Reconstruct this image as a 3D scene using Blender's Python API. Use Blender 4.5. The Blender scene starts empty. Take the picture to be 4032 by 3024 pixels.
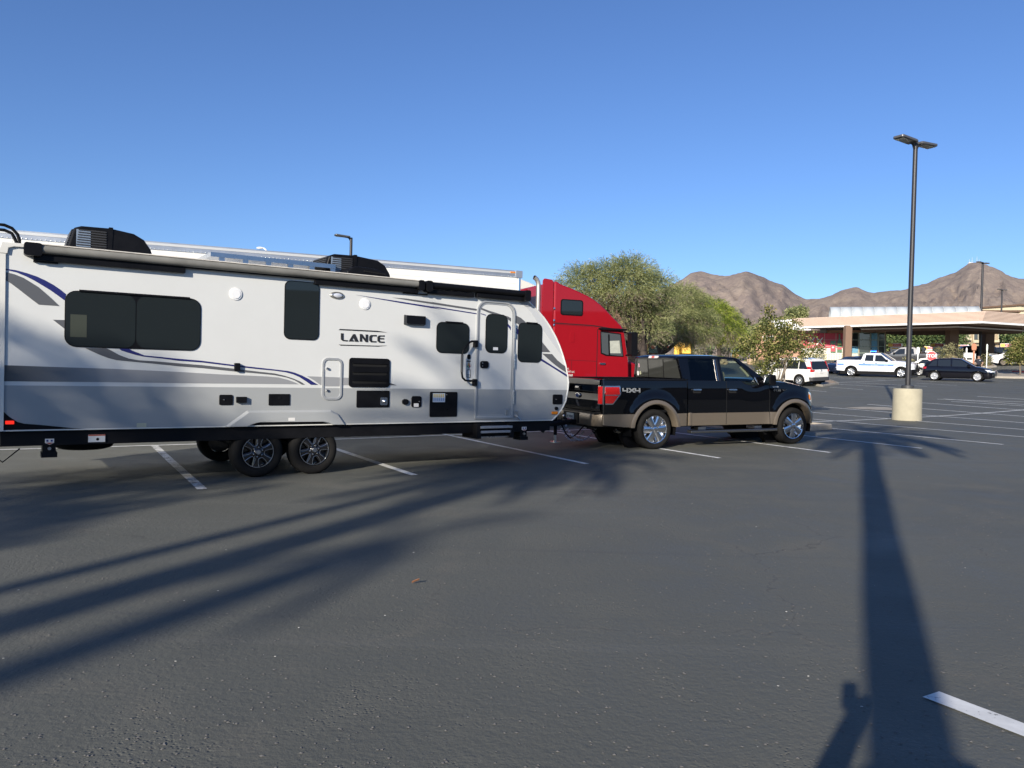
import bpy, bmesh, math, random
from mathutils import Vector, Matrix
from mathutils.geometry import tessellate_polygon
random.seed(7)
S = bpy.context.scene
C = S.collection
R = math.radians
# ------------------------------------------------------------------ camera, sky, sun, exposure
cam = bpy.data.cameras.new('camera')
cam.sensor_width = 36; cam.lens = 36*3028/4032; cam.clip_start = .05; cam.clip_end = 20000
camo = bpy.data.objects.new('camera', cam); C.objects.link(camo)
camo.matrix_world = Matrix(((.999712, -.023993, 0, 0), (.000390, .016239, -.999868, 0), (.023990, .999580, .016244, 1.6), (0, 0, 0, 1)))
S.camera = camo
SUN_B, SUN_E = 204.2, 20.3                      # bearing from +Y towards +X, elevation (degrees)
wd = bpy.data.worlds.new('World'); S.world = wd; wd.use_nodes = True
nt = wd.node_tree
sky = nt.nodes.new('ShaderNodeTexSky'); sky.sky_type = 'NISHITA'; sky.sun_disc = False
sky.sun_elevation = R(SUN_E); sky.sun_rotation = R(SUN_B); sky.altitude = 450
sky.air_density = 1.0; sky.dust_density = .35; sky.ozone_density = 2.4
bgn = nt.nodes['Background']; bgn.inputs[1].default_value = .11
tin = nt.nodes.new('ShaderNodeMix'); tin.data_type = 'RGBA'; tin.blend_type = 'MULTIPLY'; tin.inputs[0].default_value = 1; tin.inputs[7].default_value = (.54, .685, .96, 1)   # clear desert air: the whole sky a deeper blue
nt.links.new(sky.outputs[0], tin.inputs[6]); nt.links.new(tin.outputs[2], bgn.inputs[0])
sl = bpy.data.lights.new('sun', 'SUN'); sl.energy = 5; sl.angle = R(.53); sl.color = (1, .92, .80)
so = bpy.data.objects.new('sun', sl); C.objects.link(so)
_l = Vector((math.sin(R(SUN_B-180))*math.cos(R(SUN_E)), math.cos(R(SUN_B-180))*math.cos(R(SUN_E)), -math.sin(R(SUN_E))))
so.rotation_euler = _l.to_track_quat('-Z', 'Y').to_euler(); so.location = (-20, -40, 30)
S.view_settings.view_transform = 'Standard'; S.view_settings.look = 'None'
S.view_settings.exposure = .5; S.view_settings.gamma = 1; S.view_settings.use_curve_mapping = False
S.cycles.use_denoising = True
S.cycles.max_bounces = 5; S.cycles.diffuse_bounces = 2; S.cycles.glossy_bounces = 3; S.cycles.transmission_bounces = 3; S.cycles.transparent_max_bounces = 8

# ------------------------------------------------------------------ ground height (the lot rises towards the filling station)
_K = [(0, 0), (12, .0), (16, .11), (20, .16), (25, .20), (30, .25), (35, .42), (40, .66), (48, 1.1), (55, 1.42), (61, 1.66), (69, 1.9), (74, 2.3), (80, 2.9), (86, 3.5), (95, 3.85), (110, 4.2), (150, 5.2), (300, 8), (3000, 45), (9000, 60)]
def F(x, y):
    u = .5*x+.866*y
    if u <= 0: return 0.
    for (a, za), (b, zb) in zip(_K, _K[1:]):
        if u <= b: return za+(zb-za)*(u-a)/(b-a)
    return _K[-1][1]
def Fs(x, y):                                    # smoothed
    return (F(x, y)+F(x+1, y+1.7)+F(x-1, y-1.7)+F(x+2, y+3.4)+F(x-2, y-3.4))/5
_R = ((.999712, .023993, 0), (.000390, -.016239, .999868), (.023990, -.999580, -.016244))
def ray(px, py):
    d = ((px-2016)/3028, (py-1512)/3028, 1)
    return Vector(tuple(sum(r[i]*d[i] for i in range(3)) for r in _R))
def at(px, py, Y):                               # where a sight line stands at distance Y
    r = ray(px, py); return Vector((0, 0, 1.6))+r*(Y/r.y)
def gp(px, py):                                  # where a sight line first meets the ground
    r = ray(px, py); r = r/r.y; t = 2.
    while t < 400:
        if 1.6+r.z*t < Fs(r.x*t, t): break
        t += .02 if t < 40 else .05
    return Vector((r.x*t, t, Fs(r.x*t, t)))

# ------------------------------------------------------------------ materials
_mats = {}
def mat(name, col=(.5, .5, .5), rough=.5, metal=0, spec=.5, coat=0, emis=0, var=0, vscale=4, bump=0, bscale=40, ecol=None, sss=0):
    if name in _mats: return _mats[name]
    m = bpy.data.materials.new(name); m.use_nodes = True; n = m.node_tree
    b = n.nodes['Principled BSDF']; I = b.inputs
    I['Base Color'].default_value = (*col, 1); I['Roughness'].default_value = rough; I['Metallic'].default_value = metal
    I['Specular IOR Level'].default_value = spec; I['Coat Weight'].default_value = coat; I['Coat Roughness'].default_value = .03
    if emis: I['Emission Color'].default_value = (*(ecol or col), 1); I['Emission Strength'].default_value = emis
    if var or bump:
        tc = n.nodes.new('ShaderNodeTexCoord')
    if var:
        no = n.nodes.new('ShaderNodeTexNoise'); no.inputs['Scale'].default_value = vscale; no.inputs['Detail'].default_value = 6; no.inputs['Roughness'].default_value = .65
        n.links.new(tc.outputs['Object'], no.inputs['Vector'])
        mr = n.nodes.new('ShaderNodeMapRange'); mr.inputs[1].default_value = .3; mr.inputs[2].default_value = .7; mr.inputs[3].default_value = 1-var; mr.inputs[4].default_value = 1+var
        n.links.new(no.outputs['Fac'], mr.inputs[0])
        mx = n.nodes.new('ShaderNodeVectorMath'); mx.operation = 'SCALE'; mx.inputs[0].default_value = col
        n.links.new(mr.outputs[0], mx.inputs['Scale']); n.links.new(mx.outputs[0], I['Base Color'])
        m2 = n.nodes.new('ShaderNodeMapRange'); m2.inputs[1].default_value = .3; m2.inputs[2].default_value = .7; m2.inputs[3].default_value = max(.02, rough-var*.25); m2.inputs[4].default_value = min(1, rough+var*.25)
        n.links.new(no.outputs['Fac'], m2.inputs[0]); n.links.new(m2.outputs[0], I['Roughness'])
    if bump:
        nb = n.nodes.new('ShaderNodeTexNoise'); nb.inputs['Scale'].default_value = bscale; nb.inputs['Detail'].default_value = 5
        n.links.new(tc.outputs['Object'], nb.inputs['Vector'])
        bp = n.nodes.new('ShaderNodeBump'); bp.inputs['Strength'].default_value = bump; bp.inputs['Distance'].default_value = .02
        n.links.new(nb.outputs['Fac'], bp.inputs['Height']); n.links.new(bp.outputs[0], I['Normal'])
    _mats[name] = m; return m
def glass_mat(name, tint, refl=.04, ior=1.5):
    if name in _mats: return _mats[name]
    m = bpy.data.materials.new(name); m.use_nodes = True; n = m.node_tree
    for x in list(n.nodes): n.nodes.remove(x)
    o = n.nodes.new('ShaderNodeOutputMaterial'); tr = n.nodes.new('ShaderNodeBsdfTransparent'); tr.inputs[0].default_value = (*tint, 1)
    gl = n.nodes.new('ShaderNodeBsdfGlossy'); gl.inputs['Roughness'].default_value = .01
    lw = n.nodes.new('ShaderNodeLayerWeight'); lw.inputs[0].default_value = .5
    pw = n.nodes.new('ShaderNodeMath'); pw.operation = 'POWER'; pw.inputs[1].default_value = 5; n.links.new(lw.outputs['Facing'], pw.inputs[0])
    fr = n.nodes.new('ShaderNodeMapRange'); fr.inputs[3].default_value = refl; fr.inputs[4].default_value = 1; n.links.new(pw.outputs[0], fr.inputs[0])
    mx = n.nodes.new('ShaderNodeMixShader')
    n.links.new(fr.outputs[0], mx.inputs[0]); n.links.new(tr.outputs[0], mx.inputs[1]); n.links.new(gl.outputs[0], mx.inputs[2]); n.links.new(mx.outputs[0], o.inputs[0])
    _mats[name] = m; return m

# ------------------------------------------------------------------ mesh helpers
def poly_tris(poly):
    return tessellate_polygon([[Vector((p[0], p[1], 0)) for p in poly]])
class MB:
    def __init__(s): s.v = []; s.f = []
    def box(s, x0, x1, y0, y1, z0, z1, M=None):
        b = len(s.v)
        vs = [Vector((x, y, z)) for z in (z0, z1) for y in (y0, y1) for x in (x0, x1)]
        if M is not None: vs = [M @ q for q in vs]
        s.v += vs
        s.f += [tuple(b+i for i in q) for q in ((0, 2, 3, 1), (4, 5, 7, 6), (0, 1, 5, 4), (2, 6, 7, 3), (0, 4, 6, 2), (1, 3, 7, 5))]
        return s
    def prism(s, poly, a, b, fn=None, taper=None):   # poly in (x,z), from y=a to y=b ; fn maps (u,v,w) -> point
        fn = fn or (lambda u, v, w: Vector((u, w, v)))
        n = len(poly); o = len(s.v)
        p2 = taper or poly
        s.v += [fn(p[0], p[1], a) for p in p2]+[fn(p[0], p[1], b) for p in poly]
        for t in poly_tris(poly):
            s.f.append(tuple(o+i for i in t)); s.f.append(tuple(o+n+i for i in reversed(t)))
        for i in range(n):
            j = (i+1) % n; s.f.append((o+i, o+j, o+n+j, o+n+i))
        return s
    def tube(s, pts, r, n=8, cap=True):
        pts = [Vector(p) for p in pts]; o = len(s.v); k = len(pts)
        rr = r if isinstance(r, (list, tuple)) else [r]*k
        up = Vector((0, 0, 1)); prev = None
        for i, p in enumerate(pts):
            t = (pts[min(i+1, k-1)]-pts[max(i-1, 0)])
            t = t.normalized() if t.length > 1e-9 else Vector((0, 0, 1))
            if prev is None:
                a = t.orthogonal().normalized()
            else:
                a = prev-t*prev.dot(t); a = a.normalized() if a.length > 1e-6 else t.orthogonal().normalized()
            prev = a; b = t.cross(a)
            for j in range(n):
                q = 2*math.pi*j/n; s.v.append(p+(a*math.cos(q)+b*math.sin(q))*rr[i])
        for i in range(k-1):
            for j in range(n):
                j2 = (j+1) % n; s.f.append((o+i*n+j, o+i*n+j2, o+(i+1)*n+j2, o+(i+1)*n+j))
        if cap:
            s.f.append(tuple(o+j for j in reversed(range(n)))); s.f.append(tuple(o+(k-1)*n+j for j in range(n)))
        return s
    def lathe(s, prof, axis='z', c=(0, 0, 0), n=24, closed=False):   # prof = [(r,h)]
        o = len(s.v); k = len(prof); c = Vector(c)
        for r, h in prof:
            for j in range(n):
                q = 2*math.pi*j/n; a, b = r*math.cos(q), r*math.sin(q)
                s.v.append(c+(Vector((a, b, h)) if axis == 'z' else Vector((a, h, b)) if axis == 'y' else Vector((h, a, b))))
        rng = range(k if closed else k-1)
        for i in rng:
            i2 = (i+1) % k
            for j in range(n):
                j2 = (j+1) % n; s.f.append((o+i*n+j, o+i*n+j2, o+i2*n+j2, o+i2*n+j))
        return s
    def grid(s, rows, close=False):
        o = len(s.v); m = len(rows[0])
        for r in rows: s.v += [Vector(p) for p in r]
        for i in range(len(rows)-1):
            for j in range(m-1):
                s.f.append((o+i*m+j, o+i*m+j+1, o+(i+1)*m+j+1, o+(i+1)*m+j))
        return s
    def poly(s, pts):
        o = len(s.v); s.v += [Vector(p) for p in pts]; s.f.append(tuple(range(o, o+len(pts)))); return s
    def ball(s, c, r, n=10, m=6, sc=(1, 1, 1)):
        prof = [(max(1e-4, math.sin(math.pi*i/m)), -math.cos(math.pi*i/m)) for i in range(m+1)]
        o = len(s.v); s.lathe(prof, 'z', (0, 0, 0), n)
        for i in range(o, len(s.v)):
            q = s.v[i]; s.v[i] = Vector((c[0]+q.x*r*sc[0], c[1]+q.y*r*sc[1], c[2]+q.z*r*sc[2]))
        return s
    def mesh(s, name, smooth=None, fixn=True):
        me = bpy.data.meshes.new(name); me.from_pydata([tuple(q) for q in s.v], [], s.f)
        if fixn:
            bm = bmesh.new(); bm.from_mesh(me); bmesh.ops.recalc_face_normals(bm, faces=bm.faces); bm.to_mesh(me); bm.free()
        if smooth is not None:
            me.polygons.foreach_set('use_smooth', [True]*len(me.polygons))
            me.set_sharp_from_angle(angle=R(smooth))
        me.update(); return me
    def obj(s, name, m, parent=None, smooth=None, bevel=0, seg=2, loc=None, fixn=True):
        me = s.mesh(name, smooth, fixn)
        if m is not None: me.materials.append(m)
        return link(name, me, parent, bevel, seg, loc)
def link(name, me, parent=None, bevel=0, seg=2, loc=None):
    o = bpy.data.objects.new(name, me); C.objects.link(o)
    if parent is not None: o.parent = parent
    if loc is not None: o.location = loc
    if bevel:
        b = o.modifiers.new('bevel', 'BEVEL'); b.width = bevel; b.segments = seg; b.limit_method = 'ANGLE'; b.angle_limit = R(35)
    return o
def tag(o, label=None, cat=None, group=None, kind=None):
    if label: o['label'] = label
    if cat: o['category'] = cat
    if group: o['group'] = group
    if kind: o['kind'] = kind
    return o
def thing(name, label, cat, loc=(0, 0, 0), rz=0, group=None, tilt=None):
    o = bpy.data.objects.new(name, None); C.objects.link(o); o.empty_display_size = .2
    o.location = loc; o.rotation_euler = (0, 0, rz)
    return tag(o, label, cat, group)
def part(name, parent, loc=(0, 0, 0)):
    o = bpy.data.objects.new(name, None); C.objects.link(o); o.parent = parent; o.location = loc; o.empty_display_size = .1; return o
def seat_on_ground(o, x, y, rz, base=0, level=False):    # stand a vehicle on the sloping lot
    e = .8
    n = Vector((-(Fs(x+e, y)-Fs(x-e, y))/(2*e), -(Fs(x, y+e)-Fs(x, y-e))/(2*e), 1)).normalized()
    h = Vector((math.cos(rz), math.sin(rz), 0))
    if level: n = Vector((0, 0, 1))
    f = (h-n*h.dot(n)).normalized(); l = n.cross(f)
    o.rotation_mode = 'QUATERNION'
    o.rotation_quaternion = Matrix((f, l, n)).transposed().to_quaternion()
    o.location = (x, y, Fs(x, y)+base)
def copy_tree(o, parent=None):
    c = o.copy(); C.objects.link(c); c.parent = parent
    for ch in list(o.children): copy_tree(ch, c)
    return c
def rrect(x0, x1, z0, z1, r, n=5):
    out = []
    for cx, cz, a0 in ((x1-r, z1-r, 0), (x0+r, z1-r, 90), (x0+r, z0+r, 180), (x1-r, z0+r, 270)):
        for i in range(n+1):
            a = R(a0+90*i/n); out.append((cx+r*math.cos(a), cz+r*math.sin(a)))
    return out
def inset(poly, d):                               # shrink a convex outline towards its middle by about d
    cx = sum(p[0] for p in poly)/len(poly); cz = sum(p[1] for p in poly)/len(poly); o = []
    for x, z in poly:
        l = math.hypot(x-cx, z-cz); k = max(0, (l-d*1.2)/l); o.append((cx+(x-cx)*k, cz+(z-cz)*k))
    return o
def smoothstep(a, b, x):
    t = max(0, min(1, (x-a)/(b-a))); return t*t*(3-2*t)
def lerp(tab, x):
    if x <= tab[0][0]: return tab[0][1]
    for (a, va), (b, vb) in zip(tab, tab[1:]):
        if x <= b: return va+(vb-va)*(x-a)/(b-a)
    return tab[-1][1]
_txt = {}
def text_mesh(s, size, depth=.002, bold=0):
    k = (s, size, depth, bold)
    if k in _txt: return _txt[k]
    cu = bpy.data.curves.new('lettering', 'FONT'); cu.body = s; cu.size = size; cu.extrude = depth; cu.align_x = 'CENTER'; cu.align_y = 'CENTER'; cu.offset = bold
    o = bpy.data.objects.new('lettering', cu)
    C.objects.link(o); bpy.context.view_layer.update()
    me = bpy.data.meshes.new_from_object(o.evaluated_get(bpy.context.evaluated_depsgraph_get()))
    bpy.data.objects.remove(o); bpy.data.curves.remove(cu)
    _txt[k] = me; return me
def lettering(s, size, m, parent, loc, rot=(R(90), 0, 0), sx=1, depth=.002, bold=0, name='lettering'):
    me = text_mesh(s, size, depth, bold).copy(); me.materials.clear(); me.materials.append(m)
    o = link(name, me, parent, loc=loc); o.rotation_euler = rot; o.scale = (sx, 1, 1); return o

WHITE = mat('white paint', (.8, .8, .79), .35, var=.03, vscale=2)
BLACKP = mat('black plastic', (.006, .006, .007), .4, spec=.16, var=.2, vscale=8)
BLACKM = mat('black steel', (.005, .005, .006), .6, spec=.2, var=.3, vscale=6)
RUBBER = mat('tyre rubber', (.012, .0115, .011), .85, spec=.15, var=.25, vscale=12, bump=.15, bscale=60)
CHROME = mat('chrome', (.86, .85, .84), .2, 1)
ALU = mat('brushed aluminium', (.62, .63, .64), .28, 1, var=.08)
SILVER = mat('silver rim', (.6, .6, .6), .25, .9)
TINT = mat('dark tinted glass', (.016, .021, .023), .02, spec=.5)
CARGLASS = mat('car glass', (.014, .017, .02), .03, spec=.6)
CLEARG = glass_mat('clear car glass', (.80, .86, .82))
REDLENS = mat('red lens', (.42, .012, .012), .08, coat=.6)
AMBER = mat('amber lens', (.75, .22, .01), .15, coat=.5)
CLEARL = mat('clear lens', (.75, .77, .8), .08, .3, coat=.8)
# ================================================================== THE SETTING
from mathutils import noise as mnoise
def nodes(name):
    m = bpy.data.materials.new(name); m.use_nodes = True; n = m.node_tree
    return m, n, n.nodes['Principled BSDF'], n.nodes.new('ShaderNodeTexCoord')
def N(n, t, **kw):
    x = n.nodes.new('ShaderNode'+t)
    for k, v in kw.items():
        if k.startswith('i_'): x.inputs[k[2:].replace('_', ' ')].default_value = v
        else: setattr(x, k, v)
    return x
def mapr(n, src, a, b, c, d):
    x = n.nodes.new('ShaderNodeMapRange'); x.inputs[1].default_value = a; x.inputs[2].default_value = b; x.inputs[3].default_value = c; x.inputs[4].default_value = d
    n.links.new(src, x.inputs[0]); return x.outputs[0]
def mixc(n, fac, a, b, blend='MIX'):
    x = n.nodes.new('ShaderNodeMix'); x.data_type = 'RGBA'; x.blend_type = blend
    for sock, v in ((0, fac), (6, a), (7, b)):
        if hasattr(v, 'links') or hasattr(v, 'is_linked'): n.links.new(v, x.inputs[sock])
        else: x.inputs[sock].default_value = v if sock == 0 else (*v, 1)
    return x.outputs[2]
def math_(n, op, a, b=None):
    x = n.nodes.new('ShaderNodeMath'); x.operation = op
    for i, v in enumerate((a, b)):
        if v is None: continue
        if hasattr(v, 'is_linked'): n.links.new(v, x.inputs[i])
        else: x.inputs[i].default_value = v
    return x.outputs[0]
def asphalt():
    m, n, b, tc = nodes('asphalt'); O = tc.outputs['Object']
    big = N(n, 'TexNoise', i_Scale=.16, i_Detail=3, i_Roughness=.55); n.links.new(O, big.inputs['Vector'])
    mid = N(n, 'TexNoise', i_Scale=1.1, i_Detail=4, i_Roughness=.6, i_Distortion=.6); n.links.new(O, mid.inputs['Vector'])
    fin = N(n, 'TexNoise', i_Scale=70, i_Detail=2, i_Roughness=.8); n.links.new(O, fin.inputs['Vector'])
    med = N(n, 'TexNoise', i_Scale=22, i_Detail=1, i_Roughness=.7); n.links.new(O, med.inputs['Vector'])
    # worn, chipped seal coat in patches
    vor = N(n, 'TexVoronoi', i_Scale=38); n.links.new(O, vor.inputs['Vector'])
    chip = math_(n, 'MULTIPLY', mapr(n, vor.outputs['Distance'], .0, .33, 1, 0), mapr(n, mid.outputs['Fac'], .52, .66, 0, 1))
    # cracks: distorted cell edges, present only here and there
    ns = N(n, 'TexNoise', i_Scale=1.6, i_Detail=3, i_Roughness=.7); n.links.new(O, ns.inputs['Vector'])
    vm = n.nodes.new('ShaderNodeVectorMath'); vm.operation = 'MULTIPLY_ADD'; vm.inputs[1].default_value = (.55, .55, 0)
    n.links.new(ns.outputs['Color'], vm.inputs[0]); n.links.new(O, vm.inputs[2])
    cr = N(n, 'TexVoronoi', feature='DISTANCE_TO_EDGE', i_Scale=.34, i_Randomness=.9); n.links.new(vm.outputs[0], cr.inputs['Vector'])
    crm = math_(n, 'MULTIPLY', mapr(n, cr.outputs['Distance'], .0006, .0028, 1, 0), mapr(n, big.outputs['Fac'], .47, .53, 0, 1))
    seal = math_(n, 'MULTIPLY', mapr(n, cr.outputs['Distance'], .006, .03, 1, 0), mapr(n, mid.outputs['Fac'], .42, .6, .15, 1))
    base = mixc(n, mapr(n, big.outputs['Fac'], .32, .68, 0, 1), (.094, .095, .080), (.114, .115, .097))
    base = mixc(n, mapr(n, mid.outputs['Fac'], .5, .75, 0, .6), base, (.128, .126, .106))
    base = mixc(n, math_(n, 'MULTIPLY', seal, .5), base, (.13, .123, .10))
    base = mixc(n, mapr(n, fin.outputs['Fac'], .58, .75, 0, .5), base, (.19, .19, .168))
    base = mixc(n, mapr(n, fin.outputs['Fac'], .42, .25, 0, .6), base, (.065, .065, .064))
    base = mixc(n, math_(n, 'MULTIPLY', chip, .4), base, (.055, .055, .055))
    base = mixc(n, math_(n, 'MULTIPLY', crm, .4), base, (.04, .04, .038))
    # faint tyre scuffs stretched along the drive lane, and a few oil drips
    mp = N(n, 'Mapping', i_Rotation=(0, 0, R(-34)), i_Scale=(.10, 2.6, 1)); n.links.new(O, mp.inputs['Vector'])
    sc = N(n, 'TexNoise', i_Scale=1.0, i_Detail=3, i_Roughness=.6, i_Distortion=.35); n.links.new(mp.outputs[0], sc.inputs['Vector'])
    base = mixc(n, mapr(n, sc.outputs['Fac'], .58, .75, 0, .22), base, (.16, .157, .14))
    base = mixc(n, mapr(n, sc.outputs['Fac'], .40, .30, 0, .3), base, (.07, .07, .07))
    ol = N(n, 'TexVoronoi', i_Scale=.55); n.links.new(vm.outputs[0], ol.inputs['Vector'])
    base = mixc(n, math_(n, 'MULTIPLY', mapr(n, ol.outputs['Distance'], .03, .16, .55, 0), mapr(n, big.outputs['Fac'], .5, .56, 0, 1)), base, (.05, .048, .046))
    n.links.new(base, b.inputs['Base Color'])
    n.links.new(mapr(n, mid.outputs['Fac'], .3, .7, .62, .86), b.inputs['Roughness'])
    b.inputs['Specular IOR Level'].default_value = .35
    h = math_(n, 'ADD', math_(n, 'MULTIPLY', fin.outputs['Fac'], .35), math_(n, 'MULTIPLY', med.outputs['Fac'], .5))
    h = math_(n, 'SUBTRACT', h, math_(n, 'MULTIPLY', chip, .8));
    bp = N(n, 'Bump', i_Strength=.45, i_Distance=.02); n.links.new(h, bp.inputs['Height']); n.links.new(bp.outputs[0], b.inputs['Normal'])
    return m
def twotone(name, a, b_, scale, rough=.9, bump=.4, bscale=30, lo=.4, hi=.6):
    m, n, b, tc = nodes(name); O = tc.outputs['Object']
    x = N(n, 'TexNoise', i_Scale=scale, i_Detail=8, i_Roughness=.65); n.links.new(O, x.inputs['Vector'])
    y = N(n, 'TexNoise', i_Scale=bscale, i_Detail=4, i_Roughness=.7); n.links.new(O, y.inputs['Vector'])
    c = mixc(n, mapr(n, x.outputs['Fac'], lo, hi, 0, 1), a, b_)
    c = mixc(n, mapr(n, y.outputs['Fac'], .35, .7, 0, .35), c, tuple(q*.55 for q in a))
    n.links.new(c, b.inputs['Base Color']); b.inputs['Roughness'].default_value = rough; b.inputs['Specular IOR Level'].default_value = .25
    bp = N(n, 'Bump', i_Strength=bump, i_Distance=.03); n.links.new(y.outputs['Fac'], bp.inputs['Height']); n.links.new(bp.outputs[0], b.inputs['Normal'])
    return m
ASPH = asphalt()
DESERT = twotone('desert soil', (.33, .24, .17), (.42, .32, .23), .3, bscale=4)
CONC = twotone('concrete', (.32, .29, .24), (.40, .36, .30), 3, bscale=60, bump=.15)
KERBRED = twotone('red kerb paint', (.42, .05, .05), (.5, .09, .08), 5, bscale=40, bump=.1)
def worn_paint(name, a, b_, wear):
    m, n, b, tc = nodes(name); O = tc.outputs['Object']
    x = N(n, 'TexNoise', i_Scale=5, i_Detail=4, i_Roughness=.65); n.links.new(O, x.inputs['Vector'])
    y = N(n, 'TexNoise', i_Scale=38, i_Detail=3, i_Roughness=.75); n.links.new(O, y.inputs['Vector'])
    c = mixc(n, mapr(n, x.outputs['Fac'], .35, .65, 0, 1), a, b_)
    k = math_(n, 'ADD', math_(n, 'MULTIPLY', x.outputs['Fac'], .5), math_(n, 'MULTIPLY', y.outputs['Fac'], .5))
    c = mixc(n, mapr(n, k, wear, wear-.05, 0, .85), c, (.14, .135, .125)); n.links.new(c, b.inputs['Base Color']); b.inputs['Roughness'].default_value = .75; return m
LINEP = worn_paint('worn line paint', (.58, .58, .56), (.74, .74, .71), .43)
LINEW = worn_paint('very worn line paint', (.42, .42, .40), (.62, .62, .6), .50)

def sheet(name, xs, ys, dz, m, keep=None):
    g = MB(); idx = {}
    for j, y in enumerate(ys):
        for i, x in enumerate(xs):
            idx[i, j] = len(g.v); g.v.append(Vector((x, y, Fs(x, y)+dz)))
    for j in range(len(ys)-1):
        for i in range(len(xs)-1):
            if keep is None or keep((xs[i]+xs[i+1])/2, (ys[j]+ys[j+1])/2):
                g.f.append((idx[i, j], idx[i+1, j], idx[i+1, j+1], idx[i, j+1]))
    return tag(g.obj(name, m, smooth=60, fixn=False), kind='structure')
fine_x = [-70+2*i for i in range(96)]; fine_y = [-60+2*i for i in range(82)]
sheet('asphalt_lot', fine_x, fine_y, 0, ASPH)
far = [-9000, -5000, -2500, -1200, -600, -300, -150, -100]
sheet('ground', far+fine_x+[150, 200, 300, 600, 1200, 2500, 5000, 9000], far[:6]+[-100]+fine_y+[115, 130, 150, 200, 300, 450, 700, 1200, 2500, 5000, 9000], -.08, DESERT)

def strip(name, a, b, w, m, dz=.006, seg=None):        # a painted line lying on the lot
    a, b = Vector(a[:2]), Vector(b[:2]); d = b-a; L = d.length; d.normalize(); nn = Vector((-d.y, d.x))*w/2
    k = seg or max(2, int(L/.5)); g = MB(); rows = []
    for i in range(k+1):
        p = a+d*(L*i/k); j = nn*(1+.06*mnoise.noise(Vector((p.x*3, p.y*3, 0))))
        rows.append([(p.x+j.x, p.y+j.y, Fs(p.x+j.x, p.y+j.y)+dz), (p.x-j.x, p.y-j.y, Fs(p.x-j.x, p.y-j.y)+dz)])
    g.grid(rows); return tag(g.obj(name, m, fixn=False), kind='structure')
DST = Vector((-.507, .862, 0)); DRW = Vector((.862, .507, 0))
ends = [gp(*q) for q in ((797, 1928.5), (1631, 1872), (2311, 1828), (2834, 1804.7), (3269, 1783), (3629.5, 1766), (3950, 1751))]
pitch = (ends[6]-ends[0]).length/6
for k in range(-3, 14):
    e = ends[k] if 0 <= k <= 6 else (ends[0]+DRW*pitch*k if k < 0 else ends[6]+DRW*pitch*(k-6))
    strip('parking_line', e, e+DST*(5.75 if k < 3 else 11.6), .11 if k > 1 else .125, LINEW if k == 0 else LINEP)
sp0 = ends[0]+DST*5.8
strip('parking_line', sp0-DRW*12, sp0+DRW*4.2*pitch, .11, LINEP, .009)
strip('parking_line', sp0+DRW*4.25*pitch+DST*.1, sp0+DRW*14*pitch+DST*.1, .11, LINEP, .009)
strip('parking_line', gp(3665, 2738), Vector(gp(3665, 2738))-DST*5, .145, LINEP, seg=30)
strip('parking_line', gp(3690, 1572), gp(4032, 1583), .1, LINEP); strip('parking_line', gp(3745, 1581), gp(4032, 1599), .1, LINEP)
for a, b in (((3266.8, 1525), (3398, 1534.6)), ((3290, 1513), (3528.5, 1527)), ((3173, 1536), (3254.6, 1542.7)), ((3371, 1507.5), (3650.6, 1522.4)), ((3265, 1487), (3485, 1496.6)), ((3608, 1509), (3771, 1518)), ((3605.6, 1500), (3879.5, 1510.7)), ((3893, 1498.5), (3988, 1502.6)), ((3295, 1507), (3561, 1496))):
    strip('parking_line', gp(*a), gp(*b), .1, LINEP)
# sun-bleached concrete apron beside the lamp base
ap = [gp(3100+x*.2712, 1380+y*.2712) for x, y in ((830, 838), (960, 828), (1100, 822), (1400, 825), (1640, 846), (1640, 856), (1560, 870), (1300, 865), (1000, 850))]
g = MB(); g.poly([(p.x, p.y, p.z+.012) for p in ap]); tag(g.obj('concrete_apron', CONC, fixn=False), kind='structure')

def island(name, pts, h=.15, m=CONC, soil=True, top=None):
    pts = [Vector(p[:2]) for p in pts]; c = sum(pts, Vector((0, 0)))/len(pts)
    g = MB(); n = len(pts); rows = []
    inn = [p+(c-p).normalized()*.17 for p in pts]
    for ring, dz in ((pts, -.05), (pts, h-.02), ([p+(c-p).normalized()*.03 for p in pts], h), (inn, h), (inn, h-.06)):
        r = [(p.x, p.y, Fs(p.x, p.y)+dz) for p in ring]; rows.append(r+[r[0]])
    g.grid(rows); k = tag(g.obj(name, m, smooth=30), kind='structure')
    s = MB(); s.poly([(p.x, p.y, Fs(p.x, p.y)+h-.05) for p in inn]); s.obj('planting_bed', top or DESERT, k, fixn=False)
    return k
def arc_pts(c, r, a0, a1, n=8): return [(c[0]+r*math.cos(R(a0+(a1-a0)*i/n)), c[1]+r*math.sin(R(a0+(a1-a0)*i/n))) for i in range(n+1)]
tip = Vector(gp(3275, 1690)); tb = tip-DRW*3.1
island('kerbed_island', [(tip+DST*.35).to_2d(), tip.to_2d(), (tip-DST*.1-DRW*.4).to_2d(), (tip-DST*.25-DRW*1.6).to_2d(), (tip-DST*.2-DRW*3).to_2d(), (tip-DRW*3.2+DST*10).to_2d(), (tip-DRW*.6+DST*10).to_2d(), (tip-DRW*.1+DST*2.2).to_2d()])
p = [gp(3170, 1505), gp(3302, 1512), gp(3296, 1507)]
island('kerbed_island', [gp(3303, 1513).to_2d(), gp(3240, 1523).to_2d(), gp(3100, 1508).to_2d(), gp(3200, 1490).to_2d(), gp(3275, 1502).to_2d()], .12)
k = island('kerbed_island', [gp(3918, 1489).to_2d(), gp(4075, 1492).to_2d(), gp(4090, 1474).to_2d(), gp(3925, 1471).to_2d()], .16, top=CONC)
a, b = gp(3985, 1472), gp(4085, 1474)
g = MB(); d = (b-a); d.z = 0; d.normalize(); q = Vector((-d.y, d.x, 0))
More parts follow.
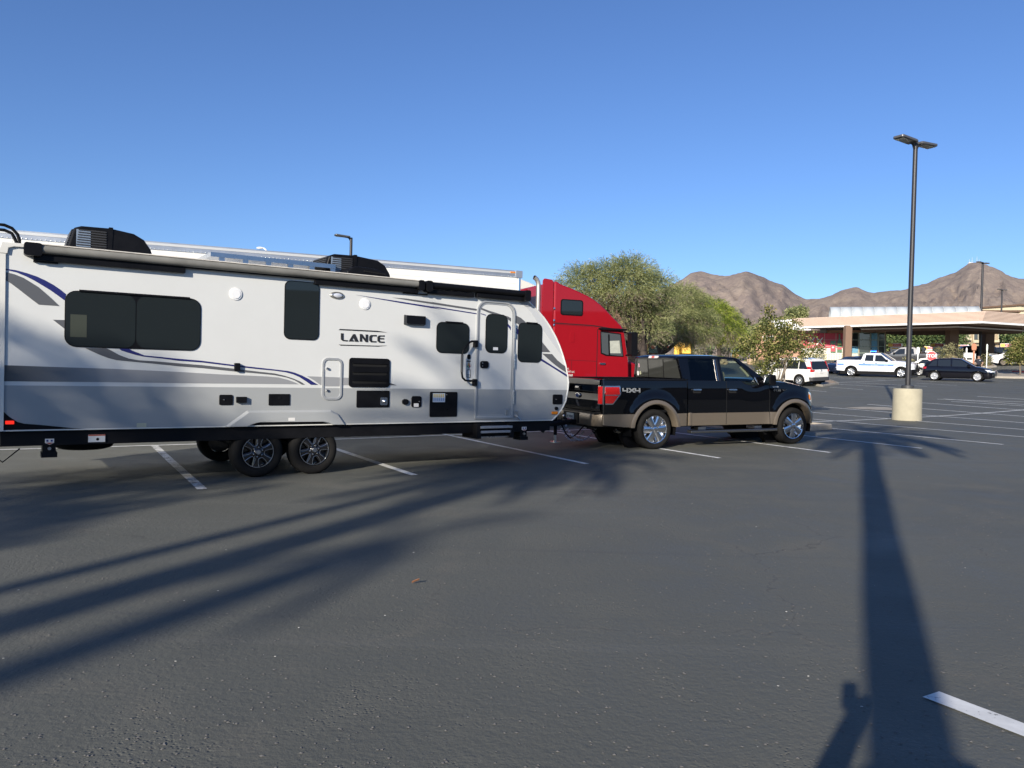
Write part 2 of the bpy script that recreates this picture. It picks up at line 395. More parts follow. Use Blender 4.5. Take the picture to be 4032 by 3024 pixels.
for i in range(8):
    s0 = a+d*((b-a).length*i/8); s1 = a+d*((b-a).length*(i+1)/8-.01)
    g.v += [s0+q*.1+Vector((0, 0, .0)), s1+q*.1, s1-q*.08, s0-q*.08]+[v+Vector((0, 0, .24)) for v in (s0+q*.1, s1+q*.1, s1-q*.08, s0-q*.08)]
    o = len(g.v)-8; g.f += [tuple(o+i_ for i_ in f_) for f_ in ((0, 1, 2, 3), (4, 7, 6, 5), (0, 4, 5, 1), (1, 5, 6, 2), (2, 6, 7, 3), (3, 7, 4, 0))]
tag(g.obj('red_kerb', KERBRED, bevel=.015), kind='structure')
# planted strip in front of the filling station, and its forecourt
island('planting_strip', [gp(3300, 1432).to_2d(), gp(3500, 1441).to_2d(), gp(3700, 1447).to_2d(), gp(3890, 1449).to_2d(), gp(3924, 1446).to_2d(), gp(3905, 1436).to_2d(), gp(3700, 1430).to_2d(), gp(3300, 1420).to_2d()], .15)
island('planting_strip', [gp(2560, 1424).to_2d(), gp(2900, 1429).to_2d(), gp(3060, 1432).to_2d(), gp(3060, 1420).to_2d(), gp(2560, 1410).to_2d()], .15)

# gravel crumbs and paint flecks lying about on the near asphalt
def scatter(name, m, cnt, s0, s1, seed, ymin=3.2, ymax=16):
    rnd = random.Random(seed); g = MB()
    for _ in range(cnt):
        y = ymin+(ymax-ymin)*rnd.random()**1.5; x = rnd.uniform(-.68, .68)*y; r = rnd.uniform(s0, s1); a = rnd.uniform(0, 6.28); o = len(g.v)
        z = Fs(x, y)
        for i in range(4):
            q = a+i*math.pi/2; g.v.append(Vector((x+math.cos(q)*r*rnd.uniform(.6, 1.6), y+math.sin(q)*r*rnd.uniform(.6, 1.4), z+.002)))
        g.v.append(Vector((x, y, z+r*.7)))
        g.f += [(o, o+1, o+4), (o+1, o+2, o+4), (o+2, o+3, o+4), (o+3, o, o+4)]
    return tag(g.obj(name, m, fixn=False), name.replace('_', ' ')+' strewn over the near asphalt', 'gravel', kind='stuff')
scatter('pale_gravel', mat('pale stone', (.5, .48, .44), .8), 110, .002, .008, 3)
scatter('dark_gravel', mat('dark stone', (.12, .115, .11), .8), 2600, .003, .009, 4, 3, 10)
# one dead leaf
lf = MB(); lp = gp(1637, 2302)
lf.grid([[(lp.x-.03+i*.014, lp.y+(j-1)*.013*math.sin(math.pi*(i+.4)/4.8), lp.z+.008+.012*(j-1)**2+.006*i) for j in range(3)] for i in range(5)])
tag(lf.obj('fallen_leaf', mat('dry leaf', (.2, .085, .04), .8), smooth=60, fixn=False), 'small dry brown leaf lying alone on the near asphalt', 'leaf')

# ------------------------------------------------------------------ mountains
SKY = [(1500, 1330), (1900, 1300), (2300, 1225), (2500, 1180), (2626, 1131), (2684, 1100), (2723, 1072), (2765, 1067), (2807, 1079), (2859, 1086), (2885, 1081), (2912, 1074), (2940, 1068), (2988, 1084), (3040, 1107), (3086, 1121), (3124, 1152), (3150, 1167), (3176, 1178), (3228, 1175), (3273, 1162), (3319, 1139), (3377, 1129), (3409, 1146), (3435, 1153), (3500, 1144), (3565, 1141), (3590, 1129), (3649, 1116), (3700, 1091), (3765, 1071), (3798, 1048), (3817, 1035), (3856, 1033), (3901, 1048), (3940, 1063), (3960, 1078), (4005, 1096), (4032, 1097), (4120, 1085), (4250, 1110), (4500, 1170), (4900, 1260)]
def mountain():
    g = MB(); nx, ny = 330, 64; rows = []
    for j in range(ny):
        t = j/(ny-1)
        row = []
        for i in range(nx):
            px = 1500+3400*i/(nx-1)
            py = lerp(SKY, px); r0 = ray(px, py); r0 = r0/math.hypot(r0.x, r0.y)
            ridge = 3700+500*mnoise.noise(Vector((px*.004, 3, 0)))
            dist = 1900+(ridge-1900)*min(1, t/.8)+(900*max(0, t-.8)/.2)
            e = r0.z
            top = e*ridge
            s = min(1, t/.8)
            q = Vector((px*.011, s*5, 1.7))
            rd = 1-abs(mnoise.noise(q))*2; rd2 = 1-abs(mnoise.noise(q*2.3))*2; rd3 = mnoise.noise(q*6.5)
            prof = s**1.15
            zz = top*prof
            zz += top*(.085*rd+.05*rd2+.035*rd3+.025*mnoise.noise(q*14))*math.sin(math.pi*min(1, s))**.8*.75
            if t > .8: zz = top*(1-1.2*(t-.8))
            zz = max(zz, -20)
            # nothing in front may rise above the skyline
            zz = min(zz, (e*dist)*(.985 if s < .97 else 1)+1.6) if s < 1 else zz
            if s > .9: zz += top*.006*rd3
            row.append((r0.x*dist, r0.y*dist, zz+1.6))
        rows.append(row)
    g.grid(rows)
    m, n, b, tc = nodes('mountain rock'); O = tc.outputs['Object']
    x = N(n, 'TexNoise', i_Scale=.006, i_Detail=10, i_Roughness=.65, i_Distortion=.5); n.links.new(O, x.inputs['Vector'])
    y = N(n, 'TexNoise', i_Scale=.035, i_Detail=10, i_Roughness=.85); n.links.new(O, y.inputs['Vector'])
    c = mixc(n, mapr(n, x.outputs['Fac'], .36, .62, 0, 1), (.235, .19, .168), (.325, .262, .212))
    c = mixc(n, mapr(n, y.outputs['Fac'], .52, .64, 0, .7), c, (.42, .34, .265))
    c = mixc(n, mapr(n, y.outputs['Fac'], .49, .37, 0, .7), c, (.165, .143, .135))
    n.links.new(c, b.inputs['Base Color']); b.inputs['Roughness'].default_value = 1; b.inputs['Specular IOR Level'].default_value = .05
    bp = N(n, 'Bump', i_Strength=.35, i_Distance=10); n.links.new(y.outputs['Fac'], bp.inputs['Height']); n.links.new(bp.outputs[0], b.inputs['Normal'])
    o = g.obj('mountains', m, smooth=70, fixn=False); tag(o, kind='structure')
mountain()
P = at(3838, 1036, 3700); MASTM = mat('pale mast', (.5, .5, .5), .6)
ms = thing('antenna_station', 'thin radio masts and low hut on the right hand mountain top', 'antenna', P)
for dx, h in ((-26, 18), (-13, 26), (10, 32), (22, 20)):
    MB().tube([(dx, 0, -8), (dx, 0, h)], [1.2, .5], 5).obj('mast', MASTM, ms)
MB().box(-30, 6, -4, 4, -6, 2).obj('hut', WHITE, ms)
# ================================================================== TRAVEL TRAILER
DEC={
'swoosh_blue_rear':[(-3.017,2.681),(-2.912,2.672),(-2.805,2.648),(-2.706,2.618),(-2.613,2.577),(-2.528,2.53),(-2.46,2.482),(-2.392,2.427),(-2.402,2.345),(-2.476,2.401),(-2.561,2.464),(-2.646,2.516),(-2.73,2.567),(-2.813,2.608),(-2.911,2.648),(-3.016,2.667)],
'swoosh_grey_rear':[(-3.012,2.64),(-2.927,2.622),(-2.837,2.587),(-2.755,2.536),(-2.688,2.493),(-2.612,2.425),(-2.535,2.352),(-2.459,2.274),(-2.677,2.277),(-2.752,2.337),(-2.827,2.399),(-2.901,2.461),(-2.967,2.513),(-3.015,2.544)],
'wedge':[(-2.526,2.101),(-2.377,2.105),(-2.376,1.976)],
'blue_low':[(-1.689,1.783),(-1.642,1.754),(-1.566,1.725),(-1.498,1.696),(-1.295,1.681),(-1.085,1.664),(-.779,1.645),(-.365,1.6),(-.023,1.569),(.204,1.549),(.402,1.53),(.497,1.509),(.604,1.47),(.714,1.418),(.787,1.372),(.855,1.335),(.746,1.334),(.666,1.388),(.569,1.446),(.473,1.485),(.367,1.512),(.205,1.532),(-.022,1.548),(-.365,1.581),(-.778,1.623),(-1.084,1.638),(-1.295,1.662),(-1.508,1.68),(-1.594,1.698),(-1.679,1.722),(-1.763,1.75),(-1.801,1.779)],
'grey_low':[(-1.938,1.774),(-1.883,1.746),(-1.79,1.692),(-1.678,1.649),(-1.564,1.631),(-1.294,1.618),(-1.084,1.604),(-.778,1.586),(-.364,1.548),(-.022,1.513),(.206,1.492),(.357,1.46),(.487,1.421),(.594,1.376),(.655,1.336),(.607,1.336),(.499,1.398),(.38,1.437),(.206,1.469),(-.021,1.487),(-.363,1.511),(-.777,1.547),(-1.083,1.564),(-1.293,1.584),(-1.564,1.605),(-1.817,1.624),(-1.909,1.647),(-2.019,1.69),(-2.118,1.737),(-2.172,1.766)],
'band':[(-3.029,1.531),(-2.482,1.521),(-1.861,1.512),(-1.082,1.489),(-.566,1.466),(-.243,1.457),(.092,1.447),(.264,1.435),(.405,1.402),(.499,1.369),(.565,1.34),(-.019,1.341),(-1.08,1.338),(-1.859,1.341),(-3.034,1.338)],
'band2':[(.683,1.459),(1.401,1.444),(1.403,1.334),(.886,1.335),(.799,1.396)],
'wedge2':[(1.975,1.39),(2.134,1.339),(1.976,1.34)],
'blue_up':[(1.418,2.706),(2.178,2.655),(2.898,2.602),(2.721,2.623),(3.573,2.56),(3.78,2.547),(3.959,2.534),(4.174,2.482),(4.276,2.428),(4.353,2.377),(4.448,2.319),(4.451,2.228),(4.347,2.283),(4.269,2.372),(4.175,2.446),(3.959,2.506),(3.781,2.53),(3.573,2.544),(2.721,2.605),(2.899,2.579),(2.178,2.633),(1.635,2.683)],
'grey_up':[(2.018,2.708),(2.246,2.712),(2.748,2.683),(2.719,2.689),(3.167,2.658),(3.563,2.633),(3.957,2.605),(4.272,2.573),(4.39,2.564),(4.476,2.533),(4.58,2.466),(4.462,2.403),(4.351,2.453),(4.274,2.507),(4.173,2.54),(3.795,2.585),(3.564,2.603),(3.168,2.627),(2.72,2.657),(2.388,2.678)],
'blue_front':[(4.895,1.864),(5.185,1.722),(5.519,1.569),(5.532,1.522),(5.149,1.706),(4.896,1.817)],
'wedge3':[(4.912,2.164),(5.132,1.962),(4.918,1.96)],
'grey_front':[(4.954,1.93),(5.169,1.93),(5.29,1.826),(5.402,1.756),(5.474,1.721),(5.503,1.605),(5.368,1.668),(5.22,1.751),(5.073,1.848)],
'cap_dark':[(4.417,2.805),(4.577,2.851),(4.701,2.769),(4.633,2.733),(4.555,2.745)],
'cap_light':[(4.564,2.738),(4.633,2.73),(4.706,2.762),(4.799,2.704),(4.98,2.552),(5.128,2.389),(5.241,2.236),(5.337,2.088),(5.401,1.913),(5.341,1.95),(5.228,2.069),(5.079,2.221),(4.932,2.371),(4.805,2.507),(4.678,2.654)],
'tail_black':[(-3.035,.995),(-3.006,.961),(-2.965,.917),(-2.916,.878),(-2.875,.848),(-2.809,.827),(-2.643,.809),(-2.473,.786),(-2.299,.763),(-2.158,.746),(-3.035,.747)],
'L':[(1.191,2.113),(1.232,2.113),(1.234,2.022),(1.243,2.014),(1.305,2.013),(1.296,1.995),(1.222,1.998),(1.193,2.021)],
'A':[(1.318,1.996),(1.384,2.108),(1.419,2.11),(1.477,1.996),(1.421,1.996),(1.394,2.06),(1.375,2.016),(1.404,2.015),(1.402,1.999)],
'N':[(1.494,2.116),(1.532,2.115),(1.59,2.044),(1.588,2.114),(1.628,2.113),(1.63,1.996),(1.591,1.997),(1.53,2.066),(1.532,2.001),(1.496,2.001)],
'C':[(1.77,2.114),(1.768,2.091),(1.708,2.092),(1.691,2.073),(1.692,2.03),(1.706,2.018),(1.772,2.017),(1.763,1.998),(1.677,1.998),(1.65,2.024),(1.648,2.083),(1.672,2.109)],
'E':[(1.905,2.114),(1.903,2.095),(1.828,2.092),(1.822,2.069),(1.896,2.07),(1.894,2.051),(1.823,2.05),(1.83,2.017),(1.907,2.017),(1.898,1.997),(1.817,1.998),(1.786,2.021),(1.784,2.083),(1.808,2.109)],
'bar1':[(1.155,2.16),(1.18,2.177),(1.779,2.179),(1.942,2.162),(1.78,2.161)],
'bar2':[(1.157,1.95),(1.185,1.942),(1.785,1.949),(1.947,1.957),(1.792,1.937),(1.186,1.929)],
}
RVW = mat('white gelcoat', (.635, .64, .615), .24, coat=.25, var=.03, vscale=.9, bump=.06, bscale=1.3)
RVG = mat('silver grey gelcoat', (.34, .35, .345), .24, coat=.25, var=.035, vscale=.9, bump=.06, bscale=1.3)
RVB = mat('mid grey vinyl', (.30, .305, .31), .25, coat=.2)
def fade_vinyl():                                   # printed fade from charcoal at the tail to mid grey
    m, n, b, tc = nodes('fading grey vinyl'); sx = N(n, 'SeparateXYZ'); n.links.new(tc.outputs['Object'], sx.inputs[0])
    n.links.new(mixc(n, mapr(n, sx.outputs[0], -3.0, -1.9, 0, 1), (.075, .078, .082), (.28, .285, .29)), b.inputs['Base Color']); b.inputs['Roughness'].default_value = .25; return m
RVF = fade_vinyl()
RVD = mat('dark grey vinyl', (.105, .108, .115), .25, coat=.2)
RVN = mat('navy vinyl', (.022, .025, .13), .25, coat=.2)
RVL = mat('light grey vinyl', (.55, .56, .56), .25, coat=.2)
AWN = mat('awning vinyl', (.19, .185, .165), .7, var=.2, vscale=3)
def rim_mesh(name, Rr, style):
    """wheel disc facing -y, barrel behind it; returns (rim mesh, trim mesh or None)"""
    r = MB(); t = MB()
    r.lathe([(Rr*.96, .10), (Rr*.93, .02), (Rr*.96, -.008), (Rr*1.0, -.012), (Rr*1.0, .0), (Rr*.99, .1)], 'y', n=40)
    r.lathe([(.0001, .085), (Rr*.95, .085)], 'y', n=28)
    n = {'rv': 6, 'truck': 6, 'five': 5, 'ten': 10, 'steel': 8}[style]
    def spoke(a, w0, w1, y0, y1, r0, r1, th=.03):
        ca, sa = math.cos(a), math.sin(a); M_ = Matrix(((ca, 0, -sa), (0, 1, 0), (sa, 0, ca)))
        o = len(r.v)
        for q, w, y in ((r0, w0, y0), ((r0+r1)/2, (w0+w1)/2*.92, (y0+y1)/2-.004), (r1, w1, y1)):
            for dy, k in ((0, .62), (.012, 1), (th, 1.05)):
                for sgn in (-1, 1): r.v.append(M_ @ Vector((q, y+dy, sgn*w*k)))
        for i in range(2):
            b = o+i*6
            for p_, q_ in ((0, 1), (1, 3), (3, 5), (5, 4), (4, 2), (2, 0)):
                r.f.append((b+p_, b+q_, b+6+q_, b+6+p_))
    for i in range(n):
        a = 2*math.pi*i/n+math.pi/2
        if style == 'rv': spoke(a, Rr*.20, Rr*.24, .0, -.002, Rr*.1, Rr*.96)
        elif style == 'truck': spoke(a, Rr*.20, Rr*.29, -.012, -.004, Rr*.12, Rr*.97, .06)
        elif style == 'five':
            for da in (-.17, .17): spoke(a+da, Rr*.09, Rr*.075, .004, .0, Rr*.12, Rr*.95)
        elif style == 'ten': spoke(a, Rr*.085, Rr*.1, .004, .0, Rr*.12, Rr*.95)
        else: spoke(a, Rr*.2, Rr*.22, .012, .012, Rr*.2, Rr*.9)
    r.lathe([(.0001, -.02), (Rr*.12, -.02), (Rr*.2, -.012), (Rr*.26, .0), (Rr*.28, .03)], 'y', n=20)
    if style == 'rv':
        for i in range(6):
            a = 2*math.pi*(i+.5)/6+math.pi/2; pts = []
            for k in range(9):
                u = -1+k/4; rad = Rr*(.93-.52*(1-abs(u)**2.6)); wd_ = .255*Rr*(1 if abs(u) > .8 else abs(u)**.6)*(1 if u > 0 else -1)*(.75+.5*(rad/Rr))
                pts.append((math.cos(a)*rad-math.sin(a)*wd_, -.004, math.sin(a)*rad+math.cos(a)*wd_))
            t.tube(pts, .0042, 6)
        t.lathe([(Rr*.94, -.006), (Rr*.955, -.014), (Rr*.985, -.014), (Rr*1.0, -.004)], 'y', n=40)
        t.lathe([(.0001, -.034), (Rr*.13, -.034), (Rr*.16, -.022), (Rr*.16, -.0)], 'y', n=20)
        for i in range(6):
            a = 2*math.pi*(i+.5)/6; t.ball((math.cos(a)*Rr*.3, -.01, math.sin(a)*Rr*.3), .011, 6, 4)
    elif style == 'truck':
        for i in range(6):
            a = 2*math.pi*(i+.5)/6+math.pi/2; t.ball((math.cos(a)*Rr*.33, -.005, math.sin(a)*Rr*.33), .014, 6, 4)
    return r.mesh(name, 35), (t.mesh(name+'_trim', 50) if t.v else None)
def tyre_mesh(Rt, Rr, w):
    g = MB()
    g.lathe([(Rr, .012), (Rr+.012, -.004), (Rr+(Rt-Rr)*.45, -.02), (Rt-.035, -.012), (Rt-.012, .008), (Rt-.002, .03), (Rt, w/2), (Rt-.002, w-.03), (Rt-.012, w-.008), (Rt-.05, w+.006), (Rr, w)], 'y', n=48)
    return g.mesh('tyre', 50)
_wh = {}
def wheel(parent, x, y, z, Rt, Rr, w, style, rmat, tmat=None, flip=False, spin=0, name='wheel'):
    k = (Rt, Rr, w, style)
    if k not in _wh: _wh[k] = (tyre_mesh(Rt, Rr, w), *rim_mesh('rim', Rr, style))
    e = part(name, parent, (x, y, z)); e.rotation_euler = (0, spin, math.pi if flip else 0)
    ms = []
    for me, nm, m in ((_wh[k][0], 'tyre', RUBBER), (_wh[k][1], 'rim', rmat), (_wh[k][2], 'rim_trim', tmat or rmat)):
        if me is None: continue
        kk = (k, nm, m.name)
        if kk not in _wh:
            mm = me.copy(); mm.materials.clear(); mm.materials.append(m); _wh[kk] = mm
        link(nm, _wh[kk], e)
    return e

rv = thing('travel_trailer', 'long white travel trailer with grey lower half and navy swooshes, hitched to black pickup', 'trailer', (-3.573, 10.883, 0), R(34.2))
FRONT = [(4.30, 2.985), (4.46, 2.93), (4.586, 2.859), (4.71, 2.769), (4.85, 2.668), (4.98, 2.559), (5.12, 2.405), (5.241, 2.243), (5.335, 2.085), (5.416, 1.916), (5.487, 1.735), (5.539, 1.54), (5.561, 1.419), (5.55, 1.302), (5.51, 1.097), (5.46, 1.0), (5.405, .922), (5.31, .825), (5.201, .737)]
prof = [(-3.08, .737), (-3.08, 2.9), (-3.04, 2.975)]+FRONT
MB().prism(prof, 0, 2.42).obj('body_shell', RVW, rv, bevel=.012)
# mouldings round the side wall
g = MB(); pts = [(x, -.004, z) for x, z in FRONT]
g.tube(pts, .014, 6); g.obj('front_edge_moulding', RVW, rv, smooth=60)
MB().prism(rrect(-3.095, -3.018, .74, 2.88, .01), -.022, .02).obj('corner_moulding', mat('ivory trim', (.66, .65, .6), .4, var=.06), rv, bevel=.008)
MB().prism([(-3.10, 2.86), (-3.0, 2.86), (-2.99, 2.93), (-2.93, 2.95), (-2.4, 2.962), (-2.4, 2.995), (-3.06, 2.995)], -.03, .03).obj('corner_cap', mat('ivory trim'), rv, bevel=.006)
MB().box(-3.02, 4.6, -.02, .05, 2.965, 2.992).obj('gutter_rail', mat('ivory trim'), rv, bevel=.005)
MB().box(-3.02, 5.2, -.006, .02, .737, .752).obj('lower_rail', mat('ivory trim'), rv)
# vinyl graphics
low = [(-3.018, .752), (-3.018, 1.288)]+[(x-.012, z) for x, z in FRONT if z < 1.29]
low = [(-3.018, .753), (-3.018, 1.289), (5.535, 1.289)]+[(x-.014, z) for x, z in FRONT if z < 1.28 and z > .76]+[(5.21, .753)]
MB().prism(low, -.0025, .01).obj('lower_panel', RVG, rv)
for nm, m, lv in (('swoosh_blue_rear', RVN, .004), ('swoosh_grey_rear', RVD, .004), ('wedge', RVD, .004), ('band', RVF, .003), ('band2', RVB, .003), ('wedge2', RVD, .004), ('blue_low', RVN, .005), ('grey_low', RVD, .005), ('blue_up', RVN, .004), ('grey_up', RVD, .004), ('blue_front', RVN, .004), ('wedge3', RVD, .004), ('grey_front', RVD, .004), ('cap_dark', RVB, .004), ('cap_light', RVL, .003), ('tail_black', BLACKP, .006)):
    MB().prism([(x, max(z, .754)) for x, z in DEC[nm]], -lv, .006).obj('tail_trim' if nm == 'tail_black' else 'graphic_stripe', m, rv)
LETM = mat('badge metal', (.06, .062, .065), .25, .6)
for ch in 'LANCE': MB().prism(DEC[ch], -.007, .004).obj('letter_'+ch, LETM, rv)
for nm in ('bar1', 'bar2'): MB().prism(DEC[nm], -.006, .004).obj('badge_bar', LETM, rv)
# windows
def rvwin(s0, s1, z0, z1, r, visor=None, mull=None, skew=0):
    def sk(p): return [(x, z) for x, z in p]
    fr = MB().prism(sk(rrect(s0, s1, z0, z1, r)), -.012, .01).obj('window', BLACKP, rv, bevel=.004)
    if mull:
        MB().prism(rrect(s0+.012, mull-.006, z0+.012, z1-.012, r*.9), -.016, 0).obj('pane', TINT, fr)
        MB().prism(rrect(mull+.006, s1-.012, z0+.012, z1-.012, r*.9), -.0155, 0).obj('pane', TINT, fr)
    else: MB().prism(rrect(s0+.012, s1-.012, z0+.012, z1-.012, r*.9), -.016, 0).obj('pane', TINT, fr)
    if visor: MB().box(visor[0], visor[1], -.034, -.010, z1-.012, z1+.014).obj('window_visor', BLACKP, fr, bevel=.005)
    return fr
w = rvwin(-2.402, -.803, 1.775, 2.478, .13, (-2.25, -.95), -1.6)
PAPER = mat('sheet behind tinted glass', (.055, .062, .05), .12, coat=.4)
MB().box(-2.34, -2.16, -.0175, -.0165, 1.9, 2.18).obj('paper_sheet', PAPER, w)
rvwin(.33, .85, 1.988, 2.836, .09)
rvwin(2.815, 3.432, 1.873, 2.38, .1, (2.97, 3.30))
rvwin(4.42, 4.935, 1.766, 2.457, .1, (4.58, 4.82))
# entry door
do = MB()
def archrect(x0, x1, z0, z1, r, rb=.015):
    p = rrect(x0, x1, z0, z1, r); q = rrect(x0, x1, z0, z1, rb); return p[:12]+q[12:]
ring_o = archrect(3.567, 4.346, .79, 2.79, .2); ring_i = archrect(3.602, 4.311, .825, 2.755, .17)
def ring(mb, po, pi, a, b):
    n = len(po); o = len(mb.v)
    for P_, y in ((po, b), (po, a), (pi, a), (pi, b)): mb.v += [Vector((q[0], y, q[1])) for q in P_]
    for k in range(3):
        for i in range(n):
            j = (i+1) % n; mb.f.append((o+k*n+i, o+k*n+j, o+(k+1)*n+j, o+(k+1)*n+i))
    return mb
frame_m = mat('door frame aluminium', (.40, .41, .41), .35, .3)
door = MB().prism(archrect(3.602, 4.311, .825, 2.755, .16), -.007, .01).obj('entry_door', RVW, rv)
ring(MB(), ring_o, ring_i, -.026, .004).obj('door_frame', frame_m, door, bevel=.006)
ring(MB(), archrect(3.612, 4.301, .835, 2.745, .16), archrect(3.628, 4.285, .852, 2.728, .15), -.014, -.004).obj('door_trim', frame_m, door)
MB().prism([(3.632, .856), (4.281, .856), (4.281, 1.289), (3.632, 1.289)], -.0095, 0).obj('door_lower_panel', RVG, door)
for nm, m, lv in (('blue_up', RVN, .0095), ('grey_up', RVD, .0095)):
    pass
MB().prism(rrect(3.748, 4.191, 1.905, 2.568, .11), -.018, 0).obj('door_window', BLACKP, door, bevel=.004)
MB().prism(rrect(3.762, 4.177, 1.919, 2.554, .1), -.0215, 0).obj('pane', TINT, door)
MB().box(3.90, 4.0, -.0228, -.0216, 1.955, 2.005).obj('paper_sticker', mat('white paper', (.7, .7, .7), .6), door)
MB().prism(rrect(3.655, 3.815, 1.645, 1.766, .04), -.03, 0).obj('door_latch', BLACKP, door, bevel=.01)
for z in (1.73, 1.68): MB().lathe([(.0001, -.036), (.012, -.036), (.012, -.02)], 'y', (3.69, 0, z), 12).obj('lock', CHROME, door)
for z0, z1 in ((2.18, 2.42), (1.66, 1.92), (1.04, 1.28)): MB().tube([(4.345, -.03, z0), (4.345, -.03, z1)], .011, 8).obj('hinge', ALU, door)
# door stripe pieces carried across the door
MB().prism([(3.645, 2.66), (3.8, 2.62), (4.19, 2.545), (4.26, 2.52), (4.26, 2.46), (4.192, 2.495), (3.8, 2.585), (3.645, 2.63)], -.0100, 0).obj('graphic_stripe', RVD, door)
MB().prism([(3.645, 2.565), (3.75, 2.545), (3.75, 2.53), (3.645, 2.552)], -.0100, 0).obj('graphic_stripe', RVN, door)
MB().prism([(4.192, 2.425), (4.26, 2.37), (4.26, 2.31), (4.192, 2.385)], -.0100, 0).obj('graphic_stripe', RVN, door)
# grab handle, light, speakers, hatches
g = MB(); g.tube([(3.555, -.06, 2.085), (3.44, -.09, 2.085), (3.38, -.10, 2.06), (3.27, -.11, 1.94), (3.245, -.11, 1.86), (3.245, -.11, 1.56), (3.26, -.11, 1.48), (3.32, -.10, 1.435), (3.40, -.09, 1.428), (3.545, -.06, 1.428)], .017, 10)
gh = g.obj('grab_handle', BLACKP, rv, smooth=60)
for z in (2.03, 1.385): MB().box(3.51, 3.565, -.085, 0, z-.04, z+.075).obj('handle_bracket', BLACKP, gh, bevel=.008)
MB().tube([(3.245, -.11, 1.85), (3.245, -.11, 1.57)], .0215, 10).obj('foam_grip', mat('grey foam', (.09, .09, .09), .9), gh, smooth=60)
for x, z in ((-.35, 2.583), (1.567, 2.575)):
    sp = MB().lathe([(.0001, -.022), (.062, -.022), (.066, -.012), (.082, -.014), (.087, .0)], 'y', (x, 0, z), 28).obj('speaker', WHITE, rv, smooth=40)
g = MB(); g.lathe([(.0001, -.03), (.06, -.03), (.1, -.018), (.115, 0)], 'y', (0, 0, 0), 28)
o = g.obj('porch_light', mat('satin nickel', (.45, .45, .42), .25, .8), rv, smooth=50, loc=(1.122, 0, 2.673)); o.scale = (1, 1, .5)
g = MB(); g.lathe([(.0001, -.036), (.05, -.034), (.072, -.026)], 'y', (0, 0, 0), 24); q = g.obj('lens', CLEARL, o, smooth=50)
fl = MB(); fl.prism(rrect(2.231, 2.594, 2.296, 2.455, .012), -.075, 0, taper=[(x, z) for x, z in rrect(2.245, 2.58, 2.31, 2.445, .012)]); fl.obj('range_vent', mat('gloss black', (.006, .007, .01), .06), rv, bevel=.006)
def hatch(s0, s1, z0, z1, m=BLACKP, r=.02, d=.015, name='hatch'):
    return MB().prism(rrect(s0, s1, z0, z1, r, 4), -d, 0).obj(name, m, rv, bevel=.005)
def knob(p, x, z, r=.012, y=-.03, m=CHROME): return MB().lathe([(.0001, y), (r*.7, y), (r, y+.008), (r, 0)], 'y', (x, 0, z), 12).obj('lock', m, p, smooth=40)
v = hatch(1.33, 2.0, 1.305, 1.752, r=.05, d=.02, name='fridge_vent')
for z in (1.645, 1.515, 1.385):
    MB().prism(rrect(1.385, 1.945, z-.024, z+.024, .022), -.0215, -.012).obj('vent_slot', mat('deep black', (.002, .002, .002), .9), v)
    MB().prism(rrect(1.38, 1.95, z+.018, z+.036, .008), -.034, -.018).obj('louvre_slat', BLACKP, v, bevel=.004)
h = hatch(1.462, 2.004, .995, 1.255, BLACKP, .015, name='water_heater_door')
e = MB().prism(rrect(1.85, 1.97, 1.03, 1.15, .02), -.022, -.01).obj('exhaust_plate', ALU, h, bevel=.004); MB().ball((1.91, -.03, 1.09), .03, 12, 8).obj('exhaust_cap', CHROME, e, smooth=60)
h = hatch(2.225, 2.33, 1.035, 1.125, BLACKP, .045, .035, 'outlet_cover')
h = hatch(2.391, 2.567, .991, 1.171, BLACKP, .035, name='shower_box'); knob(h, 2.52, 1.085)
MB().box(2.43, 2.515, -.0165, -.0155, 1.0, 1.055).obj('label_plate', mat('white label', (.7, .68, .64), .5), h)
h = hatch(2.72, 3.228, .834, 1.241, BLACKP, .02, name='outside_kitchen_hatch'); knob(h, 3.02, 1.195, .011); knob(h, 3.025, .965, .01, m=BLACKP)
MB().box(2.768, 2.994, -.0172, -.0155, 1.074, 1.218).obj('instruction_sheet', mat('pale blue label', (.5, .55, .62), .5), h)
for k in range(6):
    MB().box(2.78+k*.035, 2.80+k*.035, -.0182, -.017, 1.15, 1.208).obj('print_block', mat('yellow print', (.55, .42, .12), .6), h)
    MB().box(2.78+k*.035, 2.80+k*.035, -.0182, -.017, 1.095, 1.142).obj('print_block', mat('blue print', (.16, .26, .45), .6), h)
h = hatch(-.546, -.366, 1.042, 1.185, BLACKP, .02, name='utility_hatch'); knob(h, -.486, 1.115)
hatch(-.321, -.183, 1.075, 1.157, BLACKP, .006, .05, name='outlet_cover')
h = hatch(.131, .435, 1.034, 1.198, BLACKP, .01, .014, 'utility_hatch'); MB().box(.265, .3, -.02, -.01, 1.12, 1.165).obj('latch_tab', BLACKM, h)
h = hatch(-.355, -.282, 1.516, 1.626, BLACKP, .012, .05, 'awning_bracket')
h = hatch(5.208, 5.425, 1.027, 1.206, BLACKP, .025, name='utility_hatch'); knob(h, 5.27, 1.118)
hatch(5.192, 5.315, .85, .902, AMBER, .01, .025, 'marker_light')
hatch(-3.0, -2.911, .824, .865, mat('lit red marker', (.5, .01, .01), .2, emis=.7, ecol=(1, .03, .015)), .005, .025, 'marker_light')
MB().lathe([(.0001, -.03), (.03, -.03), (.034, 0)], 'y', (5.29, 0, .955), 16).obj('fill_cap', BLACKP, rv)
for x, z in ((4.22, .9), (4.415, .87)): 
    k_ = MB().box(x-.03, x+.03, -.018, 0, z-.05, z+.05).obj('door_holdback', ALU, rv, bevel=.006)
MB().tube([(4.38, -.02, .85), (4.42, -.05, .82), (4.47, -.06, .765)], .012, 6).obj('door_holdback', ALU, rv)
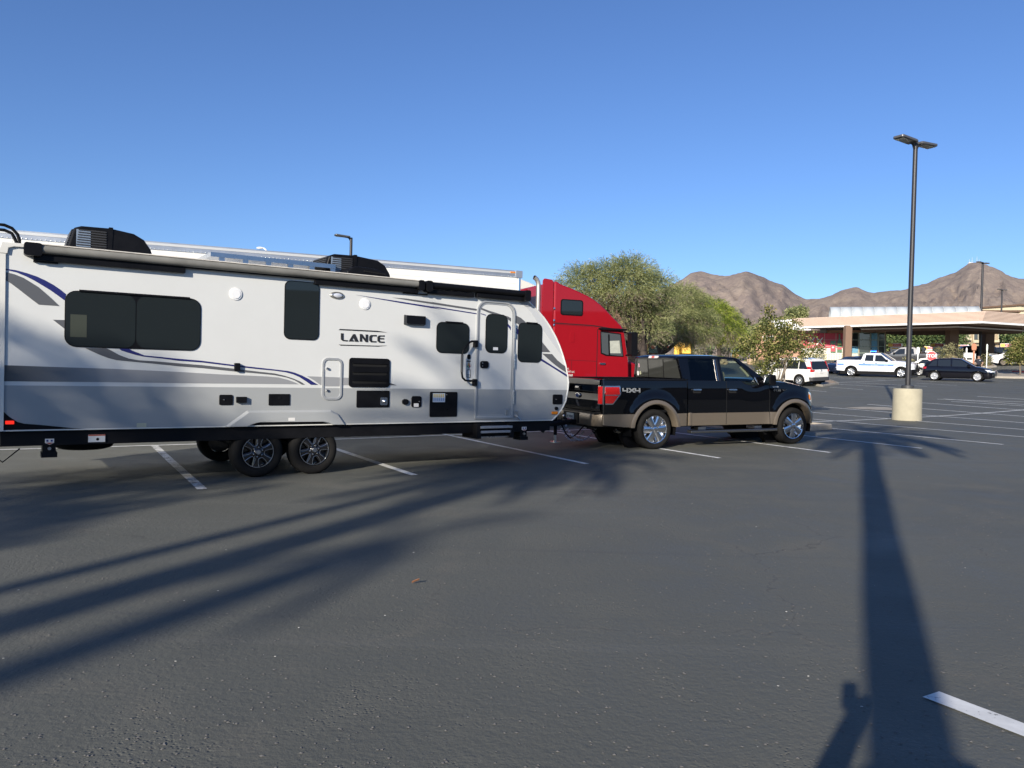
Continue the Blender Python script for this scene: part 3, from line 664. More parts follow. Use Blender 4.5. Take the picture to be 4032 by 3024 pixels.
# cargo door
cd = MB().prism(rrect(.94, 1.2, 1.14, 1.715, .06), -.006, .005).obj('cargo_door', RVW, rv)
ring(MB(), rrect(.909, 1.225, 1.111, 1.74, .09), rrect(.945, 1.19, 1.147, 1.704, .06), -.018, .004).obj('door_frame', frame_m, cd, bevel=.005)
MB().prism([(.947, 1.15), (1.187, 1.15), (1.187, 1.289), (.947, 1.289)], -.0085, 0).obj('door_lower_panel', RVG, cd)
MB().prism([(.947, 1.315), (1.187, 1.315), (1.187, 1.45), (.947, 1.455)], -.0085, 0).obj('graphic_stripe', RVB, cd)
for z in (1.58, 1.255): knob(cd, .985, z, .02, -.04)
# stickers by the door and along the skirt
LAB = mat('white label')
MB().prism([(3.38, 1.686), (3.437, 1.77), (3.494, 1.686), (3.437, 1.602)], -.004, 0).obj('diamond_plate', mat('silver plate', (.5, .5, .47), .3, .3), rv)
g = rv
MB().prism([(3.405, 1.675), (3.437, 1.74), (3.47, 1.675)], -.0055, 0).obj('emblem', mat('orange print', (.6, .32, .12), .5), rv)
MB().prism([(3.40, 1.67), (3.43, 1.69), (3.437, 1.64)], -.006, 0).obj('emblem', mat('green print', (.08, .25, .1), .5), rv)
MB().prism([(3.475, 1.67), (3.447, 1.69), (3.44, 1.64)], -.006, 0).obj('emblem', mat('crimson print', (.35, .05, .06), .5), rv)
MB().prism(rrect(3.405, 3.465, 1.785, 1.87, .028), -.014, 0).obj('doorbell_switch', BLACKP, rv, bevel=.004)
MB().box(3.40, 3.472, -.006, 0, 1.745, 1.765).obj('name_plate', BLACKP, rv)
MB().prism(rrect(3.403, 3.477, 1.485, 1.615, .006), -.008, 0).obj('serial_plate', BLACKP, rv); MB().box(3.412, 3.468, -.0095, -.0075, 1.53, 1.605).obj('label_plate', LAB, rv); MB().box(3.412, 3.468, -.0095, -.0075, 1.495, 1.52).obj('label_plate', LAB, rv)
MB().box(-1.571, -1.456, -.004, 0, .757, .81).obj('sticker', mat('yellowed label', (.5, .48, .34), .5), rv)
# fender skirt
fm = mat('fender plastic', (.36, .37, .365), .3, coat=.1)
MB().prism([(-.469, .742), (-.168, .965), (1.055, .963), (1.19, .90), (1.307, .742), (1.085, .744), (1.02, .775), (.934, .792), (-.009, .799), (-.10, .775), (-.175, .742)], -.045, 0, taper=[(-.42, .742), (-.15, .935), (1.045, .933), (1.16, .88), (1.262, .742), (1.085, .744), (1.02, .775), (.934, .792), (-.009, .799), (-.10, .775), (-.175, .742)]).obj('fender_skirt', fm, rv, bevel=.008)
MB().prism([(-.17, .735), (-.005, .795), (.93, .788), (1.08, .735)], -.004, .02).obj('wheel_well', BLACKM, rv)
MB().box(.409, .505, -.0475, -.044, .81, .856).obj('sticker', LAB, rv)
# awnings
aw = MB().tube([(-2.66, -.085, 2.945), (2.42, -.085, 2.945)], .056, 16).obj('awning_roller', AWN, rv, smooth=60)
MB().box(-2.68, 2.46, -.135, -.02, 2.992, 3.004).obj('awning_top_flap', mat('awning edge', (.66, .62, .55), .6, var=.1), aw)
for s0, s1 in ((-2.84, -2.655), (2.41, 2.512)):
    MB().prism(rrect(s0, s1, 2.85, 3.006, .03), -.15, -.01).obj('awning_end_cap', BLACKP, aw, bevel=.015)
for s0, s1 in ((-2.74, -1.02), (.76, 2.44)):
    MB().box(s0, s1, -.07, -.012, 2.805, 2.872).obj('awning_arm', BLACKP, aw, bevel=.006)
for s0 in (-2.74, 2.2): MB().box(s0, s0+.26, -.04, 0, 2.785, 2.806).obj('awning_foot', BLACKP, aw, bevel=.004)
MB().box(-2.66, 2.42, -.06, -.045, 2.872, 2.89).obj('awning_lead_rail', BLACKP, aw)
aw2 = MB().tube([(2.6, -.08, 2.945), (4.55, -.08, 2.945)], .055, 16).obj('awning_roller', BLACKP, rv, smooth=60)
MB().prism(rrect(2.545, 2.66, 2.84, 3.01, .035), -.15, -.01).obj('awning_end_cap', BLACKP, aw2, bevel=.015)
MB().prism(rrect(4.46, 4.575, 2.82, 3.01, .035), -.15, -.01).obj('awning_end_cap', BLACKP, aw2, bevel=.015)
MB().box(2.62, 3.47, -.08, -.015, 2.81, 2.88).obj('awning_arm', BLACKP, aw2, bevel=.01)
MB().box(3.52, 4.5, -.09, -.02, 2.82, 2.90).obj('awning_arm', BLACKP, aw2, bevel=.01)
MB().box(2.48, 2.62, -.05, 0, 2.785, 2.806).obj('awning_foot', BLACKP, aw2, bevel=.004)
# roof gear
def aircon(s0, s1, y0, y1, sg):
    p = [(s0, 2.985), (s0+.11, 3.385), (s0+.2, 3.42), (s0+.55, 3.43), (s1-.27, 3.39), (s1-.14, 3.32), (s1-.05, 3.19), (s1, 3.0)]
    o = MB().prism(p, y0, y1).obj('air_conditioner', BLACKP, rv, bevel=.025, seg=3)
    for k in range(10):
        z = 3.06+k*.033
        MB().box(s0+.13+.004*k, s0+.50, y0-.012, y0+.02, z, z+.014).obj('louvre_slat', mat('grille black', (.03, .03, .032), .5), o)
        MB().box(s0-.012+.011*(k+1.2)*.9, s0+.02+.011*(k+1.2)*.9, y0+.05, y1-.05, z, z+.014).obj('louvre_slat', mat('grille black'), o)
    MB().box(s0+.14, s0+.31, y0-.004, y0+.01, 3.07, 3.37).obj('condenser_fins', mat('condenser', (.30, .36, .42), .4, .5), o)
    MB().box(s0+.32, s0+.49, y0-.004, y0+.01, 3.05, 3.38).obj('grille_opening', mat('deep black'), o)
    MB().prism([(s0+.52, 3.0), (s0+.56, 3.0), (s0+.58, 3.44), (s0+.53, 3.44)], y0-.01, y1+.01).obj('shroud_seam', BLACKP, o)
    return o
aircon(-2.36, -1.25, .85, 1.6, 1); aircon(1.2, 2.42, .85, 1.6, 1)
vh = MB().prism([(1.40, 2.985), (1.45, 3.11), (1.52, 3.175), (1.62, 3.2), (1.95, 3.185), (2.08, 3.13), (2.16, 3.06), (2.2, 2.985)], .42, .85).obj('vent_hood', BLACKP, rv, bevel=.03, seg=3)
for k in range(10): MB().box(1.72+k*.038, 1.745+k*.038, .405, .425, 3.12-.002*k, 3.14-.002*k).obj('vent_slot', mat('deep black'), vh)
sol = MB().box(-.52, 1.38, .75, 1.75, 3.17, 3.235).obj('solar_panel', ALU, rv)
MB().box(-.49, 1.35, .78, 1.72, 3.236, 3.239).obj('solar_cells', mat('solar cells', (.01, .012, .03), .1), sol)
for k in range(6): MB().box(-.4+k*.34, -.32+k*.34, .76, .8, 2.985, 3.17).obj('panel_bracket', ALU, sol)
g = MB()
for dx in (0, -.14):
    g = MB(); g.tube([(-2.87+dx*.2, .5, 2.97), (-2.87+dx*.2, .5, 3.1+dx*.3), (-2.89+dx*.2, .5, 3.17+dx*.4), (-2.95, .5, 3.24+dx*.45), (-3.03, .5, 3.27+dx*.45), (-3.15, .5, 3.27+dx*.45), (-3.2, .5, 3.1), (-3.2, .5, 1.0)], .02, 10)
    g.obj('roof_ladder_rail', BLACKP, rv, smooth=60)
# running gear
MB().box(-3.05, 5.2, .05, .13, .55, .736).obj('chassis_rail', BLACKM, rv); MB().box(-3.05, 5.2, 2.29, 2.37, .55, .736).obj('chassis_rail', BLACKM, rv)
MB().box(-3.03, 5.15, .14, 2.28, .60, .735).obj('underbelly', BLACKM, rv)
MB().box(1.35, 3.2, .2, 2.2, .53, .6).obj('holding_tank', BLACKM, rv, bevel=.03)
MB().prism([(1.75, .6), (1.85, .545), (2.6, .53), (3.1, .58), (3.1, .6)], .15, .7).obj('tank_cover', BLACKM, rv)
MB().lathe([(.0001, .43), (.26, .43), (.335, .455), (.36, .50), (.36, .56), (.33, .6)], 'z', (-2.1, .75, 0), 32).obj('spare_tyre', RUBBER, rv, smooth=50)
MB().box(-2.12, -1.93, .03, .05, .576, .672).obj('warning_label', mat('pale label', (.62, .62, .6), .5), rv); MB().box(-2.12, -1.93, .028, .031, .655, .672).obj('label_band', mat('label red', (.4, .1, .06), .5), rv)
MB().ball((-2.015, .03, .612), .018, 10, 6, (1, .2, 1)).obj('label_symbol', BLACKP, rv)
def jack(x, y=.06):
    j = MB().box(x-.07, x+.07, y, y+.3, .46, .55).obj('stabiliser_jack', BLACKM, rv)
    MB().box(x-.085, x+.085, y-.02, y+.2, .40, .46).obj('jack_foot', BLACKM, j)
    l_ = MB().prism([(x-.048, .632), (x+.048, .632), (x+.048, .582), (x, .558), (x-.048, .582)], y-.022, y-.012).obj('jack_label', LAB, j)
    MB().prism([(x-.042, .585), (x+.042, .585), (x, .562)], y-.024, y-.021).obj('label_band', mat('label red'), j)
    MB().box(x-.034, x-.012, y-.024, y-.021, .596, .62).obj('label_letter', mat('label navy', (.03, .04, .2), .5), j); MB().box(x+.012, x+.034, y-.024, y-.021, .596, .62).obj('label_letter', mat('label navy'), j)
    MB().lathe([(.0001, -.03), (.02, -.03), (.02, 0)], 'y', (x, y, .51), 10).obj('jack_nut', ALU, j)
jack(-2.54); jack(4.63)
MB().tube([(-3.2, .12, .5), (-3.02, .08, .36), (-2.85, .05, .52)], .008, 6).obj('loop_wire', BLACKM, rv)
for x in (.016, .842):
    wheel(rv, x, .075, .365, .365, .225, .22, 'rv', mat('gloss black rim', (.01, .01, .011), .18, coat=.5), ALU, spin=R(18 if x > .5 else 8))
    wheel(rv, x, 2.345, .365, .365, .225, .22, 'rv', mat('gloss black rim'), ALU, flip=True)
    MB().tube([(x, .2, .365), (x, 2.2, .365)], .04, 8).obj('axle', BLACKM, rv)
# entry step
st = MB().box(3.60, 4.30, .02, .4, .47, .70).obj('entry_step', BLACKM, rv)
for y, z in ((-.05, .66), (-.03, .58)):
    MB().box(3.64, 4.28, y-.06, y+.05, z-.03, z+.012).obj('step_tread', mat('tread aluminium', (.5, .52, .55), .35, .8, var=.1, vscale=20), st, bevel=.006)
MB().box(3.64, 4.28, -.05, .0, .475, .49).obj('step_bar', ALU, st); MB().box(3.58, 3.66, -.09, .4, .46, .71).obj('step_side', BLACKM, st); MB().box(4.25, 4.32, -.09, .4, .46, .71).obj('step_side', BLACKM, st)
# hitch
hx, hy = 6.66, 1.24
for y in (.35, 2.07): MB().tube([(4.9, y, .62), (hx, hy, .60)], .05, 6).obj('a_frame_bar', BLACKM, rv)
MB().box(hx-.22, hx+.08, hy-.06, hy+.06, .56, .66).obj('coupler', BLACKM, rv, bevel=.02)
MB().tube([(hx-.42, hy, .35), (hx-.42, hy, 1.05)], .035, 10).obj('tongue_jack', BLACKM, rv); MB().tube([(hx-.42, hy, .22), (hx-.42, hy, .36)], .03, 10).obj('jack_post', ALU, rv); MB().lathe([(.0001, .2), (.11, .2), (.11, .22), (.03, .23)], 'z', (hx-.42, hy, 0), 14).obj('jack_foot', ALU, rv)
MB().box(5.7, 6.0, hy-.35, hy+.35, .66, 1.0).obj('battery_box', BLACKP, rv, bevel=.03)
MB().tube([(5.1, .3, .60), (5.35, .45, .5), (5.55, .62, .58)], .025, 6).obj('brace', BLACKM, rv)
for dx, sag in ((-.09, .30), (.09, .33)):
    lk = MB().lathe([(.012, -.004), (.018, 0), (.012, .004), (.006, 0)], 'y', n=8, closed=True).mesh('chain_link'); lk.materials.append(ALU)
    ch = part('safety_chain', rv, (hx-.3, hy+dx-.1, 0))
    for k in range(20):
        u = k/19; o = link('chain_link', lk, ch, loc=(u*.75, u*dx*.8, .55-sag*math.sin(math.pi*u)**.8)); o.rotation_euler = (R(90)*(k % 2), R(60*(u-.5)), 0); o.scale = (1.7, 1.2, 1.2)
g = MB(); g.tube([(hx-.45, hy-.2, .62), (hx-.35, hy-.25, .4), (hx-.2, hy-.2, .3), (hx, hy-.15, .36), (hx+.2, hy-.1, .5), (hx+.35, hy-.1, .6)], .014, 6); g.obj('brake_cable', BLACKM, rv, smooth=60)
# ================================================================== VEHICLES
def strips(poly, a, b, fn, step=.05):                # a convex outline cut into upright slices so that it can follow a curved panel
    xs = sorted(set(round(p[0], 5) for p in poly)); X = [xs[0]]
    for q in xs[1:]:
        n = max(1, int((q-X[-1])/step)); o = X[-1]; X += [o+(q-o)*i/n for i in range(1, n+1)]
    def span(x):
        z = []
        for p, q in zip(poly, poly[1:]+poly[:1]):
            if min(p[0], q[0])-1e-6 <= x <= max(p[0], q[0])+1e-6:
                if abs(p[0]-q[0]) < 1e-5: z += [p[1], q[1]]
                else: z.append(p[1]+(q[1]-p[1])*(x-p[0])/(q[0]-p[0]))
        return min(z), max(z)
    rows = []
    for x in X:
        z0, z1 = span(x); z = [z0+(z1-z0)*k/3 for k in range(4)]
        rows.append([fn(x, z0, a)]+[fn(x, v, b) for v in z]+[fn(x, z1, a)])
    mb = MB(); mb.grid(rows); mb.f.append(tuple(range(6))); mb.f.append(tuple(len(mb.v)-1-k for k in range(6))); return mb
class Shell:
    """lofted car body: rear axle at x=0, x forward, y left, ground z=0"""
    def __init__(s, L0, L1, wb, w, sill, top, Rt, ra, r0=.25, r1=.35, endz=(.3, .3), tum=.05, bulge=.0, axz=None, belly=.03, crown=.04):
        s.__dict__.update(locals()); s.axz = axz or Rt
        s.ends = [(L0, endz[0]), (L0+.5, sill), (L1-.6, sill), (L1, endz[1])]
    def zt(s, x): return lerp(s.top, x)
    def zb(s, x):
        z = lerp(s.ends, x)
        for c in (0, s.wb):
            if abs(x-c) < s.ra: z = max(z, s.axz+math.sqrt(max(0, s.ra**2-(x-c)**2)))
        return z
    def plan(s, x):
        w = s.w
        for e, r in ((x-s.L0, s.r0), (s.L1-x, s.r1)):
            if e < r: w = min(w, s.w-r+math.sqrt(max(0, r*r-(r-max(0, e))**2)))
        return w
    def y(s, x, z):
        zt = s.zt(x); t = (z-s.sill)/max(.1, zt-s.sill)
        y = s.plan(x)-s.tum*max(0, t-.55)**2/.2-s.belly*max(0, .35-t)**2/.12
        if s.bulge:
            for c in (0, s.wb):
                d = math.hypot(x-c, z-s.axz); y += s.bulge*(1-smoothstep(s.ra+.1, s.ra+.26, d))
        return y
    def xs(s, n=56):
        q = [s.L0+(s.L1-s.L0)*i/n for i in range(n+1)]
        for c in (0, s.wb):
            q += [c+s.ra*math.sin(R(a)) for a in range(-90, 91, 9)]+[c-s.ra-.002, c+s.ra+.002]
        for e, r, d in ((s.L0, s.r0, 1), (s.L1, s.r1, -1)): q += [e+d*r*(1-math.cos(R(a))) for a in (0, 15, 30, 45, 60, 75, 90)]
        q = sorted(x for x in q if s.L0-1e-6 <= x <= s.L1+1e-6); o = [q[0]]
        for x in q[1:]:
            if x-o[-1] > .0015: o.append(x)
        return o
    def sides(s, mb, x0, x1, zlo=None, zhi=None, rows=9):
        X = [x for x in s.xs() if x0+.002 < x < x1-.002]; X = [x0]+X+[x1]
        for sg in (-1, 1):
            g = []
            for x in X:
                a = s.zb(x); b = s.zt(x)
                if zlo is not None: a = max(a, zlo) if a < b else a
                if zhi is not None: b = max(a, min(b, zhi))
                if zlo is not None: b = max(b, a)
                g.append([(x, sg*s.y(x, a+(b-a)*k/rows), a+(b-a)*k/rows) for k in range(rows+1)])
            mb.grid(g)
    def lid(s, mb, x0, x1, n=8, extra=0):
        X = [x0]+[x for x in s.xs() if x0+.002 < x < x1-.002]+[x1]
        g = []
        for x in X:
            z = s.zt(x); w = s.y(x, z)
            g.append([(x, w*(2*k/n-1), z+(s.crown+extra*smoothstep(.1, .9, 1))*(1-(2*k/n-1)**4)*min(1, min((x-s.L0), (s.L1-x))/.3)) for k in range(n+1)])
        mb.grid(g)
    def endcap(s, mb, x, rows=6, n=6, zlo=None, zhi=None):
        a, b = s.zb(x), s.zt(x)
        if zlo is not None: a = zlo
        if zhi is not None: b = zhi
        mb.grid([[(x, s.y(x, a+(b-a)*k/rows)*(2*j/n-1), a+(b-a)*k/rows) for j in range(n+1)] for k in range(rows+1)])
    def fx(s, y, front=True):            # where the nose (or tail) stands at lateral y
        r = s.r1 if front else s.r0; q = max(0, abs(y)-(s.w-r)); q = min(q, r*.999)
        d = r-math.sqrt(r*r-q*q)
        return s.L1-d if front else s.L0+d
    def sidepatch(s, name, m, parent, poly, sg=-1, off=.006, bevel=0):
        if name in ('headlamp', 'turn_signal', 'tail_lamp', 'tail_lamp_bezel', 'blue_stripe', 'pale_stripe', 'sill_cladding'):
            return strips(poly, -.02, off, lambda u, v, w: Vector((u, sg*(s.y(u, v)+w), v)), .07).obj(name, m, parent)
        mb = MB(); mb.prism(poly, -.02, off, fn=lambda u, v, w: Vector((u, sg*(s.y(u, v)+w), v)))
        return mb.obj(name, m, parent, bevel=bevel)
    def endpatch(s, name, m, parent, poly, front=True, off=.008, bevel=0, lean=0):
        sgn = 1 if front else -1
        return strips(poly, -.03, off, lambda u, v, w: Vector((s.fx(u, front)+sgn*w, u, v))).obj(name, m, parent)

def subdiv(poly, step=.12):
    o = []
    for a, b in zip(poly, poly[1:]+poly[:1]):
        n = max(1, int(math.hypot(b[0]-a[0], b[1]-a[1])/step))
        o += [(a[0]+(b[0]-a[0])*i/n, a[1]+(b[1]-a[1])*i/n) for i in range(n)]
    return o
def mirror_y(poly): return [(-a, b) for a, b in poly]

def car(name, label, cat, paint, sp, group=None, glass=None, rims='five', rimm=None):
    e = thing(name, label, cat, group=group); G = glass or CARGLASS
    s = Shell(**sp['shell'])
    b = MB(); s.sides(b, s.L0, s.L1); s.lid(b, s.L0, s.L1); s.endcap(b, s.L0); s.endcap(b, s.L1)
    body = b.obj('body', paint, e, smooth=38)
    MB().box(s.L0+.25, s.L1-.3, -s.w+.16, s.w-.16, .2, .62).obj('underbody', BLACKM, e)
    # greenhouse
    cab = sp['cab']; wr = sp['wr']; zb0 = min(cab[0][1], cab[-1][1]); ztop = max(p[1] for p in cab)
    wbelt = s.w-s.tum*.9-.01
    def yc(x, z):
        t = max(0, min(1, (z-zb0)/(ztop-zb0)))
        return min(wbelt, s.plan(x)-.03)*(1-t)+wr*t-.02*0 if t < 1 else wr
    n = 8; rows = []
    P = subdiv(cab, .15) if False else cab
    def strip_(i, j):
        mb = MB(); g = []
        for k in range(i, j+1):
            x, z = cab[k]; w = yc(x, z)
            bow = sp.get('bow', .05)
            up = .035 if z > ztop-.12 else .0
            xs_ = x
            g.append([(x+(0 if abs(k-(len(cab)-1)/2) < 0 else 0)-sp.get('wsbow', .06)*((2*q/n-1)**2)*(1 if k >= len(cab)-2 else 0)*.8, w*(2*q/n-1), z+up*(1-(2*q/n-1)**2)) for q in range(n+1)])
        return mb.grid(g)
    ig = sp['glass_segs']
    k = 0
    for i in range(len(cab)-1):
        if i in ig:
            strip_(i, i+1).obj('windscreen' if i == len(cab)-2 else 'rear_window', G, e, smooth=50, fixn=False)
        else:
            strip_(i, i+1).obj('roof', paint, e, smooth=50, fixn=False)
    for sg in (-1, 1):
        mb = MB(); mb.prism(subdiv(cab, .2), -.02, 0, fn=lambda u, v, w: Vector((u, sg*(yc(u, v)+w), v))); mb.obj('pillar_panel', paint, body)
        for q in sp['wins']:
            mb = MB(); mb.prism(subdiv(q, .2), -.012, .008, fn=lambda u, v, w: Vector((u, sg*(yc(u, v)+w), v))); mb.obj('side_window', G, e)
    for sg in (-1, 1):
        for h in sp.get('handles', []):
            x, z = h; s.sidepatch('door_handle', sp.get('hm', paint), e, rrect(x-.09, x+.09, z-.016, z+.016, .012, 2), sg, .03, .006)
        for x in sp.get('seams', []):
            s.sidepatch('door_seam', BLACKM, e, [(x-.004, s.zb(x)+.06), (x+.004, s.zb(x)+.06), (x+.004, s.zt(x)-.01), (x-.004, s.zt(x)-.01)], sg, .0025)
        if 'clad' in sp:
            z0, z1 = sp['clad']
            s.sidepatch('sill_cladding', BLACKP, e, subdiv([(s.ra+.02, z0), (s.wb-s.ra-.02, z0), (s.wb-s.ra-.02, z1), (s.ra+.02, z1)], .3), sg, .012, .004)
        mx, mz = sp['mirror']
        m_ = MB(); m_.prism(rrect(mx-.06, mx+.1, mz-.07, mz+.09, .04, 3), s.w-.02, s.w+.17) if sg > 0 else m_.prism(rrect(mx-.06, mx+.1, mz-.07, mz+.09, .04, 3), -s.w-.17, -s.w+.02)
        m_.obj('door_mirror', sp.get('mm', paint), e, bevel=.02)
    Rt = s.Rt; Rr = sp.get('Rr', Rt*.68); ww = .22
    for x in (0, s.wb):
        wheel(e, x, -s.w+.02, Rt, Rt, Rr, ww, rims, rimm or SILVER, spin=R(random.uniform(0, 60)))
        wheel(e, x, s.w-.02, Rt, Rt, Rr, ww, rims, rimm or SILVER, flip=True)
    return e, s, body

# ------------------------------------------------------------------ the black pickup
TBLK = mat('black pearl paint', (.0025, .0028, .004), .3, spec=.0, coat=1.0)
TTAN = mat('tan metallic paint', (.19, .155, .115), .36, .45, coat=.35)
def pickup():
    e = thing('pickup_truck', 'black crew cab pickup with tan lower trim and chrome wheels, towing the white trailer', 'pickup')
    top = [(-1.24, 1.40), (-1.2, 1.43), (.785, 1.43), (.80, 1.41), (2.22, 1.405), (2.36, 1.325), (2.72, 1.325), (2.82, 1.37), (3.0, 1.405), (3.5, 1.375), (3.95, 1.29), (4.2, 1.225), (4.36, 1.16), (4.46, 1.07)]
    s = Shell(-1.24, 4.46, 3.68, .985, .47, top, .41, .535, r0=.05, r1=.46, endz=(.52, .5), tum=.035, bulge=.04, axz=.41, belly=.0, crown=.02)
    TZ = .735
    b = MB(); s.sides(b, s.L0, .785, zlo=TZ, rows=10); bed = b.obj('bed_side', TBLK, e, smooth=35)
    b = MB(); s.sides(b, .81, 2.985, zlo=TZ, rows=10); b.obj('cab_side', TBLK, e, smooth=35)
    b = MB(); s.sides(b, 2.992, s.L1, zlo=TZ, rows=10); s.lid(b, 2.82, s.L1, extra=.05); s.endcap(b, s.L1, zlo=.74); b.obj('front_fenders_and_hood', TBLK, e, smooth=35)
    b = MB(); s.sides(b, s.L0, .785, zhi=TZ-.004, rows=4); s.sides(b, .81, 2.985, zhi=TZ-.004, rows=4); s.sides(b, 2.992, 4.2, zhi=TZ-.004, rows=4); b.obj('lower_trim', TTAN, e, smooth=35)
    MB().box(.783, .812, -.95, .95, .5, 1.40).obj('bed_gap', BLACKM, e)
    for sg in (-1, 1):
        s.sidepatch('trim_moulding', TTAN, e, subdiv([(.83, .47), (.90, .47), (.90, .742), (.83, .742)], .1), sg, .02, .01)
        for x in (1.81,): s.sidepatch('door_seam', mat('deep black'), e, subdiv([(x-.005, .48), (x+.005, .48), (x+.005, 1.40), (x-.005, 1.40)], .15), sg, .003)
        s.sidepatch('door_seam', mat('deep black'), e, subdiv([(2.983, .48), (2.994, .48), (2.994, 1.39), (2.983, 1.39)], .15), sg, .002)
        for cx in (0, 3.68):       # tan arch flares
            mb = MB(); rows = []
            for a in range(-12, 193, 6):
                ca, sa = math.cos(R(a)), math.sin(R(a)); row = []
                for rr, o in ((.50, -.12), (.505, .035), (.525, .062), (.565, .062), (.602, .045), (.612, -.01)):
                    x, z = cx+rr*ca, .41+rr*sa; z = max(z, .455); row.append((x, sg*(s.plan(min(max(x, s.L0), s.L1))+.03*0+o), z))
                rows.append(row)
            mb.grid(rows); mb.obj('wheel_arch_flare', TTAN, e, smooth=50)
            mb = MB(); mb.prism([(cx+.56*math.cos(R(a)), .41+.56*math.sin(R(a))) for a in range(0, 361, 15)], sg*.45, sg*.6); mb.obj('wheel_well', BLACKM, e)
            mb = MB(); g = []
            for a in range(-15, 196, 10): g.append([(cx+.545*math.cos(R(a)), sg*y_, .41+.545*math.sin(R(a))) for y_ in (.55, .95)])
            mb.grid(g); mb.obj('wheel_well', BLACKM, e)
        for x in (1.03, 1.965):
            h = s.sidepatch('door_handle', CHROME, e, rrect(x-.11, x+.1, 1.205, 1.238, .014, 3), sg, .038, .008)
            s.sidepatch('handle_recess', mat('deep black'), e, rrect(x-.10, x+.105, 1.15, 1.2, .02, 3), sg, .004)
        # running board
        MB().box(.85, 3.16, sg*1.06 if sg < 0 else .9, -.9 if sg < 0 else 1.06, .315, .372).obj('running_board', mat('dark chrome', (.22, .225, .23), .2, .9), e, bevel=.015)
        MB().box(.87, 3.14, (-1.055 if sg < 0 else .92), (-.92 if sg < 0 else 1.055), .3725, .377).obj('step_pad', BLACKP, e)
        for x in (1.1, 2.6): MB().box(x, x+.2, min(sg*.7, sg*.96), max(sg*.7, sg*.96), .37, .43).obj('board_bracket', ALU, e)
    # bed: floor, inner walls, caps, tailgate
    MB().box(-1.18, .76, -.9, .9, .75, .80).obj('bed_floor', BLACKM, e)
    for sg in (-1, 1): MB().box(-1.2, .775, min(sg*.86, sg*.965), max(sg*.86, sg*.965), 1.405, 1.44).obj('bed_rail_cap', BLACKP, e, bevel=.012)
    MB().box(.70, .775, -.86, .86, .8, 1.425).obj('bed_front_wall', TBLK, e)
    tg = MB(); P = []
    for z, x in ((.745, -1.225), (.80, -1.245), (.98, -1.25), (1.0, -1.262), (1.03, -1.25), (1.2, -1.25), (1.30, -1.262), (1.38, -1.262), (1.425, -1.235), (1.43, -1.17), (1.40, -1.16)):
        P.append([(x+.03*(abs(y)/.83)**6, y, z) for y in [-.83+1.66*k/12 for k in range(13)]])
    tg.grid(P); t_ = tg.obj('tailgate', TBLK, e, smooth=35)
    MB().box(-1.17, -1.15, -.85, .85, .75, 1.41).obj('tailgate_inner', TBLK, t_)
    MB().prism(rrect(-.11, .11, 1.185, 1.27, .015, 3), 0, .03, fn=lambda u, v, w: Vector((-1.252-w, u, v))).obj('tailgate_handle', BLACKP, t_, bevel=.008)
    MB().prism(rrect(-.075, .075, 1.225, 1.262, .01, 3), 0, .012, fn=lambda u, v, w: Vector((-1.282-w, u, v))).obj('handle_insert', CHROME, t_, bevel=.004)
    em = MB(); em.lathe([(.0001, -.022), (.082, -.02), (.09, -.01), (.094, 0)], 'x', (0, 0, 0), 28); o = em.obj('oval_emblem', mat('emblem blue', (.03, .06, .2), .2, coat=1), t_, smooth=50, loc=(-1.256, 0, 1.075)); o.scale = (1, 1, .5)
    em = MB(); em.lathe([(.084, -.024), (.096, -.022), (.1, 0)], 'x', (0, 0, 0), 28); em.obj('emblem_ring', CHROME, o, smooth=50)
    # tail lamps wrap the corners
    for sg in (-1, 1):
        poly = [(-1.185, 1.30), (-.85, 1.30), (-.835, 1.275), (-.83, 1.13), (-1.0, .935), (-1.03, .925), (-1.185, .925)]
        s.sidepatch('tail_lamp_bezel', CHROME, e, poly, sg, .012)
        i1 = [(-1.185, 1.275), (-.87, 1.275), (-.86, 1.14), (-.875, 1.125), (-1.185, 1.125)]
        i2 = [(-1.185, 1.105), (-.89, 1.105), (-1.02, .95), (-1.185, .95)]
        for q in (i1, i2): s.sidepatch('tail_lamp', REDLENS, e, q, sg, .024)
        ep = [(sg*.83, 1.30), (sg*.98, 1.30), (sg*.98, .925), (sg*.83, .925)]
        s.endpatch('tail_lamp_bezel', CHROME, e, ep, False, .022)
        s.endpatch('tail_lamp', REDLENS, e, [(sg*.845, 1.285), (sg*.97, 1.285), (sg*.97, .94), (sg*.845, .94)], False, .03)
    # rear bumper
    bp = MB(); rows = []
    for k in range(17):
        y = -1.0+2.0*k/16; q = max(0, abs(y)-.78)/.22; x = -1.42+.16*q**2.2
        rows.append([(x+.2, y, .50), (x+.02, y, .495), (x, y, .52), (x, y, .70), (x+.02, y, .735), (x+.24, y, .745)])
    bp.grid(rows); bu = bp.obj('rear_bumper', TTAN, e, smooth=40)
    MB().box(-1.40, -1.24, -.70, .70, .52, .73).obj('bumper_core', BLACKM, bu)
    MB().prism([(-.93, -1.40), (.93, -1.40), (.97, -1.26), (-.97, -1.26)], .735, .755, fn=lambda u, v, w: Vector((v, u, w))).obj('step_pad', BLACKP, bu, bevel=.006)
    MB().box(-1.432, -1.40, -.34, .34, .515, .73).obj('bumper_centre', BLACKP, bu)
    pl = MB().box(-1.443, -1.433, -.155, .155, .555, .705).obj('licence_plate', mat('plate face', (.55, .6, .58), .4, var=.1, vscale=9), bu)
    MB().prism([(-.15, .56), (.15, .56), (.15, .585), (.05, .6), (-.02, .575), (-.07, .595), (-.15, .58)], 1.4431, 1.4445, fn=lambda u, v, w: Vector((-w, u, v))).obj('plate_hills', mat('plate purple', (.3, .12, .2), .5), pl)
    lettering('RETREVR', .075, mat('plate ink', (.03, .06, .1), .5), pl, (-1.4445, 0, .632), (R(90), 0, R(-90)), sx=.85)
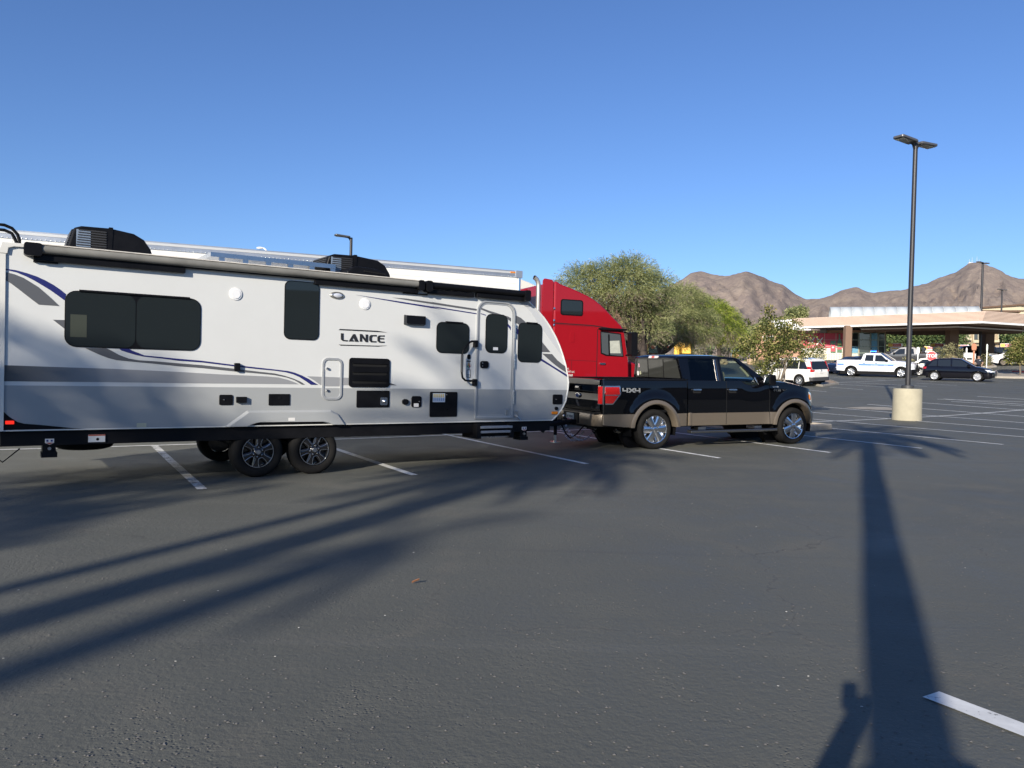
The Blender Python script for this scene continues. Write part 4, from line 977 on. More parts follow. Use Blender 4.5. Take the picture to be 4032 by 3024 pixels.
    MB().box(-1.55, -1.2, -.04, .04, .50, .57).obj('hitch_receiver', BLACKM, e); MB().ball((-1.58, 0, .64), .03, 10, 8).obj('hitch_ball', CHROME, e); MB().box(-1.63, -1.53, -.05, .05, .55, .6).obj('ball_mount', BLACKM, e)
    # front bumper and lamps
    fb = MB(); rows = []
    for k in range(21):
        y = -.99+1.98*k/20; x = s.fx(y*.985)
        rows.append([(x-.12, y, .45), (x+.02, y, .47), (x+.045, y, .53), (x+.045, y, .68), (x+.01, y, .735), (x-.1, y, .74)])
    fb.grid(rows); fbu = fb.obj('front_bumper', mat('dark tan paint', (.10, .085, .07), .35, .4, coat=.4), e, smooth=40)
    for sg in (-1, 1):
        s.sidepatch('headlamp', CLEARL, e, subdiv([(4.14, 1.165), (4.30, 1.12), (4.38, 1.02), (4.39, .88), (4.28, .88), (4.20, .95)], .05), sg, .014, .004)
        s.sidepatch('turn_signal', AMBER, e, subdiv([(4.155, 1.12), (4.21, 1.10), (4.22, .97), (4.17, 1.0)], .05), sg, .018, .003)
    s.endpatch('grille', mat('dark grille', (.03, .03, .03), .3, .6), e, subdiv([(-.6, .80), (.6, .80), (.58, 1.06), (-.58, 1.06)], .1), True, .03)
    # cab greenhouse
    z0, z1 = 1.40, 1.93; W0, W1 = .945, .80
    def yc(z): return W0+(W1-W0)*max(0, min(1, (z-z0)/(z1-.02-z0)))
    def plate(name, polys, m, th=.05, off=0, par=e, bev=.0):
        for sg in (-1, 1):
            mb = MB()
            for p in polys: mb.prism(p, off-th, off, fn=lambda u, v, w: Vector((u, sg*(yc(v)+w), v)))
            mb.obj(name, m, par, bevel=bev)
    ws_b, ws_t = (2.93, 1.40), (2.14, 1.885)
    # roof side rail, pillars (abutting)
    plate('cab_pillar', [[(.70, 1.36), (.90, 1.36), (.90, 1.87), (.66, 1.87)]], TBLK); plate('cab_pillar', [[(1.605, 1.39), (1.735, 1.39), (1.735, 1.87), (1.605, 1.87)]], TBLK)
    plate('b_pillar_trim', [[(1.60, 1.40), (1.675, 1.40), (1.665, 1.875), (1.60, 1.875)]], mat('satin black', (.012, .012, .013), .35), .01, .006)
    plate('cab_pillar', [[(2.14, 1.87), (2.245, 1.87), (2.96, 1.40), (2.96, 1.30), (2.72, 1.30), (2.70, 1.385)]], TBLK)
    plate('roof_rail', [[(.62, 1.87), (2.245, 1.87), (2.17, 1.905), (1.9, 1.925), (1.4, 1.935), (.9, 1.93), (.66, 1.91)]], TBLK, bev=.01)
    # roof skin
    rr = []
    for x, z in ((.60, 1.87), (.63, 1.905), (.75, 1.93), (1.0, 1.945), (1.5, 1.95), (1.9, 1.938), (2.1, 1.915), (2.2, 1.885)):
        w = yc(1.92)+.005; rr.append([(x-.05*(2*k/12-1)**2*(1 if x > 2 else 0)+.03*(2*k/12-1)**4*(1 if x < .7 else 0), w*(2*k/12-1), z+.03*(1-(2*k/12-1)**4)-.012) for k in range(13)])
    MB().grid(rr).obj('roof', TBLK, e, smooth=50, fixn=False)
    MB().prism(rrect(-.17, .17, 1.872, 1.925, .015, 3), 0, .03, fn=lambda u, v, w: Vector((.615-w+(v-1.9)*.3, u, v))).obj('high_brake_lamp', mat('brake lamp lens', (.55, .5, .5), .15, coat=.7), e, bevel=.006)
    MB().prism(rrect(-.05, .05, 1.876, 1.921, .006, 2), .03, .033, fn=lambda u, v, w: Vector((.615-w+(v-1.9)*.3, u, v))).obj('brake_lens', REDLENS, e)
    # windscreen
    gw = []
    for t in (0, .25, .5, .75, 1):
        x = ws_b[0]+(ws_t[0]+.06-ws_b[0])*t; z = ws_b[1]+(ws_t[1]-ws_b[1])*t; w = yc(z)-.02
        gw.append([(x+.12*(1-(2*k/10-1)**2), w*(2*k/10-1), z+.02*(1-(2*k/10-1)**2)) for k in range(11)])
    MB().grid(gw).obj('windscreen', CLEARG, e, smooth=60, fixn=False)
    # side glass
    DKG = glass_mat('privacy glass', (.10, .12, .13))
    plate('rear_side_window', [[(.90, 1.41), (1.605, 1.395), (1.605, 1.87), (.90, 1.87)]], DKG, .004, -.018)
    plate('front_side_window', [[(1.735, 1.395), (2.22, 1.40), (2.36, 1.32), (2.70, 1.32), (2.70, 1.385), (2.14, 1.87), (1.735, 1.87)]], CLEARG, .004, -.018)
    for poly, nm in (([(.895, 1.395), (1.61, 1.395), (1.61, 1.412), (.895, 1.412)], 'window_seal'), ([(1.73, 1.392), (2.22, 1.392), (2.36, 1.315), (2.72, 1.315), (2.72, 1.33), (2.37, 1.33), (2.23, 1.408), (1.73, 1.408)], 'window_seal')):
        plate(nm, [poly], BLACKP, .02, .006)
    plate('window_divider', [[(1.60, 1.42), (1.612, 1.42), (1.602, 1.865), (1.59, 1.865)]], CHROME, .01, .008); plate('window_divider', [[(2.685, 1.33), (2.70, 1.33), (2.60, 1.49), (2.585, 1.49)]], CHROME, .01, .008)
    # back wall and three pane rear window
    def bk(u, v, w): return Vector((.665-w+.03*(u/.8)**2+max(0, (1.86-v))*.0+(1.42-v)*.09, u, v))
    MB().prism([(-.90, .8), (.90, .8), (.93, 1.44), (-.93, 1.44)], -.05, 0, fn=lambda u, v, w: Vector((.79-w, u, v))).obj('cab_back_wall', TBLK, e)
    for po in ([(-.93, 1.40), (.93, 1.40), (.93, 1.455), (-.93, 1.455)], [(-.80, 1.845), (.80, 1.845), (.79, 1.885), (-.79, 1.885)], [(-.93, 1.455), (-.86, 1.455), (-.75, 1.845), (-.81, 1.845)], [(.93, 1.455), (.86, 1.455), (.75, 1.845), (.81, 1.845)]):
        MB().prism(po, -.05, 0, fn=bk).obj('rear_window_frame', TBLK, e)
    SM = mat('smoked rear glass', (.035, .036, .032), .04, spec=.6)
    for po in ([(-.862, 1.455), (-.30, 1.455), (-.30, 1.845), (-.752, 1.845)], [(-.28, 1.455), (.28, 1.455), (.28, 1.845), (-.28, 1.845)], [(.862, 1.455), (.30, 1.455), (.30, 1.845), (.752, 1.845)]):
        MB().prism(po, -.03, -.012, fn=bk).obj('rear_window_pane', SM, e)
    for y in (-.29, .29): MB().prism([(y-.011, 1.455), (y+.011, 1.455), (y+.011, 1.845), (y-.011, 1.845)], -.03, -.006, fn=bk).obj('window_divider', BLACKP, e)
    MB().prism(rrect(.70, .78, 1.48, 1.58, .03), -.012, -.008, fn=bk).obj('window_sticker', LAB, e); MB().prism(rrect(.60, .67, 1.5, 1.58, .035), -.012, -.008, fn=bk).obj('window_sticker', mat('olive sticker', (.35, .36, .24), .5), e); MB().prism(rrect(.66, .70, 1.66, 1.75, .015), -.012, -.008, fn=bk).obj('window_sticker', mat('pink sticker', (.6, .35, .4), .5), e)
    # interior
    SEAT = mat('tan upholstery', (.24, .19, .13), .8); DASH = mat('dark dash', (.02, .02, .02), .7); BEIGE = mat('beige trim', (.40, .34, .24), .7)
    for x in (1.15, 2.0):
        for y in (-.42, .42):
            st_ = MB().prism([(x-.12, 1.0), (x+.05, 1.0), (x-.02, 1.62), (x-.13, 1.62)], y-.26, y+.26).obj('seat_back', SEAT if x > 1.5 else DASH, e, bevel=.05, seg=3)
            MB().prism(rrect(x-.13, x-.04, 1.64, 1.8, .03), y-.13, y+.13).obj('headrest', SEAT if x > 1.5 else DASH, st_, bevel=.03)
    MB().prism([(2.55, .9), (2.55, 1.30), (2.62, 1.36), (2.95, 1.38), (2.95, .9)], -.88, .88).obj('dashboard', DASH, e, bevel=.02)
    MB().prism([(2.50, 1.12), (2.56, 1.12), (2.6, 1.30), (2.54, 1.30)], -.85, .85).obj('dash_panel', BEIGE, e)
    sw = MB(); sw.lathe([(.175, -.014), (.19, 0), (.175, .014), (.16, 0)], 'x', (0, 0, 0), 24, True); o = sw.obj('steering_wheel', DASH, e, smooth=60, loc=(2.42, .40, 1.32)); o.rotation_euler = (0, R(-22), 0)
    MB().box(.86, 2.5, -.90, .90, .7, .8).obj('cab_floor', DASH, e)
    MB().box(2.12, 2.18, -.08, .08, 1.74, 1.80).obj('rear_view_mirror', DASH, e)
    plate('grab_bar', [[(2.30, 1.70), (2.34, 1.72), (2.52, 1.52), (2.48, 1.50)]], BEIGE, .03, -.06)
    plate('pillar_trim', [[(2.28, 1.79), (2.33, 1.79), (2.70, 1.5), (2.66, 1.42)]], BEIGE, .01, -.052)
    plate('door_card', [[(.92, .8), (2.65, .8), (2.65, 1.30), (2.36, 1.30), (2.22, 1.385), (.92, 1.385)]], DASH, .02, -.06)
    # mirrors, antenna, emblem lettering
    for sg in (-1, 1):
        mb = MB(); a, b_ = sorted((sg*1.02, sg*1.24)); mb.prism(rrect(2.76, 2.92, 1.32, 1.55, .04, 4), a, b_); m_ = mb.obj('door_mirror', BLACKP, e, bevel=.03, seg=3)
        mb = MB(); a, b_ = sorted((sg*.93, sg*1.05)); mb.box(2.78, 2.86, a, b_, 1.36, 1.42); mb.obj('mirror_arm', BLACKP, m_)
        mb = MB(); a, b_ = sorted((sg*1.05, sg*1.215)); mb.box(2.752, 2.759, a, b_, 1.345, 1.53); mb.obj('mirror_glass', mat('mirror', (.6, .62, .65), .03, 1), m_)
    MB().tube([(3.12, -.80, 1.42), (3.12, -.80, 1.50)], .012, 6).obj('antenna_base', BLACKP, e); MB().tube([(3.12, -.80, 1.5), (3.10, -.80, 2.0)], .003, 5).obj('antenna_whip', BLACKP, e)
    DEC4 = mat('grey decal', (.33, .33, .31), .4, .3)
    for q in ([(-.79, 1.255), (-.755, 1.255), (-.755, 1.215), (-.69, 1.215), (-.69, 1.255), (-.655, 1.255), (-.655, 1.165), (-.69, 1.165), (-.69, 1.19), (-.79, 1.19)], [(-.66, 1.255), (-.61, 1.255), (-.57, 1.225), (-.53, 1.255), (-.475, 1.255), (-.535, 1.21), (-.475, 1.165), (-.53, 1.165), (-.57, 1.195), (-.61, 1.165), (-.655, 1.165), (-.60, 1.21)], [(-.50, 1.255), (-.465, 1.255), (-.465, 1.215), (-.40, 1.215), (-.40, 1.255), (-.365, 1.255), (-.365, 1.165), (-.40, 1.165), (-.40, 1.19), (-.50, 1.19)]):
        for sg in (-1, 1): s.sidepatch('decal_figure', DEC4, e, q, sg, .0025 if q[0][0] != -.66 else .0035)
    lettering('F150', .085, CHROME, e, (3.20, -s.y(3.2, 1.2)-.006, 1.205), depth=.006, sx=1.2); lettering('LARIAT', .035, CHROME, e, (3.41, -s.y(3.4, 1.2)-.006, 1.21), depth=.004)
    lettering('Way Too Fast', .04, LAB, e, (3.17, -s.y(3.2, 1.28)-.004, 1.28), depth=.002) if False else None
    MB().box(3.08, 3.24, -s.y(3.2, 1.28)-.004, -s.y(3.2, 1.28)+.01, 1.27, 1.292).obj('white_lettering_strip', LAB, e)
    # chassis
    MB().box(-1.2, 4.3, -.62, .62, .42, .62).obj('chassis', BLACKM, e)
    for x in (0, 3.68):
        MB().tube([(x, -.8, .40), (x, .8, .40)], .06, 8).obj('axle', BLACKM, e)
        wheel(e, x, -.985, .41, .41, .285, .27, 'truck', CHROME, CHROME, spin=R(5 if x else 28)); wheel(e, x, .985, .41, .41, .285, .27, 'truck', CHROME, CHROME, flip=True)
    ex = MB(); ex.lathe([(.036, 0), (.042, -.0), (.042, -.16), (.036, -.16)], 'x', (0, 0, 0), 18, True); o = ex.obj('exhaust_tip', CHROME, e, smooth=50, loc=(-.72, -.78, .37)); o.rotation_euler = (0, R(8), R(28))
    MB().tube([(-.72, -.76, .38), (-.3, -.6, .42), (.6, -.45, .42)], .035, 8).obj('exhaust_pipe', BLACKM, e)
    return e
tk = pickup()
_w1, _w2 = gp(2565.5, 1767.5), gp(3112.6, 1746.6)
_d = (_w2-_w1).to_2d(); _h = math.atan2(_d.y, _d.x); _d.normalize(); _o = _w1.to_2d()+Vector((-_d.y, _d.x))*.88
seat_on_ground(tk, _o.x, _o.y, _h)
print('pickup heading', math.degrees(_h), 'wheelbase seen', (_w2-_w1).length, _o)
# ------------------------------------------------------------------ semi-trailer and red tractor behind the travel trailer
SEM_A = R(23.5); SEM_P = Vector((.17, 20.2, 0))
PANW = mat('white trailer panel', (.74, .73, .68), .4, var=.04, vscale=1.2)
bx = thing('box_trailer', 'long white riveted box semi-trailer parked behind the travel trailer', 'semi-trailer', SEM_P, SEM_A)
MB().box(-16.2, -.02, .03, 2.57, 1.2, 4.1).obj('box_core', PANW, bx)
x = -.10; k = 0; pws = []
while x > -16:
    wd_ = .31 if k < 9 else (.6 if k < 20 else .62); pws.append((x-wd_, x)); x -= wd_; k += 1
for a, b in pws:
    MB().box(a+.004, b-.004, .0, .031, 1.22, 4.06).obj('wall_panel', PANW, bx)
    MB().box(b-.018, b+.018, -.004, .0, 1.22, 4.06).obj('panel_joint', PANW, bx)
for z in (3.55, 3.66, 3.79, 3.9):
    MB().box(-4.4, -.12, -.006, 0, z, z+.012).obj('wall_rib', PANW, bx)
RAIL = mat('mill aluminium', (.45, .47, .5), .38, .7, var=.12, vscale=2)
rl = MB().box(-16.2, 0, -.012, .05, 4.055, 4.15).obj('top_rail', RAIL, bx)
MB().box(-16.2, 0, -.02, .06, 4.152, 4.205).obj('rail_lip', mat('pale rail', (.6, .6, .58), .4, .3), rl); MB().box(-16.2, 0, -.01, 2.6, 4.206, 4.235).obj('roof_edge', RAIL, rl)
rv_ = MB().ball((0, 0, 0), .012, 6, 4).mesh('rivet', 60); rv_.materials.append(mat('bright rivet', (.8, .8, .78), .25, .6))
for i in range(150): link('rivet', rv_, rl, loc=(-.12-i*.085, -.014, 4.075))
MB().lathe([(.0001, 1.2), (.055, 1.2), (.055, 4.06), (.0001, 4.06)], 'z', (-.045, .045, 0), 14).obj('corner_post', CHROME, bx, smooth=40)
MB().prism(rrect(-.16, .03, 4.05, 4.24, .02), -.03, .2).obj('corner_casting', RAIL, bx, bevel=.01)
MB().box(-.32, -.18, -.035, .0, 4.165, 4.2).obj('marker_or_glint', AMBER, bx, bevel=.006)
for y in (.25, 2.1): MB().box(-16, -.3, y, y+.12, .95, 1.2).obj('frame_rail', BLACKM, bx)
for xx in (-13.6, -12.3):
    for y, f_ in ((.08, False), (2.5, True)): wheel(bx, xx, y, .52, .51, .3, .5, 'steel', SILVER, flip=f_)
for y in (.5, 2.0): MB().box(-3.0, -2.8, y, y+.14, .1, 1.0).obj('landing_leg', BLACKM, bx)

def tractor(name, label, paint, loc, rz, sc=1.0):
    t = thing(name, label, 'truck', loc, rz); t.scale = (sc, sc, sc)
    pr = [(.99, 1.0), (.99, 3.97), (1.02, 4.03), (1.18, 3.95), (1.6, 3.83), (2.03, 3.68), (2.25, 3.575), (2.43, 3.46), (2.63, 3.31), (2.82, 3.15), (2.98, 3.02), (3.1, 2.92), (3.19, 2.80), (3.36, 1.98), (3.40, 1.0)]
    b = MB().prism(pr, 0, 2.5).obj('cab', paint, t, bevel=.09, seg=3)
    MB().prism([(.62, 1.0), (.98, 1.0), (.975, 3.99), (.93, 4.05), (.70, 4.07), (.66, 4.02)], .02, .07).obj('side_fairing', paint, t, bevel=.015)
    MB().prism([(.62, 1.0), (.98, 1.0), (.975, 3.99), (.93, 4.05), (.70, 4.07), (.66, 4.02)], 2.43, 2.48).obj('side_fairing', paint, t, bevel=.015)
    GR = mat('panel groove', (.03, .004, .006), .6)
    for p in ([(.985, 2.88), (2.2, 2.863), (3.06, 2.785), (3.06, 2.81), (2.2, 2.893), (.985, 2.91)], [(2.328, 1.05), (2.35, 1.05), (2.35, 2.78), (2.328, 2.78)], [(.995, 1.92), (2.33, 1.90), (2.33, 1.908), (.995, 1.928)], [(2.345, 2.78), (3.02, 2.76), (3.02, 2.772), (2.345, 2.792)]):
        MB().prism(p, -.002, .004).obj('panel_seam', GR, b)
    w = MB().prism(rrect(1.18, 1.86, 3.12, 3.55, .07), -.014, .01).obj('sleeper_window', BLACKP, t, bevel=.006); MB().prism(rrect(1.21, 1.83, 3.15, 3.52, .06), -.017, 0).obj('pane', TINT, w)
    dwp = [(2.42, 2.74), (3.08, 2.70), (3.19, 2.05), (2.62, 2.06), (2.45, 2.12)]
    w = MB().prism(dwp, -.012, .006).obj('door_window', BLACKP, t, bevel=.01)
    MB().prism(inset(dwp, .035), -.016, 0).obj('pane', mat('cab side glass', (.07, .08, .085), .04, spec=.7), w)
    MB().prism([(2.72, 2.48), (3.03, 2.50), (3.08, 2.15), (2.74, 2.14)], -.0175, 0).obj('curtain', mat('pale curtain', (.42, .43, .36), .6, var=.15, vscale=9), w)
    MB().prism([(2.66, 2.66), (2.71, 2.66), (2.75, 2.08), (2.70, 2.08)], -.0185, 0).obj('window_post', BLACKP, w)
    MB().prism(rrect(1.49, 1.62, 2.40, 2.68, .02), -.008, .0).obj('side_marker_panel', paint, t, bevel=.004)
    m_ = MB().prism(rrect(3.25, 3.45, 2.08, 2.74, .05), -.30, -.08).obj('door_mirror', BLACKP, t, bevel=.03)
    MB().tube([(3.2, .1, 2.1), (3.35, -.15, 2.1)], .02, 6).obj('mirror_arm', BLACKP, m_); MB().tube([(3.2, .1, 2.75), (3.35, -.12, 2.7)], .02, 6).obj('mirror_arm', BLACKP, m_)
    MB().tube([(3.33, -.1, 2.72), (3.33, -.1, 3.32)], .005, 5).obj('antenna', BLACKP, t)
    st_ = MB(); st_.tube([(.57, .12, 1.0), (.57, .12, 3.86), (.555, .12, 3.96), (.51, .12, 4.04), (.44, .12, 4.09)], .062, 16, cap=False); s_ = st_.obj('exhaust_stack', mat('dull chrome stack', (.62, .58, .50), .33, .75), t, smooth=60)
    MB().ball((.445, .12, 4.085), .056, 12, 6, (.5, 1, 1)).obj('stack_mouth', mat('deep black'), s_)
    for k_, (dx, dz) in enumerate(((.1, 3.6), (.2, 3.3))): MB().tube([(dx, .4, dz), (dx+.15, .35, dz-.3), (dx+.1, .3, dz-.8), (.6, .4, dz-1.2)], .02, 6).obj('air_hose', BLACKM, t, smooth=60)
    MB().box(.15, .35, .5, .9, 3.55, 3.75).obj('deck_lamp', BLACKM, t)
    MB().box(.0, .25, .3, 1.2, 3.58, 3.64).obj('rear_strip', LAB, t)
    MB().prism(rrect(2.42, 2.6, 1.82, 1.87, .02), -.03, 0).obj('door_handle', CHROME, t, bevel=.006)
    for z_ in (3.28, 2.96, 2.84): MB().ball((1.0, -.004, z_), .028, 8, 6, (1, .5, 1.4)).obj('marker_or_glint', CHROME, t)  # chrome dots put in as highlights down the rear edge of the cab
    MB().prism([(1.02, 2.86), (2.30, 2.84), (2.30, 2.846), (1.02, 2.866)], -.003, .004).obj('panel_seam', GR, b)
    MB().prism([(1.55, 1.05), (1.558, 1.05), (1.558, 1.90), (1.55, 1.90)], -.002, .004).obj('panel_seam', GR, b)
    MB().prism(rrect(2.36, 3.22, 2.78, 2.83, .02), -.10, 0).obj('window_visor', BLACKP, t, bevel=.01)
    h = MB().prism([(3.3, .8), (3.3, 2.0), (3.6, 1.95), (4.4, 1.78), (4.8, 1.6), (4.95, 1.3), (4.95, .6), (3.3, .6)], .25, 2.25).obj('hood', paint, t, bevel=.1, seg=3)
    MB().box(4.3, 5.0, .1, 2.4, .35, .8).obj('bumper', paint, t, bevel=.08)
    for xx, Rt in ((4.2, .5), (-.6, .5), (-1.9, .5)):
        for y, f_ in ((.06, False), (2.44, True)): wheel(t, xx, y, Rt, .51, .3, .35, 'steel', SILVER, flip=f_)
    MB().box(-2.6, 4.2, .8, 1.7, .7, .95).obj('frame', BLACKM, t); MB().lathe([(.0001, 1.0), (.33, 1.0), (.33, 2.2), (.0001, 2.2)], 'x', (0, .45, .75), 20).obj('fuel_tank', ALU, t, smooth=40)
    return t
RED = mat('red truck paint', (.29, .006, .012), .4, spec=.1, coat=.8, var=.03)
tr = tractor('red_truck', 'glossy red sleeper cab tractor with white exhaust stack, behind the trailer nose', RED, SEM_P+Vector((0, 0, .03)), SEM_A)
for s_, sz_, z_ in (('INC', .06, 1.68), ('TRANSPORT LLC', .07, 1.60), ('US 74568', .10, 1.50)): lettering(s_, sz_, LAB, tr, (1.44, -.006, z_), sx=.8)
_n = Vector((-math.sin(SEM_A), math.cos(SEM_A), 0)); _f = Vector((math.cos(SEM_A), math.sin(SEM_A), 0))
tractor('white_truck', 'white sleeper cab whose pale roof shows above and behind the red truck', mat('cream truck paint', (.66, .64, .56), .3, coat=.5), SEM_P+_n*3.4+_f*.05+Vector((0, 0, .25)), SEM_A, 1.085)

# ------------------------------------------------------------------ smaller vehicles across the lot
def suv_spec(h=1.66, w=.91, wb=2.62, rear=-.86, front=3.56, Rt=.345):
    return dict(shell=dict(L0=rear, L1=front, wb=wb, w=w, sill=.26, top=[(rear, .86), (rear+.03, 1.0), (rear+.1, 1.03), (1.0, 1.0), (wb-.35, .98), (wb-.1, 1.0), (wb+.3, .93), (front-.15, .78), (front, .66)], Rt=Rt, ra=Rt+.05, r0=.28, r1=.42, endz=(.36, .3), tum=.06, crown=.05),
        cab=[(rear+.05, 1.02), (rear+.25, 1.50), (rear+.42, h-.06), (rear+1.0, h-.01), (1.1, h), (1.65, h-.05), (wb-.06, .99)], wr=w-.22, glass_segs=(0, 5),
        wins=[[(rear+.34, 1.04), (rear+.95, 1.03), (rear+.95, h-.13), (rear+.62, h-.17)], [(rear+1.02, 1.03), (.98, 1.02), (.95, h-.12), (rear+1.02, h-.13)], [(1.06, 1.02), (wb-.38, 1.0), (1.72, h-.17), (1.06, h-.12)]],
        handles=[(.45, .92), (1.35, .91)], seams=[.28, 1.02, 2.0], mirror=(wb-.55, 1.06))
sp = suv_spec()
# white SUV
WPE = mat('pearl white paint', (.78, .76, .70), .2, coat=.8)
sw = suv_spec(1.68); sw['clad'] = (.26, .34); sw['mm'] = WPE
cw, S1, b1 = car('parked_suv', 'pearl white compact SUV with tall red tail lamps, parked beyond the young tree', 'car', WPE, sw, rims='ten')
for sg in (-1, 1):
    mb = MB(); mb.prism([(-.80, 1.0), (-.55, 1.0), (-.42, 1.14), (-.52, 1.30), (-.60, 1.50), (-.68, 1.50), (-.71, 1.30)], -.03, .02, fn=lambda u, v, w: Vector((u, sg*(.80-(v-1.0)*.24+w), v))); mb.obj('tail_lamp', REDLENS, cw)
    S1.endpatch('tail_lamp', REDLENS, cw, [(sg*.62, 1.0), (sg*.85, 1.0), (sg*.85, .86), (sg*.66, .9)], False, .02)
S1.endpatch('rear_bumper', mat('dark grey cladding', (.045, .045, .046), .6), cw, subdiv([(-.87, .34), (.87, .34), (.9, .56), (-.9, .56)], .12), False, .03, .01)
S1.endpatch('licence_plate', LAB, cw, [(-.16, .78), (.16, .78), (.16, .9), (-.16, .9)], False, .02)
S1.endpatch('emblem', CHROME, cw, rrect(-.06, .06, .93, 1.0, .02), False, .03)
MB().box(-.60, .9, -.62, -.58, 1.68, 1.71).obj('roof_bar', ALU, cw); MB().box(-.60, .9, .58, .62, 1.68, 1.71).obj('roof_bar', ALU, cw)
p = at(3146, 1517, 46.5); hd = R(122); l_ = Vector((-math.sin(hd), math.cos(hd)))*.9
seat_on_ground(cw, p.x-l_.x, p.y-l_.y, hd)
# black SUV
BSU = mat('black metallic paint', (.004, .004, .007), .3, spec=0, coat=1)
sb = suv_spec(1.6, .915, 2.6, -.80, 3.58, .345); sb['hm'] = BSU; sb['cab'] = [(-.72, 1.0), (-.40, 1.34), (-.05, 1.52), (.5, 1.58), (1.0, 1.6), (1.55, 1.55), (2.5, .99)]; sb['wins'] = [[(-.42, 1.03), (.12, 1.03), (.12, 1.44), (-.12, 1.40)], [(.19, 1.03), (.98, 1.02), (.95, 1.49), (.19, 1.46)], [(1.06, 1.02), (2.24, 1.0), (1.62, 1.44), (1.06, 1.49)]]
cb, S2, b2 = car('black_suv', 'glossy black hatchback SUV facing right with bright alloy wheels, in front of the filling station', 'car', BSU, sb, rims='five', rimm=mat('bright alloy', (.75, .75, .76), .22, .7))
for sg in (-1, 1):
    S2.sidepatch('headlamp', CLEARL, cb, subdiv([(3.02, .82), (3.30, .80), (3.47, .72), (3.42, .64), (3.2, .70)], .06), sg, .02, .004)
    S2.endpatch('headlamp', CLEARL, cb, [(sg*.55, .74), (sg*.80, .76), (sg*.80, .66), (sg*.58, .66)], True, .02)
    S2.sidepatch('tail_lamp', REDLENS, cb, subdiv([(-.76, .98), (-.5, .96), (-.55, .84), (-.78, .82)], .08), sg, .012)
    S2.endpatch('fog_lamp', mat('intake mesh', (.02, .02, .02), .5), cb, [(sg*.5, .5), (sg*.78, .52), (sg*.78, .40), (sg*.52, .38)], True, .015)
S2.endpatch('grille_surround', CHROME, cb, subdiv([(-.40, .36), (.40, .36), (.46, .66), (.40, .76), (-.40, .76), (-.46, .66)], .1), True, .016)
S2.endpatch('grille', mat('dark grille'), cb, subdiv([(-.36, .39), (.36, .39), (.42, .66), (.37, .735), (-.37, .735), (-.42, .66)], .1), True, .024)
# window surround trim
p = at(3676, 1498, 54); seat_on_ground(cb, p.x+.62, p.y+.75, R(-38))
# police pickup
PW = mat('police white', (.72, .74, .76), .25, coat=.6); PBL = mat('police blue', (.07, .18, .52), .3); PBL2 = mat('police pale blue', (.25, .45, .75), .3)
spk = dict(shell=dict(L0=-1.15, L1=4.55, wb=3.64, w=1.0, sill=.46, top=[(-1.15, 1.18), (-1.1, 1.30), (.72, 1.30), (.75, 1.24), (2.6, 1.22), (2.9, 1.26), (3.6, 1.24), (4.2, 1.16), (4.45, 1.05), (4.55, .95)], Rt=.40, ra=.5, r0=.12, r1=.35, endz=(.5, .42), tum=.03, crown=.04),
    cab=[(.78, 1.24), (.72, 1.28), (.86, 1.78), (1.0, 1.85), (1.6, 1.88), (2.1, 1.84), (2.95, 1.25)], wr=.76, glass_segs=(1, 5), wins=[[(.98, 1.27), (1.62, 1.26), (1.62, 1.74), (1.05, 1.74)], [(1.74, 1.26), (2.72, 1.24), (2.2, 1.72), (1.74, 1.74)]],
    handles=[(.95, 1.08), (1.85, 1.08)], seams=[.76, 1.70, 2.78], mirror=(2.6, 1.32), mm=BLACKP, hm=BLACKP)
cp, S3, b3 = car('police_pickup', 'white police pickup with blue side stripe and lit blue roof lights', 'pickup', PW, spk, rims='steel')
for sg in (-1, 1):
    for (x0, x1) in ((-1.05, -.55), (.55, 3.1)):
        S3.sidepatch('blue_stripe', PBL, cp, subdiv([(x0, .90), (x1, .90), (x1, 1.0), (x0, 1.0)], .25), sg, .004)
        S3.sidepatch('pale_stripe', PBL2, cp, subdiv([(x0, 1.005), (x1, 1.005), (x1, 1.05), (x0, 1.05)], .25), sg, .004)
    S3.sidepatch('blue_stripe', PBL2, cp, subdiv([(3.1, .97), (4.2, .95), (4.2, 1.02), (3.1, 1.05)], .2), sg, .004)
    S3.sidepatch('tail_lamp', REDLENS, cp, [(-1.13, .85), (-1.0, .85), (-1.0, 1.2), (-1.13, 1.2)], sg, .012)
    S3.sidepatch('headlamp', CLEARL, cp, subdiv([(4.2, .78), (4.48, .78), (4.44, 1.0), (4.2, 1.04)], .08), sg, .015)
    S3.endpatch('headlamp', CLEARL, cp, [(sg*.62, .80), (sg*.90, .80), (sg*.88, .98), (sg*.62, .98)], True, .02)
lettering('SCOTTSDALE', .085, LAB, cp, (1.72, -S3.y(1.7, .95)-.007, .945)); lettering('POLICE', .085, LAB, cp, (2.55, -S3.y(2.5, .95)-.007, .945)); lettering('911', .16, PBL, cp, (-.75, -S3.y(-.75, 1.15)-.007, 1.16), bold=.002)
S3.endpatch('grille', mat('dark grille'), cp, subdiv([(-.6, .66), (.6, .66), (.6, .98), (-.6, .98)], .15), True, .015); S3.endpatch('front_bumper', BLACKP, cp, subdiv([(-.97, .42), (.97, .42), (.97, .66), (-.97, .66)], .12), True, .06)
g = MB()
for y in (-.38, .38): g.tube([(4.62, y, .5), (4.68, y, .9), (4.66, y, 1.12), (4.5, y, 1.14)], .03, 8)
g.obj('push_bar', BLACKP, cp, smooth=60); MB().tube([(4.66, -.38, 1.1), (4.66, .38, 1.1)], .03, 8).obj('push_bar', BLACKP, cp); MB().tube([(4.67, -.38, .72), (4.67, .38, .72)], .03, 8).obj('push_bar', BLACKP, cp)
lb = MB().box(1.35, 1.65, -.62, .62, 1.90, 1.98).obj('light_bar', BLACKP, cp, bevel=.02)
